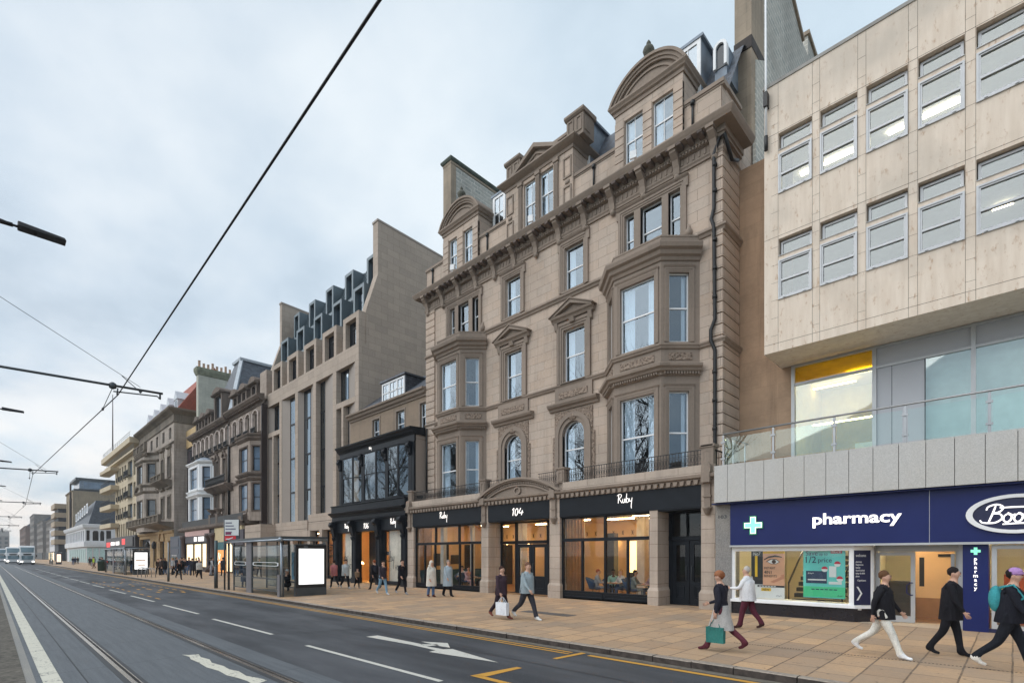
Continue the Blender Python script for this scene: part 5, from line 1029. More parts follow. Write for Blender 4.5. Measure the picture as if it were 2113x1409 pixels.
# podium
m=M(); m.box(A0,-52.1,18.4,20.4,3.6,5.22); m.box(A0,-55.9,18.4,20.4,.2,3.6); m.box(-52.9,-52.1,18.4,20.4,.2,3.6); m.box(-52.1,-44.9,19.8,20.4,3.7,5.32); m.box(-44.9,-36.9,19.9,20.4,4.35,5.78)
for x in (-52.1,-48.6,-44.9,-42.6,-38.5): m.box(x-.001,x+.55,19.82,20.5,.2,4.4)
build('podium',m,MODST,mo)
m=M(); m.box(A0,-52.1,18.39,18.4,4.5,4.53); m.box(-52.1,-44.9,19.79,19.8,4.55,4.58); m.box(-44.9,-37,19.89,19.9,5.1,5.13); build('podium_joint',m,plain('podium_joint_dark',(.04,.035,.03),.9),mo)  # dark strips drawn as the podium joints
F=Fr(0,20.3)
for a,b,lit in ((-51.5,-48.6,1),(-48.0,-44.9,1),(-44.3,-42.6,0),(-42.0,-38.5,0)):
    m=M(); rectframe(m,F,a,b,.2,4.3,-.1,0,.09,.3); m.fbox(F,a,b,3.0,3.1,-.1,0); m.fbox(F,(a+b)/2-.04,(a+b)/2+.04,.2,3,-.1,0); w=build('shop_window',m,BLK,mo); m=M(); m.quad(F.P(a,.4,-.05),F.P(b,.4,-.05),F.P(b,4.25,-.05),F.P(a,4.25,-.05)); build('pane',m,CLEAR,w)
m=M(); m.quad((A0,23.5,.2),(A1,23.5,.2),(A1,23.5,4.4),(A0,23.5,4.4)); m.quad((A0,20.5,4.3),(A1,20.5,4.3),(A1,23.5,4.3),(A0,23.5,4.3)); m.quad((A0,20.5,.21),(A1,20.5,.21),(A1,23.5,.21),(A0,23.5,.21)); m.c=1
for k in range(4): m.box(-51.5,-45,22.6,23.2,.7+.75*k,.75+.75*k)
m.c=2
for k in range(4):
    for j in range(16): x=-51.4+j*.4; m.box(x,x+.24+.1*rnd.random(),22.5,22.8,.76+.75*k,1.0+.3*rnd.random()+.75*k)
m.c=3; m.box(-42.0,-38.5,20.9,21.0,.3,4.2); build('shop_interior',m,[WARM,WOOD,plain('shelf_goods',(.5,.22,.1),.6,0,.7,7),plain('pink_wood_wall',(.36,.25,.2),.6,0,.15,2)],mo)
for x in (-50.5,-48,-46): 
    m=M(); m.box(x-.6,x+.6,21.5,21.58,4.2,4.24); build('ceiling_strip_lamp',m,LAMPW,mo)
# ---------------------------------------------------------------- buildings further down the street
DPANE=plain('dark_reflective_pane',(.03,.04,.05),.06,0,.3,.6,.9)
BPANE=plain('blue_reflective_pane',(.1,.16,.24),.08,0,.3,.6,.9)
LITP=emis('lit_shop_pane',(1,.78,.46),1.0)
def fwin(B,F,u0,u1,z0,z1,d=-.2,fm=None,pm=None,fw=.08,bars=1,arch=False):
    m=M(); rectframe(m,F,u0,u1,z0,z1,d-.05,d,fw)
    for k in range(1,bars+1): z=z0+(z1-z0)*k/(bars+1); m.fbox(F,u0+fw,u1-fw,z-.04,z+.04,d-.05,d)
    w=build('window',m,fm or BLK,B); m=M(); m.quad(F.P(u0,z0,d-.03),F.P(u1,z0,d-.03),F.P(u1,z1,d-.03),F.P(u0,z1,d-.03)); build('pane',m,pm or DPANE,w); return w
DST=ashlar('sooty_ornate_stone',(.47,.395,.34),(.38,.32,.275),(.17,.14,.12),1.1,.45,.012,.45,.6,.15,(.05,.04,.035))
DTR=ashlar('sooty_trim',(.22,.18,.155),(.17,.14,.12),(.1,.08,.07),2,3,.003,.6,.7,.2,(.035,.03,.026))
vi=thing('ornate_building','soot-stained ornate stone building with dark cornice, blue slate pavilion roof, white bay and iron balconies','building',(-69,20,.2))
FV=Fr(0,20.0); V0,V1=-82,-55.8
h3=[]
for a in (-81.2,-79.2,-77.3,-75.4,-73.5,-71.2,-69.3,-67.4,-64.7,-62.6,-60.5,-58.3): h3.append((a,a+1.0,15.35,17.3))
h2=[(-71.65,-70.5,11.3,13.9),(-68.8,-67.65,11.3,13.9),(-73.3,-72.3,11.3,13.6)]; h1=[(-71.7,-70.6,7.2,9.8),(-68.9,-67.8,7.2,9.8),(-73.4,-72.4,7.2,9.6)]
m=M(); m.wall(FV,V0,V1,5,18.0,h3+h2+h1,.35); m.quad((V1,20,.2),(V1,30,.2),(V1,30,18),(V1,20,18)); m.quad((V0,30,.2),(V0,20,.2),(V0,20,18),(V0,30,18)); build('wall',m,DST,vi)
for h in h3+h2+h1: fwin(vi,FV,*h,-.28)
for h in h2+h1:
    m=M(); c=(h[0]+h[1])/2; rectframe(m,FV,h[0]-.22,h[1]+.22,h[2]-.1,h[3]+.22,0,.1,.22,.1); m.fring(FV,arcpts(c,.8,h[3]+.2,8,rz=.55),arcpts(c,.5,h[3]+.2,8,rz=.35),0,.25); m.lathe((c,19.85,h[3]+.5),[(.1,0),(.25,.2),(.15,.5)],6); build('window_surround',m,DTR,vi)
m=M()
for h in h3: m.fbox(FV,h[1]+.2,h[1]+.45,15.2,17.4,0,.2); m.fbox(FV,h[0]-.45,h[0]-.2,15.2,17.4,0,.2); m.fring(FV,arcpts((h[0]+h[1])/2,.7,17.4,6,rz=.3),arcpts((h[0]+h[1])/2,.45,17.4,6,rz=.18),0,.2)
build('pilaster_order',m,plain('worn_pale_stone',(.48,.41,.37),.9,0,.3,2),vi)
m=M()
for a,b,dz in ((V0-.3,-66.3,0),(-66.3,V1+.3,.25)): m.mould(FV,a,b,[(0,17.7+dz),(.1,17.75+dz),(.15,18.0+dz),(.6,18.2+dz),(.8,18.45+dz),(.8,18.6+dz),(0,18.75+dz)]); along(FV,a+.1,b-.1,.5,lambda u:m.fbox(FV,u-.12,u+.12,18.0+dz,18.2+dz,.1,.5))
m.mould(FV,V0,V1,[(0,15.0),(.15,15.0),(.25,15.15),(0,15.2)]); m.mould(FV,V0,V1,[(0,10.3),(.12,10.3),(.2,10.5),(0,10.55)]); build('cornice',m,DTR,vi)
for h in h3:
    m=M(); m.fbox(FV,h[0]-.2,h[1]+.2,15.2,15.25,0,.45); [m.fbox(FV,h[0]-.15+k*.2,h[0]-.12+k*.2,15.25,15.7,.36,.42) for k in range(7)]; m.fbox(FV,h[0]-.2,h[1]+.2,15.68,15.74,.34,.44); build('window_guard',m,BLKM,vi)
m=M(); m.mould(FV,-73.2,-65.2,[(0,9.75),(.4,9.95),(.8,10.3),(1.0,10.45),(1.0,10.65),(0,10.7)]); build('balcony_slab',m,DTR,vi)
m=M(); along(FV,-73.0,-65.4,.22,lambda u:(m.fbox(FV,u-.02,u+.02,10.68,11.6,.88,.93),m.fring(FV,[(u+.09*math.cos(R(t)),11.15+.3*math.sin(R(t))) for t in range(0,361,60)],[(u+.05*math.cos(R(t)),11.15+.24*math.sin(R(t))) for t in range(0,361,60)],.88,.92))); m.fbox(FV,-73.1,-65.3,11.56,11.65,.86,.96); build('balcony_railing',m,BLKM,vi)
def canted(B,a,b,cut,y,proj,zs,z0,z1,mat,tr,wm=None,pm=None,cor=()):
    pts=[(a,y),(a+cut,y-proj),(b-cut,y-proj),(b,y)]; m=M(); m2=M(); ws=[]
    for i in range(3):
        p,q=pts[i],pts[i+1]; f=Fr(*p,q[0]-p[0],q[1]-p[1]); L=math.hypot(q[0]-p[0],q[1]-p[1]); e=.22*L if i!=1 else .15*L
        hs=[(e,L-e,c,d) for c,d in zs]; m.wall(f,0,L,z0,z1,hs,.25); ws+= [(f,h) for h in hs]
        for h in hs: rectframe(m2,f,h[0]-.12,h[1]+.12,h[2]-.12,h[3]+.14,0,.06,.12)
    m.add([(*p,z1) for p in pts],[(0,1,2,3)]); build('bay_wall',m,mat,B)
    for z in cor: m2.sweep(pts,[(0,z-.25),(.1,z-.2),(.28,z),(.3,z+.12),(0,z+.2)])
    build('bay_mouldings',m2,tr,B)
    for f,h in ws: fwin(B,f,*h,-.18,wm,pm)
canted(vi,-61.4,-55.9,1.0,20,1.0,[(6.9,9.7),(11.0,13.6)],5.8,14.6,DST,DTR,None,BPANE,(10.2,10.7,14.4,14.75))
canted(vi,-80.3,-72.7,1.3,20,1.3,[(6.6,9.6),(10.8,13.5)],5.8,14.2,WHITE,WHITE,None,BPANE,(9.9,10.4,14.1))
m=M(); m.lathe((-76.5,20,14.3),[(3.3,0),(2.6,.35),(1.0,.75),(.05,.85)],12,1,.42); build('bay_lead_roof',m,LEAD,vi)
m=M(); m.tube([(-66.35,19.85,17.6),(-66.35,19.85,6)],.14,8); build('drainpipe',m,BLKM,vi); m=M(); m.box(-55.8,-55.62,19.75,20.3,5.3,17.9); build('drainpipe',m,plain('dark_brown_pipe',(.03,.018,.016),.5),vi)
m=M(); m.box(V0,-57,18.35,20,5.55,5.9); m.mould(Fr(0,18.35),V0,-57,[(-.2,5.3),(.1,5.35),(.25,5.55),(.25,5.75),(-.2,5.8)])
for x in (-68.6,-65.9): m.box(x-.35,x+.35,18.4,19.0,5.9,7.0); m.lathe((x,18.7,7.0),[(.2,0),(.15,.15),(.5,.5),(.55,.62),(.1,.65)],10)
m.xpoly([(18.4,5.7),(20,5.7),(20,7.2),(19.3,7.3),(18.9,6.6),(18.4,6.3)],-58.6,-57.6); build('terrace',m,DTR,vi)
m=M(); m.box(V0+1,-57.2,18.42,18.46,5.9,6.65); build('terrace_railing',m,BLKM,vi)
F=Fr(0,18.4)
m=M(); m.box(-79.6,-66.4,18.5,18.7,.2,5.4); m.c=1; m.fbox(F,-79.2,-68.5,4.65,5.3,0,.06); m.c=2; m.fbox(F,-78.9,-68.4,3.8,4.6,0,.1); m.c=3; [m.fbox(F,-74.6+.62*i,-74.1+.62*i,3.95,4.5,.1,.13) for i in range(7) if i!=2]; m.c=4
for x in (-68.3,-66.7,-79.6): m.lathe((x,18.3,.2),[(.42,0),(.42,.5),(.3,.6),(.28,3.9),(.45,4.2),(.5,4.6)],10)
build('shopfront',m,[plain('shop_backing_dark',(.06,.05,.05),.7),plain('pink_stone_fascia',(.55,.36,.33),.7),plain('charcoal_fascia',(.055,.05,.062),.5),LITW,plain('brown_column',(.07,.045,.04),.6)],vi)  # first material: plain dark backing box of the shopfront
for a,b in ((-78.6,-75.4),(-74.9,-71.8),(-71.4,-68.6)): fwin(vi,F,a,b,.7,3.7,.02,BLK,LITP if a>-76 or True else None,.1,0)
m=M(); m.fbox(F,-66.4,-57.2,3.7,5.75,-.2,.05); m.c=1; m.fbox(F,-66.4,-62.5,2.8,3.7,-.2,.02); m.c=2; m.fbox(F,-60.4,-56.6,3.3,4.9,-.1,.1); build('timber_hoarding',m,[plain('ply_board',(.55,.45,.27),.8,0,.12,1),plain('teal_sign',(.02,.12,.14),.5),plain('plum_sign',(.045,.035,.05),.5)],vi)
m=M(); m.fbox(F,-66.2,-62.6,.3,2.8,-.1,.02); m.c=1; m.stroke(F,[[(0,.2),(.3,.9),(.5,.3),(.8,.8)],[(.1,-.2),(.5,.1),(.9,-.1)]],-65.2,1.4,1.2,.03,.09,.01); build('painted_window',m,[emis('glowing_orange_board',(.85,.36,.1),.42),LITW],vi)
fwin(vi,F,-62.3,-60.2,.3,3.6,.02,BLK,LITP,.12,0); fwin(vi,F,-60,-57.5,.3,3.2,.02,BLK,DPANE,.12,0)
def gable(a,b,z,y=20.2,dep=1.6,h=1.9,mat=None,wm=True):
    F=Fr(0,y); c=(a+b)/2; m=M(); m.wall(F,a,b,z,z+h,[(a+.45,b-.45,z+.2,z+h-.25)],.3); m.box(a,a+.05,y,y+dep,z,z+h); m.box(b-.05,b,y,y+dep,z,z+h)
    m.fpoly(F,[(a-.2,z+h),(b+.2,z+h)]+arcpts(c,(b-a)/2+.1,z+h,8,0,180,.75),-dep,.25); m.mould(F,a-.25,b+.25,[(-.1,z+h-.15),(.2,z+h-.1),(.35,z+h),(.35,z+h+.1),(-.1,z+h+.15)]); d=build('roof_dormer',m,DTR,vi)
    m=M(); m.quad(F.P(a+.45,z+.2,-.25),F.P(b-.45,z+.2,-.25),F.P(b-.45,z+h-.25,-.25),F.P(a+.45,z+h-.25,-.25)); build('pane',m,DPANE,d)
for a in (-81.6,-78.9,-76.1): gable(a,a+1.7,18.7)
gable(-72.6,-69.4,18.7,20.0,2,3.6)
for a in (-66.2,-63.3,-60.2): gable(a,a+1.9,18.95)
m=M(); m.box(-57.6,V1,20.3,26,18.5,21.6); build('end_block',m,DST,vi)
m=M(); b_=[(-77.6,20.4),(-68.2,20.4),(-68.2,32),(-77.6,32)]; t_=[(-74.3,23.0),(-71.7,23.0),(-71.7,30),(-74.3,30)]
m.add([(x,y,18.7) for x,y in b_]+[(x,y,27.6) for x,y in t_],[(0,1,5,4),(1,2,6,5),(2,3,7,6),(3,0,4,7),(4,5,6,7)]); build('pavilion_roof',m,SLATE,vi)
m=M(); m.sweep([(-74.3,30),(-74.3,23),(-71.7,23),(-71.7,30)],[(-.1,27.4),(.25,27.5),(.3,27.8),(-.1,27.9)]); m.bar((-68.2,20.4,18.7),(-71.7,23,27.5),.4); build('lead_flashing',m,plain('bright_lead',(.42,.46,.5),.4,.2),vi)
m=M(); m.quad((V0,20.4,18.7),(V1,20.4,18.7),(V1,22.6,21.8),(V0,22.6,21.8)); m.quad((V0,22.6,21.8),(V1,22.6,21.8),(V1,31,22),(V0,31,22)); build('roof',m,SLATE,vi)
m=M(); m.box(-84.9,-83.9,21.1,28,10,28.6); build('chimney_stack',m,ashlar('pale_green_stone',(.56,.57,.5),(.46,.47,.41),(.3,.31,.26),.9,.45,.01,.35,.4),vi)
m=M(); m.sweep([(-84.9,28),(-84.9,21.1),(-83.9,21.1),(-83.9,28)],[(0,28.2),(.1,28.3),(.3,28.9),(.3,29.3),(-.3,29.4)]); build('chimney_cope',m,plain('mossy_cope',(.2,.21,.15),.9,0,.3,2),vi)
for k in range(11):
    m=M(); m.lathe((-84.4,21.35+k*.58,29.3),[(.2,0),(.17,.2),(.16,.75+.3*(k%3==0)),(.2,.8+.3*(k%3==0))],8); build('chimney_pot',m,plain('clay_pot',(.5,.33,.23),.8,0,.2) if k==0 else bpy.data.materials['clay_pot'],vi)
# --- narrow glass infill
gi=thing('glass_building','narrow dark glass infill building with timber top band squeezed between two stone buildings','building',(-85,20.6,.2)); F=Fr(0,20.6)
m=M(); m.box(-87.9,-82.1,20.7,28,.2,18); build('wall',m,plain('dark_frame',(.03,.025,.03),.5),gi)
for k in range(3): fwin(gi,F,-87.6+k*1.85,-85.85+k*1.85,4.6,17.6,.0,DKGR,plain('violet_glass',(.035,.025,.04),.08,0,.3,.5,.9) if k==0 else bpy.data.materials['violet_glass'],.1,4)
m=M(); m.fbox(F,-88,-82,18,20.6,-5,.05); build('timber_band',m,plain('larch_cladding',(.5,.35,.17),.7,0,.15,2),gi)
m=M(); m.box(-87.9,-82.1,18.5,20.6,.2,4.9); m.c=1; m.fbox(Fr(0,18.5),-87.6,-83.2,3.4,4.6,0,.04); m.fbox(Fr(0,18.5),-87.6,-83.2,2.4,3.1,0,.03); m.c=2; m.fbox(Fr(0,18.5),-87,-84,.3,2.3,0,.02); build('shopfront',m,[plain('blue_grey_front',(.035,.055,.085),.5),plain('slate_panel',(.07,.075,.1),.5),DPANE],gi)
# --- grey classical building
CST=ashlar('classical_stone',(.5,.44,.385),(.4,.35,.305),(.2,.17,.145),1.1,.45,.012,.45,.65,.15,(.06,.05,.045)); CTR=ashlar('classical_trim',(.24,.205,.165),(.21,.18,.145),(.12,.1,.08),2,2,.003,.6,.6,.2,(.05,.045,.04)); YST=ashlar('warm_yellow_stone',(.45,.32,.17),(.38,.27,.15),(.2,.14,.08),1,.5,.02,.2,.2,.3)
cl=thing('classical_building','tall grey classical stone building with bowed bay, stone balconies and red tiled roof','building',(-100,19,.2)); FK=Fr(0,19.0); K0,K1=-112.8,-88.0
hs=[]
for (a,b) in ((-91.0,-89.6),(-95.2,-93.8),(-99.6,-98.1),(-103.6,-102.1)): hs.append((a,b,19.6,21.3))
for (a,b) in ((-91.5,-89.9),(-95.7,-94.1),(-99.8,-98.2)): hs+= [(a,b,14.0,17.0),(a,b,7.9,11.0)]
m=M(); m.wall(FK,K0,K1,5.6,22,hs,.4); m.quad((K1,19,.2),(K1,31,.2),(K1,31,23.8),(K1,19,23.8)); build('wall',m,CST,cl)
for h in hs: fwin(cl,FK,*h,-.3)
m=M()
for h in hs:
    if h[2]<19:
        rectframe(m,FK,h[0]-.3,h[1]+.3,h[2]-.1,h[3]+.35,0,.12,.3,.1); c=(h[0]+h[1])/2
        if h[2]<10: m.fpoly(FK,[(c-1.3,h[3]+1.5),(c+1.3,h[3]+1.5),(c,h[3]+2.5)],0,.15); [m.fring(FK,[(c+s*1.5,h[3]+1.4),(c,h[3]+2.7)],[(c+s*1.2,h[3]+1.4),(c,h[3]+2.35)],0,.4) for s in (-1,1)]; m.fbox(FK,c-1.4,c+1.4,h[3]+1.2,h[3]+1.45,0,.35)
        else: m.mould(FK,h[0]-.5,h[1]+.5,[(0,h[3]+1.2),(.3,h[3]+1.35),(.4,h[3]+1.6),(0,h[3]+1.65)]); m.fbox(FK,h[0]-.1,h[1]+.1,h[3]+.4,h[3]+1.1,0,.1)
m.mould(FK,K0,K1,[(0,18.7),(.2,18.8),(.2,18.95),(0,19)]); build('window_surrounds',m,CTR,cl)
m=M(); m.fbox(FK,K0,K1+.02,22,23.0,-.3,.03); build('carved_frieze',m,carved() if False else CARVE,cl)
m=M(); m.sweep([(K0,19),(K1,19),(K1,31)],[(0,21.7),(.15,21.8),(.15,22),(.05,22.02),(.05,22.95),(.15,23.0),(.35,23.2),(.8,23.45),(.9,23.6),(.9,23.75),(0,23.9)]); build('cornice',m,CTR,cl)
canted(cl,-108.2,-97.6+.0,2.4,19,1.6,[(7.6,11.1),(13.9,16.9)],6,18.6,CST,CTR,None,None,(12.4,13.4,17.4,18.5))
m=M(); c=-103; m.fring(Fr(0,17.35),arcpts(c,2.6,12.4,10,rz=1.3),arcpts(c,2.2,12.4,10,rz=.95),-.2,.3); build('arched_hood',m,CTR,cl)
def balus(B,F,u0,u1,z0,h,d):
    m=M(); m.fbox(F,u0,u1,z0,z0+.15,0,d); m.fbox(F,u0,u1,z0+h-.15,z0+h,d-.35,d); along(F,u0+.1,u1-.1,.33,lambda u:m.lathe(F.P(u,z0+.15,d-.17),[(.07,0),(.12,(h-.3)*.35),(.06,(h-.3)*.7),(.09,h-.3)],6))
    n=max(1,round((u1-u0)/2.6)); [m.fbox(F,u0+(u1-u0)*k/n-.2,u0+(u1-u0)*k/n+.2,z0,z0+h,d-.4,d+.03) for k in range(n+1)]
    m.mould(F,u0,u1,[(0,z0-.9),(.4,z0-.7),(d-.3,z0-.25),(d,z0),(0,z0)]); build('balustraded_balcony',m,CTR,B)
balus(cl,FK,-112.0,-88.2,7.0,1.15,2.0); balus(cl,FK,-96.2,-89.4,13.3,1.0,1.4); balus(cl,Fr(0,17.6),-107,-98.5,18.9,1.3,.4)
m=M(); m.wall(FK,K0,K1,.2,5.9,[(-112.2,-104,.3,5.0),(-97.0,-94.0,.3,4.4),(-101,-99.2,1.2,4.4),(-91.5,-89.7,1.2,4.4)],.5); m.mould(FK,K0,K1,[(0,5.5),(.2,5.6),(.3,5.9),(0,6)]); m.fring(FK,arcpts(-95.5,1.9,4.4,10),arcpts(-95.5,1.4,4.4,10),0,.2); build('rusticated_base',m,YST,cl)
fwin(cl,FK,-112.2,-104,.3,5.0,-.4,BLK,DPANE,.3,1); fwin(cl,FK,-97,-94,.3,4.4,-.4,BLK,DPANE,.2,1); fwin(cl,FK,-101,-99.2,1.2,4.4,-.4); fwin(cl,FK,-91.5,-89.7,1.2,4.4,-.4)
for x in (-102.6,-97.9):
    m=M(); m.tube([(x,18.4,.2),(x,18.4,3.2)],.08,6); m.lathe((x,18.4,3.2),[(.1,0),(.3,.2),(.36,.7),(.25,1.0),(.05,1.3)],8); build('lantern',m,BLKM,cl)
m=M(); m.add([(K0,19.4,23.8),(K1,19.4,23.8),(K1,31,23.8),(K0,31,23.8),(K0,24.2,31.2),(K1,24.2,31.2)],[(0,1,5,4),(1,2,5),(2,3,4,5)]); build('tiled_roof',m,RTILE,cl)
for k in range(5):
    a=-91.0-4.7*k; F=Fr(0,19.7); m=M(); m.fbox(F,a,a+1.8,23.8,25.6,-3,0); m.fpoly(F,[(a-.2,25.6),(a+2,25.6),(a+.9,26.9)],-3,.1); d=build('roof_dormer',m,plain('white_dormer',(.55,.58,.62),.5) if k==0 else bpy.data.materials['white_dormer'],cl); m=M(); m.fbox(F,a+.4,a+1.4,24.1,25.4,0,.02); build('pane',m,DPANE,d)
# --- cream modern hotel
CRM=plain('cream_render',(.52,.43,.30),.8,0,.1,.5); wh=thing('cream_building','cream modernist building with projecting flat roof slabs, slot windows and rounded corner balconies','building',(-127,19,.2)); FW2=Fr(0,19.0); Q0,Q1=-138,-113.1
rows=[(17.2,20.2),(13.2,15.9),(9.4,11.9)]; xs=[(-135.6,-134.2),(-133.0,-131.2),(-130.2,-128.4),(-127.3,-125.5)]
hs=[(a,b,c,d) for c,d in rows for a,b in xs]+[(-123.8,-119.2,c,d+.2) for c,d in rows]+[(-118.2,-116.2,c,d) for c,d in rows]
xs2=[-136+2.45*k for k in range(9)]; hs+=[(a,a+1.5,5.9,8.6) for a in xs2]
m=M(); m.wall(FW2,Q0,Q1,5.5,21.2,hs,.5); m.quad((Q1,19,.2),(Q1,28,.2),(Q1,28,21),(Q1,19,21)); m.box(Q0-9,Q0,21.5,28,.2,21); m.wall(Fr(0,22.5),Q0-.0,Q1,21,23.5,[],.1); build('wall',m,CRM,wh)
for h in hs: fwin(wh,FW2,*h,-.4,DKGR,BPANE if h[2]>9 else DPANE,.1,1)
def rslab(z0,z1,y): 
    m=M(); m.prism([(Q1,19.5),(Q0-7,19.5)]+[(Q0-7+1.6*math.cos(R(t))-1.2,y+1.4+1.4*math.sin(R(t))) for t in (150,180,210,240,270)][0:]+[(Q1,y)],z0,z1); return m
m=rslab(22.5,23.5,17.6); q=rslab(21.15,21.5,18.2); m.add(q.v,q.f); build('roof_slab',m,CRM,wh)
m=M(); m.fbox(FW2,Q0,Q1,21.5,22.5,-3,-2.5); build('penthouse_glazing',m,DPANE,wh)
for k in range(6):
    m=M(); m.lathe((-134+4*k,19.6,21.5),[(.3,0),(.3,1.0)],8); build('penthouse_column',m,CRM,wh)
m=M()
for y,z in ((17.7,23.5),(18.3,21.5)): m.tube([(Q1,y,z+.9),(Q0-6,y,z+.9),(Q0-8.4,y+1,z+.9),(Q0-8.4,19.4,z+.9)],.04,5); m.tube([(Q1,y,z+.5),(Q0-6,y,z+.5)],.03,4); [m.tube([(x,y,z),(x,y,z+.9)],.03,4) for x in range(-144,-113,2)]
build('roof_railing',m,SILV,wh)
for z in (16.3,12.3,8.4,20.3):
    m=M(); m.prism([(Q0+4.5,19.2),(Q0-9,19.2),(Q0-9.4,18.4),(Q0-8.6,17.5),(Q0-7,17.2),(Q0+4.5,17.6)],z-.4,z+.5 if z<20 else z+.2); b=build('balcony',m,CRM,wh)
    if z<20: 
        m=M(); along(Fr(0,17.5),Q0-8,Q0+4.4,.7,lambda u:m.fbox(Fr(0,17.5),u-.03,u+.03,z+.5,z+1.5,0,.04)); m.fbox(Fr(0,17.5),Q0-8,Q0+4.4,z+1.45,z+1.52,0,.06); build('balcony_railing',m,BLKM,b)
m=M(); m.box(Q0-8.5,Q0,20.5,22,5.3,21); m.c=1; m.box(Q0-7,Q0-1,20.4,20.5,5.5,20.8); build('balcony_recess',m,[CRM,BPANE],wh)
for z in (17.4,13.4,9.6):
    m=M(); F=Fr(0,18.85); m.fbox(F,-123.8,-119.2,z-.1,z,0,.6); along(F,-123.7,-119.3,.4,lambda u:m.fbox(F,u-.03,u+.03,z,z+1,.5,.56)); m.fbox(F,-123.8,-119.2,z+.95,z+1.02,.48,.58); [along(F,a,b,.35,lambda u:m.fbox(F,u-.03,u+.03,z,z+1,.05,.1)) for a,b in xs]; build('balcony_railing',m,BLKM,wh)
F=Fr(0,18.3); m=M(); m.box(Q0-8,Q1+.2,18.4,21,.2,5.9); m.c=1; m.fbox(F,Q0-5.5,-114,3.9,5.6,-.1,.1); m.c=2; m.fbox(F,-143,-138.5,4.0,5.0,.1,.13); m.fbox(F,-124.5,-121.4,4.3,5.4,.1,.13); m.c=3; m.fbox(F,-137.5,-133,4.3,5.0,.1,.13); m.fbox(F,-131.5,-127.5,4.3,5.0,.1,.13); m.c=4
for a in (-142,-136,-130,-124,-118.5): m.fbox(F,a,a+4.5,.5,3.6,.08,.12)
build('shopfront',m,[plain('dark_base',(.04,.035,.04),.5),plain('charcoal_band',(.05,.05,.055),.5),emis('lit_red_sign',(.8,.05,.05),.7),LITW,DPANE],wh)
m=M(); m.tube([(-137.5,18.5,23.4),(-137.5,18.5,36.5)],[.14,.07],6); build('roof_mast',m,plain('brown_mast',(.06,.04,.045),.5),wh)
# --- white corner building with arched windows
wc=thing('white_corner_building','low white corner building with round-headed dark windows on its end and a mansard attic above','building',(-200,18,.2)); C1=-177.75; FC1=Fr(0,18.0); FC2=Fr(C1,18.0,0,1)
WST=plain('white_stone',(.62,.62,.63),.7,0,.08,.3)
hs=[(-226+4.0*k,-223.6+4.0*k,6.1,9.0) for k in range(12)]; h2=[(.3,1.0,6.2,9.0),(1.6,2.9,6.2,8.9),(3.2,4.1,6.2,8.9),(4.5,5.6,6.2,9.0)]
m=M(); m.wall(FC1,-227,C1,4.6,9.5,hs,.4); m.wall(FC2,0,9,4.6,9.5,h2,.4); m.sweep([(-227,18),(C1,18),(C1,27)],[(0,9.4),(.3,9.5),(.5,9.9),(.6,10.6),(0,10.7)]); m.sweep([(-227,18),(C1,18),(C1,27)],[(0,4.5),(.25,4.6),(.25,6.0),(0,6.05)]); m.box(-227,C1-.4,18.4,27,.2,4.5); m.c=1; m.box(-227,C1-1,18.6,27,9.5,10.7); build('wall',m,[WST,SLATE],wc)
for h in hs: fwin(wc,FC1,*h,-.35,WHITE,BPANE,.1,0)
for h in h2: fwin(wc,FC2,*h,-.35,BLK,plain('black_glass',(.008,.008,.01),.1) if h[0]<1 else bpy.data.materials['black_glass'],.08,0)
m=M()
for h in h2[1:3]: c=(h[0]+h[1])/2; r=(h[1]-h[0])/2; m.fring(FC2,arcpts(c,r+.18,8.5,8,rz=.8),arcpts(c,r-.05,8.5,8,rz=.55),-.3,.06)
m.fbox(FC2,.4,3.8,5.0,5.6,.26,.3); build('arch_hoods',m,WST,wc)
m=M(); m.c=0
for k in range(6): m.fbox(FC2,.4+1.4*k,1.5+1.4*k,.4,4.2,-.35,-.3)
for k in range(9): m.fbox(FC1,-220+4.6*k,-216.4+4.6*k,.4,4.0,-.35,-.3)
build('ground_panes',m,plain('pale_blind_glass',(.45,.6,.58),.3,0,.15),wc)
m=M(); m.add([(-215,18.8,10.7),(C1-1,18.8,10.7),(C1-1,30,10.7),(-215,30,10.7),(-213,20.4,15.5),(C1-1,20.4,17.2),(C1-1,30,17.2),(-213,30,15.5)],[(0,1,5,4),(1,2,6,5),(4,5,6,7),(3,0,4,7)]); build('mansard_roof',m,SLATE,wc)
for k in range(6): fwin(wc,Fr(0,19.0),-209+5*k,-206+5*k,12.6+.25*k,15.0+.3*k,.1,WHITE,BPANE,.35,0)
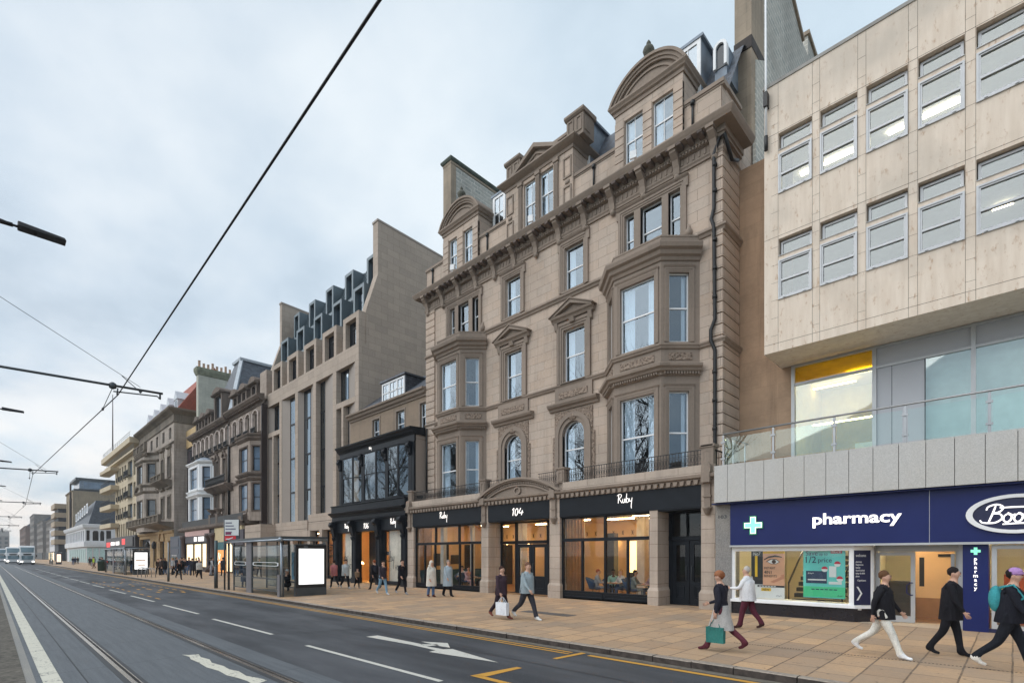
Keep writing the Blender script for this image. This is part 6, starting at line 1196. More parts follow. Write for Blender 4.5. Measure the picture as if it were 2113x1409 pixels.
# --- tall brown block and others, each its own building
def block(name,label,x0,x1,y,z,mat,rows=4,colsn=4,wf=.5,hf=.55,z0=5,roof=None,side=True,shop=None,pm=None):
    t=thing(name,label,'building',((x0+x1)/2,y,.2)); F=Fr(0,y); W=(x1-x0)/colsn; H=(z-z0-.6)/rows if rows else 1; hs=[]
    for i in range(colsn):
        for j in range(rows): u=x0+W*(i+.5-wf/2); zz=z0+H*(j+.5-hf/2); hs.append((u,u+W*wf,zz,zz+H*hf))
    m=M(); m.wall(F,x0,x1,.2,z,hs,.35); m.quad((x1,y,.2),(x1,y+13,.2),(x1,y+13,z),(x1,y,z)); m.quad((x0,y,z),(x1,y,z),(x1,y+13,z),(x0,y+13,z)); m.mould(F,x0,x1,[(0,z-.5),(.4,z-.1),(.4,z),(0,z+.05)]); build('wall',m,mat,t)
    for h in hs: 
        m=M(); m.quad(F.P(h[0],h[2],-.3),F.P(h[1],h[2],-.3),F.P(h[1],h[3],-.3),F.P(h[0],h[3],-.3)); build('window',m,pm or DPANE,t)
    m=M(); m.box(x0+.5,x1-.5,y-.25,y,.5,3.6); build('shopfront',m,shop or DKGR,t)
    if roof=='pitch': m=M(); m.add([(x0,y+.3,z),(x1,y+.3,z),(x1,y+13,z),(x0,y+13,z),(x0+1,y+5,z+4),(x1-1,y+5,z+4)],[(0,1,5,4),(1,2,5),(2,3,4,5),(3,0,4)]); build('roof',m,SLATE,t)
    return t
BRN=ashlar('brown_block_stone',(.36,.29,.2),(.3,.24,.165),(.18,.14,.1),2,.8,.01,.4,.5); GRY=ashlar('grey_block_stone',(.27,.255,.24),(.22,.2,.19),(.12,.11,.1),1.5,.6,.01,.5,.5); PNK=plain('pale_render',(.6,.6,.62),.7,0,.1,.4)
t=block('tall_brown_building','tall brown stone building with a metal and glass top storey behind the white corner building',-250,-229,20,24.4,BRN,1,3,.25,.8,5)
m=M(); m.box(-248,-231,20.5,33,24.4,25.2); m.c=1; m.box(-247,-230,22,33,25.2,28.2); m.c=2; m.box(-230.05,-229.9,23,32,25.6,27.6); m.box(-247,-230,21.8,22,25.4,27.8); m.c=0; m.box(-248.5,-229.5,20.8,33,28.2,29); m.c=3; m.box(-234.5,-233,19.6,20,5,27); build('glass_storey',m,[DKGR,LEAD,BPANE,plain('dark_wall_strip',(.05,.035,.03),.9)],t)  # last box: dark strip on the wall drawn in place of a recess
t=block('brown_slab_building','block with stacked brown concrete balcony bands and dark recesses between them',-268,-253,18,20.6,plain('dark_recess',(.02,.02,.025),.6),0,1)
for k in range(5):
    m=M(); m.box(-268,-252.5,16.9,24,6.4+3.3*k,8.2+3.3*k); build('concrete_band',m,plain('brown_concrete',(.4,.31,.22),.8,0,.1,.3) if k==0 else bpy.data.materials['brown_concrete'],t)
block('pale_shop_building','low pale rendered building beyond the stacked balcony block',-300,-270,18.5,13.5,PNK,2,5,shop=LITP)
block('blue_grey_building','grey stone building with a steep slate roof far along the street',-345,-302,20,19,GRY,4,7,roof='pitch')
block('green_roof_building','brown stone gabled building under a greenish copper roof in the distance',-395,-350,19,20,GRY,4,7,roof='pitch')
block('tower_building','tall narrow grey stone building in the distance with a blank side wall',-440,-400,18,26,GRY,5,5)
block('gothic_building','dark red stone building at the far bend of the street',-560,-470,17,22,ashlar('dark_red_stone',(.22,.15,.125),(.18,.12,.1),(.1,.07,.06),1,.4,.01,.5,.5),4,9,roof='pitch')
# the street bends: a terrace closes the view
def endblock(y0,y1,x,z,label,mat,n):
    t=thing('terrace_building',label,'building',(x,(y0+y1)/2,.2)); F=Fr(x,y0,0,1); L=y1-y0; hs=[]
    for i in range(n):
        for j in range(4): hs.append((L*(i+.25)/n,L*(i+.75)/n,5+j*4.2,7.6+j*4.2))
    m=M(); m.wall(F,0,L,.2,z,hs,.5); m.quad((x,y0,z),(x,y1,z),(x-14,y1,z),(x-14,y0,z)); m.add([(x,y0,z),(x,y1,z),(x-10,y1,z),(x-10,y0,z),(x-5,y0,z+5),(x-5,y1,z+5)],[(0,1,5,4),(2,3,4,5),(0,4,3),(1,2,5)]); build('wall',m,mat,t)
    for h in hs: m=M(); m.quad(F.P(h[0],h[2],-.4),F.P(h[1],h[2],-.4),F.P(h[1],h[3],-.4),F.P(h[0],h[3],-.4)); build('window',m,DPANE,t)
    m=M()
    for k in range(3): m.box(x-6,x-4.4,y0+L*(k+.5)/3-1,y0+L*(k+.5)/3+1,z+3,z+8)
    build('chimneys',m,mat,t)
endblock(-75,-50,-760,24,'leftmost hazy grey terrace closing the end of the street',GRY,6); endblock(-49,-18,-740,27,'hazy grey terrace with chimneys closing the end of the street beside the buses',GRY,7); endblock(-17,14,-700,21,'lower hazy terrace right at the vanishing point of the street',GRY,7)
# ---------------------------------------------------------------- street furniture
SHG=glass('shelter_glass',(.62,.72,.75),.09,.5,.01,.3); SHM=plain('shelter_steel',(.07,.08,.088),.4,.4,.1); SHT=plain('shelter_tube',(.3,.34,.38),.3,.6,.1)
def shelter(x0,x1,y0,y1,ads,label,adlabel,panelmat,detail=True):
    h=3.0; z0=pz(y0); t=thing('bus_shelter',label,'bus shelter',((x0+x1)/2,(y0+y1)/2,z0))
    m=M(); m.add([(x0-.2,y0-.1,h-.03),(x1+.15,y0-.1,h-.03),(x1+.15,y1+.1,h+.02),(x0-.2,y1+.1,h+.02),(x0-.2,y0-.1,h+.1),(x1+.15,y0-.1,h+.1),(x1+.15,y1+.1,h+.12),(x0-.2,y1+.1,h+.12)],[(3,2,1,0),(4,5,6,7),(0,1,5,4),(1,2,6,5),(2,3,7,6),(3,0,4,7)]); build('roof',m,SHM,t)
    m=M(); m.tube([(x0-.2,y0-.1,h-.08),(x1+.15,y0-.1,h-.08),(x1+.15,y1+.1,h-.06)],.055,8); m.lathe((x1+.12,y0-.1,h-.17),[(.06,0),(.1,.03),(.1,.17),(.06,.2)],10); build('gutter_tube',m,SHT,t)
    for x,y in ((x0,y0),(x0,y1),(x1,y0),((x0+x1)/2-.6,y1),(x1,y1)):
        m=M()
        if y==y0: m.tube([(x,y,pz(y)),(x,y,h)],.065,8)
        else: m.box(x-.04,x+.04,y-.04,y+.04,pz(y),h)
        build('post',m,SHM if x!=x1 else SHT,t)
    m=M(); m.box(x1-.28,x1+.02,y0-.1,y0+.12,pz(y0),1.22); m.c=1; m.box(x1+.02,x1+.03,y0-.1,y0+.12,pz(y0),1.22); build('end_post_casing',m,[plain('casing_grey',(.16,.15,.16),.5) if 'casing_grey' not in bpy.data.materials else bpy.data.materials['casing_grey'],SHM],t)
    xm=x0+(x1-x0)*.44
    m=M(); m.box(xm-.42,xm+.32,y0-.03,y0+.05,pz(y0),h-.06); build('front_panel',m,bpy.data.materials['casing_grey'],t)
    n=4; ax=x0+.95
    for a,b in ((ax,xm-.45),(xm+.45,x1-.3)):
        m=M(); m.quad((a,y0,.35),(b,y0,.35),(b,y0,h-.35),(a,y0,h-.35)); build('glass_panel',m,SHG,t)
        m=M(); m.box(a-.06,a+.02,y0-.03,y0+.03,pz(y0),h); m.box(a,b,y0-.02,y0+.02,.95,1.01); m.box(a,b,y0-.02,y0+.02,.36,.4); m.box(a,b,y0-.015,y0+.015,h-.36,h-.32); c=(a+b)/2; hw=(b-a)/2-.08
        rr=[(c+hw*max(-1,min(1,1.15*math.cos(R(q)))),1.72+.1*max(-1,min(1,1.5*math.sin(R(q))))) for q in range(0,361,15)]; m.c=1; F=Fr(0,y0-.004); m.fring(F,rr,[(c+(u-c)*.93,1.72+(z-1.72)*.75) for u,z in rr],0,.004); build('rail_and_manifest',m,[SHM,WHITE],t)
    for k in range(n):
        a=x0+(x1-x0-1.2)*k/n+.05; b=x0+(x1-x0-1.2)*(k+1)/n-.05; m=M(); m.quad((a,y1,.35),(b,y1,.35),(b,y1,h-.2),(a,y1,h-.2)); build('glass_panel',m,SHG,t)
        m=M(); m.box(b,b+.08,y1-.03,y1+.03,pz(y1),h); m.box(a,b,y1-.02,y1+.02,.3,.36); build('back_mullion',m,SHM,t)
    m=M(); m.box(xm+.3,x1-.9,y1-.45,y1-.15,.66,.72); [m.box(x-.03,x+.03,y1-.33,y1-.27,pz(y1),.66) for x in (xm+.5,x1-1.1)]; build('bench',m,SHM,t)
    m=M(); m.box(xm+.45,xm+1.5,y1-.06,y1-.02,.8,2.35); m.c=1; m.box(xm+.75,xm+1.2,y1-.065,y1-.06,1.0,2.1); m.stroke(Fr(0,y1-.07),[[(-.4,0),(.1,.3),(.5,.7),(.8,.5),(1,1)]],xm+.6,1.6,.5,.0,.03,.004); build('timetable_poster',m,[plain('cyan_poster',(.16,.42,.6),.5) if 'cyan_poster' not in bpy.data.materials else bpy.data.materials['cyan_poster'],BLKP],t)
    # illuminated advertising panel across the near end
    ya,yb=y0+.6,y1+.02; a=thing('advertising_panel',adlabel,'advert panel',(x1+.1,(ya+yb)/2,pz(ya)))
    m=M(); m.box(x1-.02,x1+.2,ya,yb,pz(ya)+.0,.55); m.box(x1,x1+.18,ya+.02,yb,.55,2.72); m.c=1; m.box(x1+.18,x1+.2,ya+.02,yb,.55,2.68); build('case',m,[SHM,BLKM],a)
    m=M(); F=Fr(x1+.2,ya,0,1); m.fbox(F,.16,yb-ya-.14,.72,2.5,0,.01); sc=build('screen',m,panelmat[0],a)
    if len(panelmat)>1:
        m=M(); W_=yb-ya
        for k,(z,c) in enumerate(((2.1,0),(1.95,0),(1.62,1),(1.3,0),(1.12,1),(.9,0))): m.c=c; m.fbox(F,.25+(.2 if k==4 else 0),W_-.3,z,z+(.04 if c==0 else .1),.01,.014)
        build('advert_print',m,panelmat[1:],sc)
    m=M(); m.tube([(x1+.1,ya,2.6),(x1+.1,yb,2.75)],.03,6); m.fbox(F,.42,.62,2.58,2.61,0,.004); build('top_trim',m,SHT,a); return t
shelter(-33.35,-25.5,9.98,12.15,1,'dark steel and glass bus shelter on the kerb in front of the black 106 shopfront','lit blank white advertising panel at the near end of the closer bus shelter',[SCREEN])
shelter(-79.5,-66.5,10.0,12.0,1,'bus shelter further down the street with a crowd standing beside it','lit advertising panel with orange stripes at the end of the far bus shelter',[SCREEN,plain('print_grey',(.5,.5,.5),.6),plain('print_orange',(.75,.35,.08),.6)])
shelter(-165,-158,10.2,11.8,1,'small distant bus shelter near the waiting buses','small glowing red and white advertising panel at the distant shelter',[emis('red_white_screen',(1,.75,.6),1.0),plain('print_red',(.6,.03,.02),.6),plain('print_dark',(.05,.02,.02),.6)])
# bus stop pole with flag, other poles
def pole(name,label,cat,x,y,h,r,mat,extra=None):
    t=thing(name,label,cat,(x,y,pz(y))); m=M(); m.tube([(x,y,pz(y)),(x,y,h)],r,8); build('post',m,mat,t)
    if extra: extra(t)
    return t
def flag(t):
    F=Fr(-33.5,9.8,.8,.6); m=M(); m.fbox(F,0,.95,3.05,4.3,-.03,.03); m.c=1; m.fbox(F,.02,.93,3.35,4.28,.03,.034); m.c=2
    for k,z in enumerate((4.05,3.87,3.69,3.5)): m.fbox(F,.08,.5+.12*(k%3),z,z+.08,.034,.037)
    m.c=3; m.fbox(F,.08,.45,3.4,3.55,.034,.038); m.c=4; m.fbox(F,.02,.75,3.05,3.32,.03,.036); m.c=1; m.fring(F,[(.1,3.12),(.3,3.1),(.55,3.2)],[(.1,3.17),(.3,3.17),(.58,3.26)],.036,.04)
    build('stop_flag',m,[SHM,PAPER,plain('timetable_ink',(.2,.2,.25),.6),plain('maroon_badge',(.2,.02,.08),.5),plain('signal_red',(.7,.02,.03),.5)],t)
pole('bus_stop_pole','dark bus stop pole with white route sign at the far end of the closer shelter','bus stop',-33.5,9.8,4.35,.05,SHM,flag)
def lower(t):
    m=M(); m.tube([(-35.4,9.87,.13),(-35.4,9.87,1.5)],.11,8); build('base_sleeve',m,SHM,t); m=M(); m.box(-35.5,-35.3,9.8,9.94,1.5,1.6); build('collar',m,SILV,t)
pole('steel_pole','thick dark blue-grey pole on the kerb left of the closer bus shelter','pole',-35.4,9.87,3.1,.095,plain('teal_grey_steel',(.06,.09,.1),.45,.3),lower)
pole('sign_pole','slim grey pole on the kerb between the bicycle stands and the closer shelter','pole',-47.4,9.86,3.2,.06,plain('grey_steel',(.25,.26,.27),.45,.5),lambda t:[build('base_sleeve',M().tube([(-47.4,9.86,.13),(-47.4,9.86,1.2)],.085,8),SHM,t)])
for k,(x,y) in enumerate(((-59.6,9.9),(-58.4,10.0),(-57.2,10.1))):
    m=M(); m.tube([(x-.0,y,pz(y)),(x,y,.75),(x+.06,y+.1,.95),(x+.2,y+.35,1.0),(x+.34,y+.6,.95),(x+.4,y+.7,.75),(x+.4,y+.7,pz(y))],.035,8); b=build('bicycle_stand',m,SILV,loc=(x,y,pz(y))); tag(b,('farthest','middle','nearest')[k]+' of three steel hoop bicycle stands beside the far bus shelter','bike stand','bicycle stands by the far shelter')
bt=M(); bt.lathe((-25.36,11.4,.15),[(.035,0),(.04,.02),(.04,.15),(.015,.2),(.015,.26)],8); b=build('bottle',bt,plain('green_glass_bottle',(.2,.25,.16),.1),loc=(-25.36,11.4,.15)); tag(b,'small empty bottle left at the foot of the white advertising panel','bottle')
m=M(); m.lathe((-87.0,10.5,.13),[(.4,0),(.42,1.2),(.46,1.25),(.3,1.4),(.05,1.42)],10); b=build('litter_bin',m,plain('dark_green_bin',(.012,.04,.03),.5),loc=(-87,10.5,.13)); tag(b,'dark green rounded litter bin on the pavement before the far shelter','bin')
# ---------------------------------------------------------------- tram wires, centre poles, lamps
WIRE=plain('dark_wire',(.02,.02,.022),.5,.5)
m=M(); wp=[(14,2.2,6.95),(-3.9,2.32,6.86),(-18.95,2.67,6.9),(-41,1.8,6.9),(-66.6,2.4,6.9),(-92,1.9,6.9),(-118,2.4,6.9),(-144,2,6.9)]
m.tube(wp,.0145,6); w=build('tram_contact_wire',m,WIRE,loc=(0,2.3,6.9)); tag(w,'thick black tram contact wire running diagonally across the sky above the track','overhead wire')
from itertools import count
NM=('nearest','second','third','fourth','fifth','farthest')
for k,(x,y) in enumerate(((-18.95,2.67),(-41,1.8),(-66.6,2.4),(-92,1.9),(-118,2.4),(-144,2.0))):
    t=thing('tram_cantilever',NM[k]+' tram wire cantilever arm reaching over the track from its pole at the left','overhead arm',(x,-1.3,0),group='tram wire cantilever arms'); Y=-1.3
    m=M(); m.tube([(x,Y,0),(x,Y,8.4)],[.16,.11],10); m.lathe((x,Y,0),[(.26,0),(.26,.3),(.17,.5)],10); build('pole',m,SHM,t)
    m=M(); m.tube([(x,Y,7.06),(x,y+1.12,7.19)],.036,8); build('arm',m,SHM,t)
    m=M(); m.tube([(x-.05,y-.1,7.0),(x,y+.98,7.08),(x,y+1.03,7.02)],.02,6); m.tube([(x,y+1.05,7.2),(x,y+1.05,7.0)],.028,6); m.tube([(x,y,7.1),(x,y-.02,6.9)],.02,6); m.lathe((x,y-.12,7.05),[(.03,0),(.09,.03),(.09,.16),(.03,.2)],8); m.lathe((x,y+.55,7.08),[(.02,0),(.05,.05),(.02,.12)],6); m.tube([(x,y+.5,7.15),(x-.02,y+.1,7.5)],.012,5); build('registration_arm',m,SHM,t)
    m=M(); m.tube([(x,Y,9.75),(x,y+.55,7.26)],.007,4); m.tube([(x,Y,8.2),(x,Y+.02,9.8)],.09,8); m.tube([(x,y-.12,7.1),(x-2.2,y*.97,6.92)],.01,4); m.lathe((x-2.2,y*.97,6.86),[(.02,0),(.04,.05),(.02,.1)],6); build('stay',m,WIRE,t)
for k,x in enumerate((-15.0,-34.2,-53.1,-72,-91,-110)):
    t=thing('street_lamp',NM[k]+' slim black street lamp head reaching in from the left over the tracks','street lamp',(x,-1.3,0),group='street lamps along the tracks')
    m=M(); m.tube([(x,-1.3,0),(x,-1.3,9.3)],[.12,.07],10); m.lathe((x,-1.3,0),[(.22,0),(.22,.9),(.13,1.1)],10); build('pole',m,SHM,t)
    m=M(); m.tube([(x,-1.3,9.0),(x,.35,9.08)],.045,8); m.tube([(x,-1.3,9.6),(x,-.2,9.15),(x,.3,9.1)],.018,6); m.tube([(x,.3,9.08),(x,.45,9.08)],.028,6); build('arm',m,BLKM,t)
    m=M(); m.add([(x-.14,.42,9.05),(x+.14,.42,9.05),(x+.15,1.2,9.05),(x-.15,1.2,9.05),(x-.1,.42,9.17),(x+.1,.42,9.17),(x+.12,1.17,9.12),(x-.12,1.17,9.12)],[(3,2,1,0),(4,5,6,7),(0,1,5,4),(1,2,6,5),(2,3,7,6),(3,0,4,7)]); m.fbox(Fr(x,.7,1,0),-.03,.03,9.02,9.06,-.03,.03); build('lamp_head',m,BLKM,t,bevel=.02)
# ---------------------------------------------------------------- vehicles
BUSW=plain('bus_white',(.66,.67,.68),.3,0,.04,1,.5); BGL=plain('bus_glass',(.12,.2,.24),.06,0,.2,.5,.9); HEAD=emis('headlamp',(1,.92,.8),6); TAIL=emis('tail_lamp',(1,.08,.05),4); TYRE=plain('tyre',(.015,.015,.015),.8); MAR=plain('maroon_bus_skirt',(.16,.03,.05),.4)
def bus(x,y,label,decks=2,w=2.6,h=4.5,L=11):
    t=thing('double_decker_bus' if decks==2 else 'bus',label,'bus',(x,y,0)); y0,y1=y-w/2,y+w/2
    m=M(); sec=[(-.0,.35),(.05,1.2),(-.02,2.2),(-.25,3.2),(-.6,h-.25),(-.9,h)] if decks==2 else [(0,.35),(.05,1.2),(-.1,2.3),(-.4,h)]
    poly=[(x+a,z) for a,z in sec]+[(x-L,h),(x-L,.35)]
    m.fpoly(Fr(0,0),poly,-y1,-y0); build('body',m,BUSW,t,bevel=.12)
    F=Fr(x,y,0,1)
    def screen(z0,z1,off0,off1,a,b):
        m=M(); v=[]; n=8
        for i in range(n+1):
            u=a+(b-a)*i/n; q=.05-.12*(2*i/n-1)**2; v+=[F.P(u,z0,off0+q+.03),F.P(u,z1,off1+q+.03)]
        m.add(v,[(2*i,2*i+2,2*i+3,2*i+1) for i in range(n)],True); return m
    build('windscreen',screen(1.25,2.15,.05,-.0,-w/2+.15,w/2-.15),BGL,t)
    if decks==2: build('windscreen',screen(2.95,4.1,-.15,-.5,-w/2+.12,w/2-.12),BGL,t)
    m=M(); m.fbox(F,-.7,.7,2.3,2.62,-.1,.06); build('destination_sign',m,BLKM,t)
    for s in (-1,1):
        m=M(); m.ell(F.P(s*(w/2-.32),.75,.06),.08,.2,.13,8,6); build('headlight',m,HEAD,t)
        m=M(); m.bar(F.P(s*w/2,2.5,.1),F.P(s*(w/2+.25),2.3,.35),.05); m.fbox(F,s*(w/2+.25)-.09,s*(w/2+.25)+.09,1.85,2.35,.25,.37); build('mirror',m,BLKM,t)
        for xx in (-2.6,-8): m=M(); m.tube([(x+xx,y+s*(w/2-.3),.48),(x+xx,y+s*(w/2+.01),.48)],.48,14); build('wheel',m,TYRE,t)
        for k in range(decks):
            m=M(); yy=y+s*(w/2+.012); m.quad((x-.9-.3*k,yy,1.3+1.7*k),(x-L+.3,yy,1.3+1.7*k),(x-L+.3,yy,2.2+1.75*k),(x-.9-.5*k,yy,2.2+1.75*k)); build('side_window',m,BGL,t)
    m=M(); m.fbox(F,-w/2+.05,w/2-.05,.3,.55,-.3,.09); m.c=1; m.fbox(F,-.35,.35,.62,.75,.05,.1); build('bumper',m,[DKGR,PAPER],t); return t
bus(-166,6.35,'nearest white double decker bus with lit headlights facing up the street'); bus(-186,4.4,'second double decker bus just behind the left shoulder of the nearest one',h=4.4); bus(-228,2.6,'third double decker bus queuing near the tram track',h=4.4); bus(-262,.9,'smaller farthest double decker bus in the queue of buses',h=4.4)
def car(x,y,label,mat,s=1,rear=True):
    t=thing('parked_car' if False else 'car',label,'car',(x,y,0)); w=1.75
    prof=[(0,.35),(.02,.75),(-.1,.9),(-.75,1.42),(-2.3,1.45),(-3.0,1.0),(-4.1,.85),(-4.25,.6),(-4.2,.3)]
    m=M(); m.fpoly(Fr(0,0),[(x+a*s,z) for a,z in prof][::-1] if s<0 else [(x+a,z) for a,z in prof],-y-w/2,-y+w/2); build('body',m,mat,t,bevel=.08)
    F=Fr(x,y,0,1)
    m=M(); m.add([F.P(-.7,.95,-.1),F.P(.7,.95,-.1),F.P(.6,1.36,-.66),F.P(-.6,1.36,-.66)],[(0,1,2,3)]); build('rear_window',m,BGL,t)
    for k in (-1,1):
        m=M(); m.fbox(F,k*.65-.14,k*.65+.14,.68,.85,-.05,.05); build('tail_light' if rear else 'headlight',m,TAIL if rear else HEAD,t)
        for a in (-.8,-3.4): m=M(); m.tube([(x+a,y+k*.7,.32),(x+a,y+k*.89,.32)],.32,12); build('wheel',m,TYRE,t)
car(-150,.3,'dark car with red tail lights driving away along the far left edge',plain('dark_car_paint',(.03,.03,.035),.25)); car(-190,-2.4,'car with red tail lights at the left edge beyond the first',plain('grey_car_paint',(.12,.12,.13),.25)); car(-200,8.3,'dark car with white headlights tucked behind the nearest bus by the kerb',plain('blue_car_paint',(.02,.03,.05),.25),1,False)
# ---------------------------------------------------------------- people
_cm={}
def fabric(c,rough):
    t=NT('cloth'); p=t.obj(); w=t.noise(t.vscale(p,1,1,.35),11,4,.6); f=t.noise(p,60,2); g=t.noise(p,3,3)
    k=t.math('ADD',t.math('MULTIPLY',g,.5),t.math('MULTIPLY',f,.5)); col=t.ramp(k,.3,.7,tuple(x*.7 for x in c),tuple(min(1,x*1.25) for x in c)); t.bump(w,.9,.05 if rough>.6 else .004); return t.fin(col,rough,0,.2)
def cloth(c,rough=.85):
    if c not in _cm: _cm[c]=fabric(c,rough)
    return _cm[c]
SK={'l':(.55,.33,.24),'m':(.36,.2,.13),'d':(.1,.05,.032)}
def skel(pose,amp,arms,fing,lean):
    V=[];E=[];Rr=[];T=[]
    def v(p,r,par=None,tag='top'):
        V.append(Vector(p)); Rr.append(r)
        if par is not None: E.append((par,len(V)-1)); T.append(tag)
        return len(V)-1
    sit=pose=='sit'; hz=.5 if sit else .95
    L=lambda x,z: (x+lean*(z-hz),z)
    def s(x,y,z): a,b=L(x,z); return (a,y,b)
    up=hz-.95
    pel=v((0,0,hz),.135); w=v(s(0,0,1.1+up),.125,pel); ch=v(s(.0,0,1.29+up),.15,w); nb=v(s(-.01,0,1.44+up),.075,ch)
    nk=v(s(.005,0,1.53+up),.052,nb,'skin'); h1=v(s(.025,0,1.585+up),.068,nk,'skin'); h2=v(s(.02,0,1.66+up),.086,h1,'skin'); h3=v(s(.0,0,1.72+up),.07,h2,'skin')
    v(s(.118,0,1.632+up),.012,h2,'skin')
    for k,sd in enumerate((1,-1)):
        v(s(.0,sd*.088,1.64+up),.014,h2,'skin')
        sh=v(s(-.01,sd*.18,1.40+up),.072,nb)
        a=arms[k]                                        # (shoulder swing, elbow bend, spread)
        q=R(a[0]); el=V[sh]+Vector((.29*math.sin(q),sd*.29*math.sin(R(a[2])),-.29*math.cos(q)*math.cos(R(a[2])))); e=v(el,.055,sh)
        q2=R(a[0]+a[1]); fd=Vector((math.sin(q2),-sd*(a[3] if len(a)>3 else .05),-math.cos(q2))).normalized(); wr=v(el+fd*.25,.031,e)
        pm=v(V[wr]+fd*.06,.028,wr,'skin')
        if fing:
            side=Vector((math.cos(q2),0,math.sin(q2))); inn=Vector((0,-sd,0))
            for j,(o,l) in enumerate(((.03,.07),(.01,.08),(-.01,.075),(-.03,.06))):
                b=v(V[pm]+fd*.035+side*o,.009,pm,'skin'); m_=v(V[b]+fd*l*.5+inn*.012,.0085,b,'skin'); v(V[m_]+fd*l*.35+inn*.03,.007,m_,'skin')
            t1=v(V[pm]-fd*.02+side*.038+inn*.012,.011,pm,'skin'); v(V[t1]+fd*.035+side*.018+inn*.015,.009,t1,'skin')
        else: v(V[pm]+fd*.08,.022,pm,'skin')
        hp=v((0,sd*.095,hz-.06),.112,pel,'bot')
        if sit: kn=v((.44,sd*.13,hz+.0),.065,hp,'bot'); an=v((.42,sd*.12,.09),.043,kn,'bot')
        else:
            f=amp*sd; th=R(f*23); kb=R(6 if f>=0 else -f*24+6)
            kn=v((.43*math.sin(th),sd*.09,hz-.05-.43*math.cos(th)),.076,hp,'bot'); t2=th-kb; an=v((V[kn].x+.42*math.sin(t2),sd*.085,V[kn].z-.42*math.cos(t2)),.054,kn,'bot')
        fq=0 if sit or amp*sd>=0 else R(min(55,-amp*sd*32))
        bl=v((V[an].x+.12*math.cos(fq),V[an].y+sd*.012,V[an].z-.045-.12*math.sin(fq)),.036,an,'shoe'); v((V[bl].x+.075,V[bl].y+sd*.005,V[bl].z-.005-.03*math.sin(fq)),.028,bl,'shoe'); v((V[an].x-.045*math.cos(fq),V[an].y,V[an].z-.04+.03*math.sin(fq)),.036,an,'shoe')
    return V,E,Rr,T
def person(x,y,rz,label,h=1.72,pose='walk',amp=1.0,top=(.02,.02,.025),bot=(.02,.02,.03),shoe=(.02,.02,.02),hair=(.03,.02,.015),skin='l',coat=None,coatc=None,longhair=False,arms=None,fing=False,lean=.05,z=None,group=None,hat=None,skirt=None,bag=None,sub=1,bulk=1.0,pack=None,hood=None):
    z=pz(y) if z is None else z
    arms=arms or ((-22*amp,18,7),(22*amp,18,7))
    V,E,Rr,T=skel(pose,amp,arms,fing,lean); k=h/1.75
    zmin=min(V[i].z-Rr[i] for i in range(len(V))); 
    me=bpy.data.meshes.new('p'); me.from_pydata([tuple(p) for p in V],E,[]); o=bpy.data.objects.new('person',me); COL.objects.link(o)
    md=o.modifiers.new('s','SKIN'); md.use_smooth_shade=True
    for i,r in enumerate(Rr):
        b=bulk if r>.04 else 1
        sv=me.skin_vertices[0].data[i]; sv.radius=(r*b,r*b); sv.use_root=(i==0)
    sm=o.modifiers.new('u','SUBSURF'); sm.levels=sub; sm.render_levels=sub
    dg=bpy.context.evaluated_depsgraph_get(); m2=bpy.data.meshes.new_from_object(o.evaluated_get(dg)); bpy.data.objects.remove(o); bpy.data.meshes.remove(me)
    segs=[(V[a],V[b],t) for (a,b),t in zip(E,T)]
    names=['top','skin','bot','shoe']; torso={(0,1),(1,2),(2,3)}
    tor=[(V[a],V[b]) for (a,b) in E if (a,b) in torso]
    for f in m2.polygons:
        c=Vector(f.center); best=9; bt='top'
        for a,b,t in segs:
            d=b-a; u=max(0,min(1,(c-a).dot(d)/d.length_squared)); q=(c-a-d*u).length_squared
            if q<best: best=q; bt=t
        f.material_index=names.index(bt); f.use_smooth=True
    hz=V[0].z; nz=V[3].z
    for p in m2.vertices:                                 # widen chest and hips
        if hz-.12<p.co.z<nz+.02 and abs(p.co.y)<.17 and not (pose=='sit' and p.co.x>.16): p.co.y*=1.28
    sc=Matrix.Diagonal((k,k,k,1))@Matrix.Translation((0,0,-zmin)); m2.transform(sc)
    for c in (top,SK[skin],bot,shoe): m2.materials.append(cloth(c,.5 if c==SK[skin] else .85))
    o=bpy.data.objects.new('person',m2); COL.objects.link(o); o.location=(x,y,z); o.rotation_euler=(0,0,rz); tag(o,label,'person',group)
    def child(name,m,mat):
        me=bpy.data.meshes.new(name); me.from_pydata([((p[0])*k,p[1]*k,(p[2]-zmin)*k) for p in m.v],[],m.f); [me.materials.append(q) for q in (mat if isinstance(mat,list) else [mat])]; me.polygons.foreach_set('material_index',m.mi); me.polygons.foreach_set('use_smooth',[True]*len(m.f)); me.update(); c=bpy.data.objects.new(name,me); COL.objects.link(c); c.parent=o; return c
    H=V[6]; m=M(); m.ell((H.x-.035,H.y,H.z+.03),.094,.092,.096,16,12); m.v=[(p[0]+.006*math.sin(p[2]*160+p[1]*90),p[1]*(1+.05*math.sin(p[0]*120+p[2]*60)),p[2]+.006*math.sin(p[1]*130+p[0]*50)) for p in m.v]
    if longhair: m.ell((H.x-.075,H.y,H.z-.1),.05,.085,.17,12,8)
    child('hair',m,cloth(hair))
    if fing or h==0:
        m=M(); [m.ell((H.x+.083,H.y+s*.032,H.z+.004),.009,.012,.008,8,6) for s in (1,-1)]; m.ell((H.x+.08,H.y,H.z-.062),.008,.024,.006,8,6); [m.ell((H.x+.084,H.y+s*.032,H.z+.026),.008,.02,.004,6,4) for s in (1,-1)]; child('face_features',m,cloth((.06,.025,.02)))
    if hat: m=M(); m.ell((H.x-.01,H.y,H.z+.05),.105,.1,.09,14,8); m.ell((H.x-.005,H.y,H.z+.03),.112,.105,.03,14,6); child('hat',m,cloth(hat))
    if hood: m=M(); m.ell((H.x-.04,H.y,H.z+.0),.11,.115,.15,12,8); m.ell((H.x-.09,H.y,H.z-.13),.1,.15,.08,12,8); child('hood',m,cloth(hood))
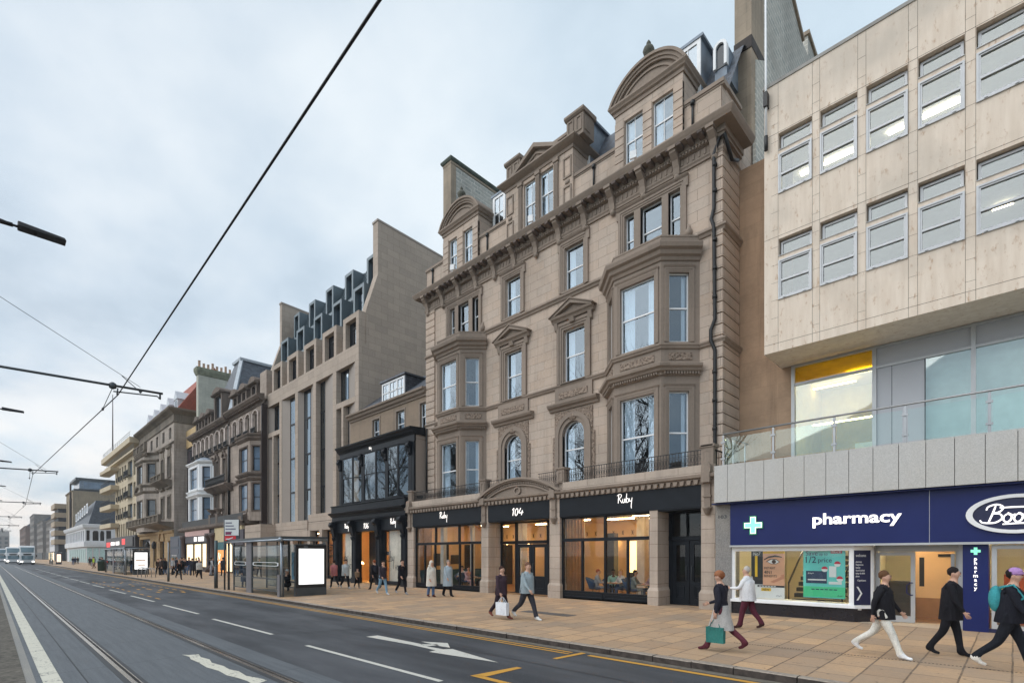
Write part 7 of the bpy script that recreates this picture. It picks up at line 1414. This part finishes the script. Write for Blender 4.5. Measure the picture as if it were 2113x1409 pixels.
    def skirtm(z1,z0,r1,r0,flare,cx1,cx0):
        m=M(); n=20; rows=7; v=[];f=[]
        for j in range(rows):
            t=j/(rows-1); zz=z1+(z0-z1)*t; r=(r1[0]+(r0[0]-r1[0])*t,r1[1]+(r0[1]-r1[1])*t); cx=cx1+(cx0-cx1)*t
            for i in range(n):
                a=2*math.pi*i/n; w=1+.05*t*math.sin(a*5+1.3)+.03*t*math.sin(a*3+x*7)
                v.append((cx+r[0]*w*math.cos(a),r[1]*w*math.sin(a),zz))
        for j in range(rows-1):
            for i in range(n): l=(i+1)%n; f.append((j*n+i,(j+1)*n+i,(j+1)*n+l,j*n+l))
        f.append(tuple(range(n))); m.add(v,f,True); return m
    if coat:
        nx=V[3].x; m=skirtm(nz+.0,hz+.42-.02,(.1,.13),(.165*bulk,.205*bulk),0,nx,nx); q=skirtm(hz+.4,coat,(.165*bulk,.205*bulk),((.175 if coat>.7 else .2)*bulk+.035*abs(amp),(.205 if coat>.7 else .235)*bulk),0,nx,0); m.add(q.v,q.f); child('coat',m,cloth(coatc or top))
    if skirt: child('skirt',skirtm(hz+.08,skirt[0],(.14,.17),(.2+.08*abs(amp),.23),0,0,0),cloth(skirt[1]))
    if pack: m=M(); m.ell((V[2].x-.2,0,V[2].z-.04),.1,.15,.23,12,8); [m.tube([(V[2].x-.15,s*.13,nz),(V[2].x+.02,s*.14,nz+.06),(V[2].x+.15,s*.13,V[2].z),(V[2].x-.1,s*.15,V[2].z-.2)],.02,6) for s in (1,-1)]; child('backpack',m,cloth(pack))
    if bag:
        side,bc,bw,bh=bag; hand=[i for i,(e,t) in enumerate(zip(E,T)) if t=='skin']; pmi=None
        cand=[V[b] for (a,b),t in zip(E,T) if t=='skin' and V[a].z<1.3 and abs(V[a].y)>.12 and V[b].y*side>0]; hp=min(cand,key=lambda q:q.z)
        m=M(); zt=hp.z-.16; m.add([(hp.x-bw/2,hp.y-.06,zt-bh),(hp.x+bw/2,hp.y-.06,zt-bh),(hp.x+bw/2,hp.y+.06,zt-bh),(hp.x-bw/2,hp.y+.06,zt-bh),(hp.x-bw/2,hp.y-.07,zt),(hp.x+bw/2,hp.y-.07,zt),(hp.x+bw/2,hp.y+.07,zt),(hp.x-bw/2,hp.y+.07,zt)],[(3,2,1,0),(4,5,6,7),(0,1,5,4),(1,2,6,5),(2,3,7,6),(3,0,4,7)])
        for q in (-.05,.05): m.tube([(hp.x-bw*.3,hp.y+q,zt),(hp.x-bw*.1,hp.y+q*.3,zt+.16),(hp.x+bw*.1,hp.y+q*.3,zt+.16),(hp.x+bw*.3,hp.y+q,zt)],.008,5)
        me=bpy.data.meshes.new('shopping_bag'); cp=(x+k*(hp.x*math.cos(rz)-hp.y*math.sin(rz)),y+k*(hp.x*math.sin(rz)+hp.y*math.cos(rz)),z+(zt-zmin)*k)
        me.from_pydata([((p[0]-hp.x)*k,(p[1]-hp.y)*k,(p[2]-zt)*k) for p in m.v],[],m.f); me.materials.append(cloth(bc)); b=bpy.data.objects.new('shopping_bag',me); COL.objects.link(b); b.location=cp; b.rotation_euler=(0,0,rz); tag(b,bag_label.get(label,'shopping bag'),'bag')
    return o
bag_label={}
EAST,WEST=0.0,math.pi
BK=(.012,.012,.016); JN=(.09,.15,.27)
# foreground passers-by
bag_label['passer-by in a black jacket and pale skirt carrying a green bag by the kerb']='green striped cloth bag carried by the person in maroon boots near the kerb'
person(-4.4,10.8,WEST,'passer-by in a black jacket and pale skirt carrying a green bag by the kerb',1.68,amp=1.0,top=(.02,.02,.03),bot=(.12,.03,.045),shoe=(.09,.02,.03),hair=(.25,.09,.04),hat=(.33,.14,.07),skirt=(.5,(.42,.4,.38)),fing=True,bag=(1,(.035,.17,.15),.38,.34),arms=((-10,25,10),(20,50,8)),sub=2)
person(-5.15,14.4,WEST,'passer-by in a white jacket with maroon trousers in front of the skincare poster',1.66,amp=.7,top=(.68,.69,.71),bot=(.09,.02,.035),shoe=(.05,.02,.02),hair=(.5,.46,.42),coat=.8,fing=True,arms=((30,60,8),(-5,40,8)),sub=2,bulk=1.12)
person(-1.85,12.35,EAST,'passer-by in black top with loose white trousers and white shoes striding past the pharmacy door',1.7,amp=-1.05,top=(.014,.014,.018),bot=(.7,.68,.62),shoe=(.75,.75,.75),hair=(.12,.06,.03),coat=.8,arms=((20,18,16),(-24,20,16)),fing=True,sub=2)
person(-.9,13.35,EAST,'passer-by dressed all in black walking beside the navy pharmacy pier',1.72,amp=.6,top=BK,bot=BK,shoe=BK,hair=(.02,.015,.015),coat=.72,fing=True,lean=.08,sub=2)
person(-.05,12.35,EAST,'passer-by in a lilac hat and dark coat with white trainers at the right edge',1.76,amp=.9,top=(.012,.013,.02),bot=(.012,.014,.02),shoe=(.7,.66,.6),hair=(.02,.015,.015),hat=(.42,.24,.5),coat=.85,fing=True,lean=.08,pack=(.05,.3,.33),sub=2)
person(.42,14.5,WEST,'dark-haired man turning by the lit second window of the pharmacy',1.76,pose='stand',amp=.2,top=(.04,.05,.07),bot=(.02,.02,.03),hair=(.012,.01,.01),fing=True,arms=((20,70,8),(10,30,8)),sub=2)
L1='person in dark clothes and brown boots carrying a white carrier bag outside entrance 104'
bag_label[L1]='large white carrier bag held by the dark clothed walker outside 104'
person(-11.7,11.45,EAST,L1,1.66,amp=.9,top=(.05,.03,.04),bot=(.03,.018,.026),shoe=(.22,.07,.05),hair=(.05,.025,.02),coat=.8,fing=True,bag=(-1,(.74,.77,.84),.5,.42),sub=2,arms=((-14,12,6),(12,10,8)))
person(-10.85,11.75,EAST,'tall walker in a grey-blue jacket, dark trousers and white trainers outside entrance 104',1.8,amp=1.05,top=(.3,.36,.39),bot=(.04,.04,.05),shoe=(.7,.72,.72),hair=(.18,.09,.06),coat=.84,fing=True,bulk=1.08,sub=2)
person(-19.9,14.8,EAST,'woman in a hooded long cream coat and blue jeans by the left lounge window',1.68,pose='stand',amp=.25,top=(.66,.62,.55),bot=JN,shoe=(.1,.03,.02),hair=(.05,.025,.015),coat=.52,fing=True,bulk=1.15,hood=(.66,.62,.55),sub=2)
person(-19.5,15.5,EAST,'person in a pale blue-grey coat and dark boots just beyond the cream coat',1.72,amp=.5,top=(.36,.43,.48),bot=BK,shoe=BK,hair=(.3,.25,.22),coat=.5,fing=True,bulk=1.1,sub=2)
person(-26.4,15.6,WEST,'person all in black with red-brown hair passing the 106 doorway',1.74,amp=1.1,top=BK,bot=BK,hair=(.3,.09,.04),coat=.82,fing=True,pack=(.02,.02,.03))
person(-22.9,14.0,EAST,'person in dark jacket with pale blue jeans and white shoes before the right 106 window',1.72,amp=.9,top=(.04,.03,.04),bot=(.2,.34,.46),shoe=(.6,.6,.6),coat=.85,fing=True)
person(-22.4,14.8,EAST,'person in long black coat walking next to the one in pale blue jeans',1.76,amp=.8,top=BK,bot=BK,shoe=(.4,.4,.42),coat=.8,fing=True)
person(-29.35,14.6,WEST,'person in a red and white scarf and black trousers right of the white advertising panel',1.7,amp=.9,coat=.8,top=(.5,.18,.18),bot=BK,shoe=(.65,.65,.66),fing=True)
person(-28.5,14.9,EAST,'person in a pale grey puffer jacket with black trousers right of the advertising panel',1.74,amp=.9,top=(.5,.53,.54),bot=BK,shoe=(.55,.55,.55),coat=.8,fing=True,bulk=1.1)
person(-28.4,15.6,EAST,'child in a tan coat holding back behind the pale puffer jacket',1.2,amp=.7,top=(.28,.19,.12),bot=BK,shoe=(.3,.3,.3),fing=True)
# in and around the near shelter
person(-34.4,11.2,EAST,'person in a long dark blue coat waiting at the far end of the near shelter',1.8,pose='stand',amp=.15,top=(.035,.055,.1),bot=(.02,.025,.04),hair=(.45,.3,.2),coat=.35,fing=True)
person(-27.3,11.0,-1.2,'person with white hair in a black coat sitting inside the near shelter',1.72,pose='sit',top=BK,bot=BK,hair=(.7,.7,.7),coat=None,fing=True,arms=((25,60,6),(25,60,6)))
# pavement crowd
G='people on the far pavement'
for i,(qx,qy) in enumerate(((-63.0,14.6),(-61.6,15.3),(-66.8,13.2),(-67.6,14.8),(-59.4,15.0),(-58.6,14.2),(-68.9,15.6),(-64.4,16.2),(-70.2,14.2),(-53.2,16.6),(-62.6,12.4),(-90.5,12.5),(-93,13.6),(-96,12.2),(-99,14.2))): person(qx,qy,[0,3.1,-1.5,1.5][i%4],'person in dark winter clothes standing in the far pavement crowd',1.64+.04*(i%4),'stand' if i%2 else 'walk',.3,[BK,(.03,.03,.04),(.05,.035,.03),(.02,.03,.05)][i%4],BK if i%3 else JN,hair=[(.02,.015,.01),(.15,.08,.04)][i%2],coat=.6 if i%2 else .85,group=G)
crowd=[(-64.6,12.5,'in a dark brown coat at the left of the far crowd',(.05,.035,.025),BK,0),(-63.5,12.9,'in a black coat and blue jeans in the far crowd',BK,JN,1),(-62.2,13.3,'in a long light grey coat in the far crowd',(.4,.42,.44),BK,2),(-61.2,13.9,'in a black jacket and pale jeans near the slim pole',BK,(.2,.28,.36),3),(-60.2,14.3,'in a navy coat and jeans behind the slim pole',(.02,.025,.05),JN,4),(-65.2,15.0,'with a white hood at the back of the crowd',(.5,.5,.5),BK,5),(-66.0,14.2,'with white sleeves and black trousers in the crowd',(.5,.5,.52),BK,6),(-57.9,15.8,'with pale pink scarf right of the slim pole',(.3,.15,.14),BK,7),(-56.2,15.6,'in a long dark navy coat walking left by the shoe shop',(.015,.018,.03),BK,8),(-54.8,15.9,'in black trousers and grey bag by the shoe shop',(.03,.03,.04),BK,9),(-60.5,16.4,'in a black hat by the pink fascia shop',BK,BK,10),(-50.2,17.0,'all in black standing before the lit shoe shop',BK,BK,11),(-49.0,17.2,'in a dark parka before the right lit shop window',(.02,.025,.03),BK,12)]
for x,y,d,t,b,i in crowd: person(x,y,[EAST,WEST,-1.6,1.6][i%4],'person '+d,1.66+.03*(i%5),'walk' if i%3==0 else 'stand',.7 if i%3==0 else .2,t,b,hair=[(.02,.015,.01),(.2,.1,.05),(.45,.3,.15)][i%3],coat=(.55 if i%2 else None),longhair=i%3==1,hat=(.02,.02,.02) if i==10 else None,group=G)
person(-49.8,11.1,EAST,'person in black running across the pavement with a brown bag beside the slim pole',1.74,amp=1.3,top=BK,bot=BK,hair=(.35,.22,.12),lean=.15,group=G,pack=(.2,.06,.03))
person(-50.6,12.8,EAST,'woman in a pale cream jacket and black trousers striding right in mid pavement',1.68,amp=1.1,top=(.55,.53,.49),bot=BK,hair=(.4,.25,.2),coat=.85,bulk=1.25,group=G)
person(-56.0,15.2,1.6,'person seen from behind in a white jacket with black backpack',1.74,amp=.3,top=(.6,.61,.63),bot=(.3,.32,.36),hair=(.015,.012,.01),longhair=True,pack=(.015,.018,.03),group=G)
person(-88.5,10.8,WEST,'person in black top and blue jeans leaning by the dark green bin',1.76,'stand',.3,top=(.015,.015,.02),bot=(.15,.25,.4),lean=.15,group=G); person(-104,11.6,-1.6,'person in a bright yellow high visibility vest beyond the green bin',1.76,'stand',.4,top=(.5,.75,.05),bot=(.15,.08,.05),group=G)
person(-76.5,11.2,EAST,'person in black and pale jeans standing inside the far shelter',1.74,'stand',.2,top=BK,bot=(.2,.26,.32),group=G); person(-71.5,11.4,WEST,'person in a dark coat inside the far shelter behind its screen',1.74,'stand',.2,top=BK,bot=JN,group=G)
far=[(-118,13,(.03,.04,.06),'with dark jeans'),(-120,14.5,(.4,.1,.1),'in red'),(-116,14,(.02,.02,.02),'in black'),(-126,15,(.02,.02,.03),'in navy'),(-131,14,(.05,.02,.02),'in dark maroon'),(-138,15.5,(.3,.3,.32),'in grey'),(-143,12.5,BK,'in black with bag'),(-150,13.5,(.02,.03,.06),'in a blue coat'),(-156,14.5,(.04,.04,.04),'in charcoal'),(-112,15.5,(.55,.55,.56),'in a white coat'),(-108.5,16,(.06,.05,.05),'in brown'),(-123,16.5,BK,'in a black hood')]
for i,(x,y,t,d) in enumerate(far): person(x,y,[EAST,WEST][i%2],'small distant person '+d+' walking past the '+('white corner building' if i>4 else 'cream building'),1.7,'walk',.6,t,BK if i%3 else JN,group=G,coat=.6 if i%2 else None)
# guests in the lounge
CH=plain('blue_velvet',(.015,.05,.12),.7,0,.2)
def loungechair(x,y,rz,label):
    t=thing('lounge_chair',label,'chair',(0,0,0),0,'blue lounge chairs'); m=M(); n=12; v=[];f=[]
    for j in range(5):
        zz=.4+.13*j
        for i in range(n+1): a=R(90+180*i/n); rr=.3+.05*j; v.append((rr*math.cos(a),rr*math.sin(a)*1.05,zz-.25*(abs(i-n/2)/(n/2))**2*(j/4)))
    for j in range(4):
        for i in range(n): f.append((j*(n+1)+i,j*(n+1)+i+1,(j+1)*(n+1)+i+1,(j+1)*(n+1)+i))
    m.add(v,f,True); o=build('backrest',m,CH,t); s=o.modifiers.new('s','SOLIDIFY'); s.thickness=.06
    m=M(); m.lathe((0,0,.38),[(.26,0),(.31,.03),(.31,.09),(.27,.12)],14); build('seat',m,CH,t)
    for a in (45,135,225,315): m=M(); m.tube([(.2*math.cos(R(a)),.2*math.sin(R(a)),.4),(.27*math.cos(R(a)),.27*math.sin(R(a)),.0)],.015,6); build('leg',m,WOOD,t)
    t.location=(x,y,.224); t.rotation_euler=(0,0,rz); return t
def table(x,y,label):
    t=thing('cafe_table',label,'table',(x,y,.224)); m=M(); m.box(x-.4,x+.4,y-.35,y+.35,.9,.93); build('table_top',m,WOOD,t); m=M(); m.tube([(x,y,.23),(x,y,.9)],.03,8); m.lathe((x,y,.224),[(.25,0),(.25,.02),(.05,.05)],12); build('pedestal',m,BLKM,t)
seats=[(-13.75,19.6,.5,'seated guest in grey shirt leaning in, leftmost in the right lounge window',(.35,.36,.38),(.25,.27,.3),'l',(.35,.1,.05)),(-13.3,20.3,-.9,'bearded guest in a mint green shirt sitting in the right lounge window',(.3,.5,.42),BK,'d',(.01,.008,.008)),(-12.75,20.2,-1.9,'guest with long fair hair in white sitting behind the mullion',(.66,.62,.58),JN,'l',(.5,.28,.1)),(-11.75,19.5,.3,'woman in a grey sleeveless dress sitting with her back to the street',(.22,.24,.22),(.22,.24,.22),'m',(.02,.015,.012)),(-11.05,19.9,-2.2,'bearded man in a mauve shirt seated at the wooden table',(.38,.26,.28),(.06,.07,.1),'l',(.03,.02,.015)),(-22.85,19.6,0,'woman in pink sitting in profile in the left lounge window',(.55,.35,.36),(.5,.32,.33),'l',(.02,.014,.012)),(-24.0,20.2,-1.0,'guest in white behind the cream coat in the left lounge window',(.55,.56,.58),BK,'l',(.02,.015,.01)),(-21.7,19.9,-2.6,'guest in a teal top at the middle of the left lounge window',(.03,.1,.14),BK,'l',(.02,.015,.012)),(-20.7,19.6,3.1,'guest in a purple top at the right end of the left lounge window',(.12,.1,.2),BK,'l',(.3,.12,.06))]
for x,y,a,l,t,b,s,hc in seats:
    person(x,y,a,l,1.74,'sit',.2,t,b,skin=s,hair=hc,arms=((35,55,8),(30,60,8)),fing=True,z=.224,lean=.12,longhair='woman' in l or 'long' in l)
    w='chair under the '+l.split(' in ')[0]+(' in the left window' if x<-18 else ' in the right window'); loungechair(x-.02,y,a,'blue velvet '+w)
table(-12.9,19.7,'small wooden cafe table between the guests at the left of the right window'); table(-10.95,19.45,'small wooden cafe table in front of the man in mauve'); table(-21.6,19.4,'small wooden cafe table in the left lounge window')
t=thing('pendant_lamp','black dome lamp on a swan neck arm in the right lounge window','lamp',(-11.3,20.6,2.6)); m=M(); m.tube([(-11.3,20.6,3.2),(-11.2,20.6,3.3),(-11.1,20.6,3.2),(-11.1,20.6,2.75)],.02,6); build('arm',m,BLKM,t); m=M(); m.lathe((-11.1,20.6,2.5),[(.3,0),(.26,.08),(.1,.16),(.06,.28)],14); build('lamp_shade',m,BLKM,t)
# ---------------------------------------------------------------- bare winter trees in the gardens across the street (mirrored in the windows)
def tree_mesh(seed,h=20):
    r=random.Random(seed); big=M(); tw=M()
    def br(p,d,l,rad,lev):
        n=3; pts=[Vector(p)]; dd=Vector(d)
        for i in range(n):
            dd=(dd+Vector((r.uniform(-.18,.18),r.uniform(-.18,.18),r.uniform(-.05,.12)))).normalized(); pts.append(pts[-1]+dd*l/n)
        (big if lev<2 else tw).tube(pts,[rad*(1-.35*i/n) for i in range(n+1)],6 if lev<2 else 3,False)
        if lev>=5: return
        k=(4,4,4,3,3)[lev]
        for j in range(k):
            t=pts[-1] if j==0 else pts[1+j%3]
            a=r.uniform(0,6.28); s=r.uniform(.5,.95); nd=(dd*1.0+Vector((math.cos(a)*s,math.sin(a)*s,r.uniform(.0,.35)))).normalized()
            br(t,nd,l*r.uniform(.55,.78),rad*.55,lev+1)
    br((0,0,0),(0,0,1),h*.55,.5,0); return big,tw
BARK=plain('bark',(.045,.035,.028),.95,0,.3,4)
_t0=None
for i in range(9):
    x=-24-9.3*i; y=-19-(i%3)*2.2
    if i<3:
        b,tw=tree_mesh(11+i); t=thing('garden_tree','bare winter tree in the gardens across the street, mirrored in the hotel windows','tree',(0,0,0),0,'bare garden trees across the street')
        c=build('trunk',b,BARK,t); build('twigs',tw,BARK,c); t.location=(x,y,.1)
        _t0=(_t0 or [])+[t]
    else: dup(_t0[i%3],(x,y,.1),1.3*i)
# ---------------------------------------------------------------- damp winter air
m=M(); m.box(-840,40,-120,60,-1.2,46); hz=bpy.data.materials.new('haze_air'); hz.use_nodes=True; nt=hz.node_tree; nt.nodes.remove(nt.nodes['Principled BSDF'])
pv=nt.nodes.new('ShaderNodeVolumePrincipled'); pv.inputs['Color'].default_value=(.86,.9,.95,1); pv.inputs['Density'].default_value=.0004; nt.links.new(pv.outputs[0],nt.nodes['Material Output'].inputs['Volume'])
h=build('haze',m,hz); h['kind']='stuff'
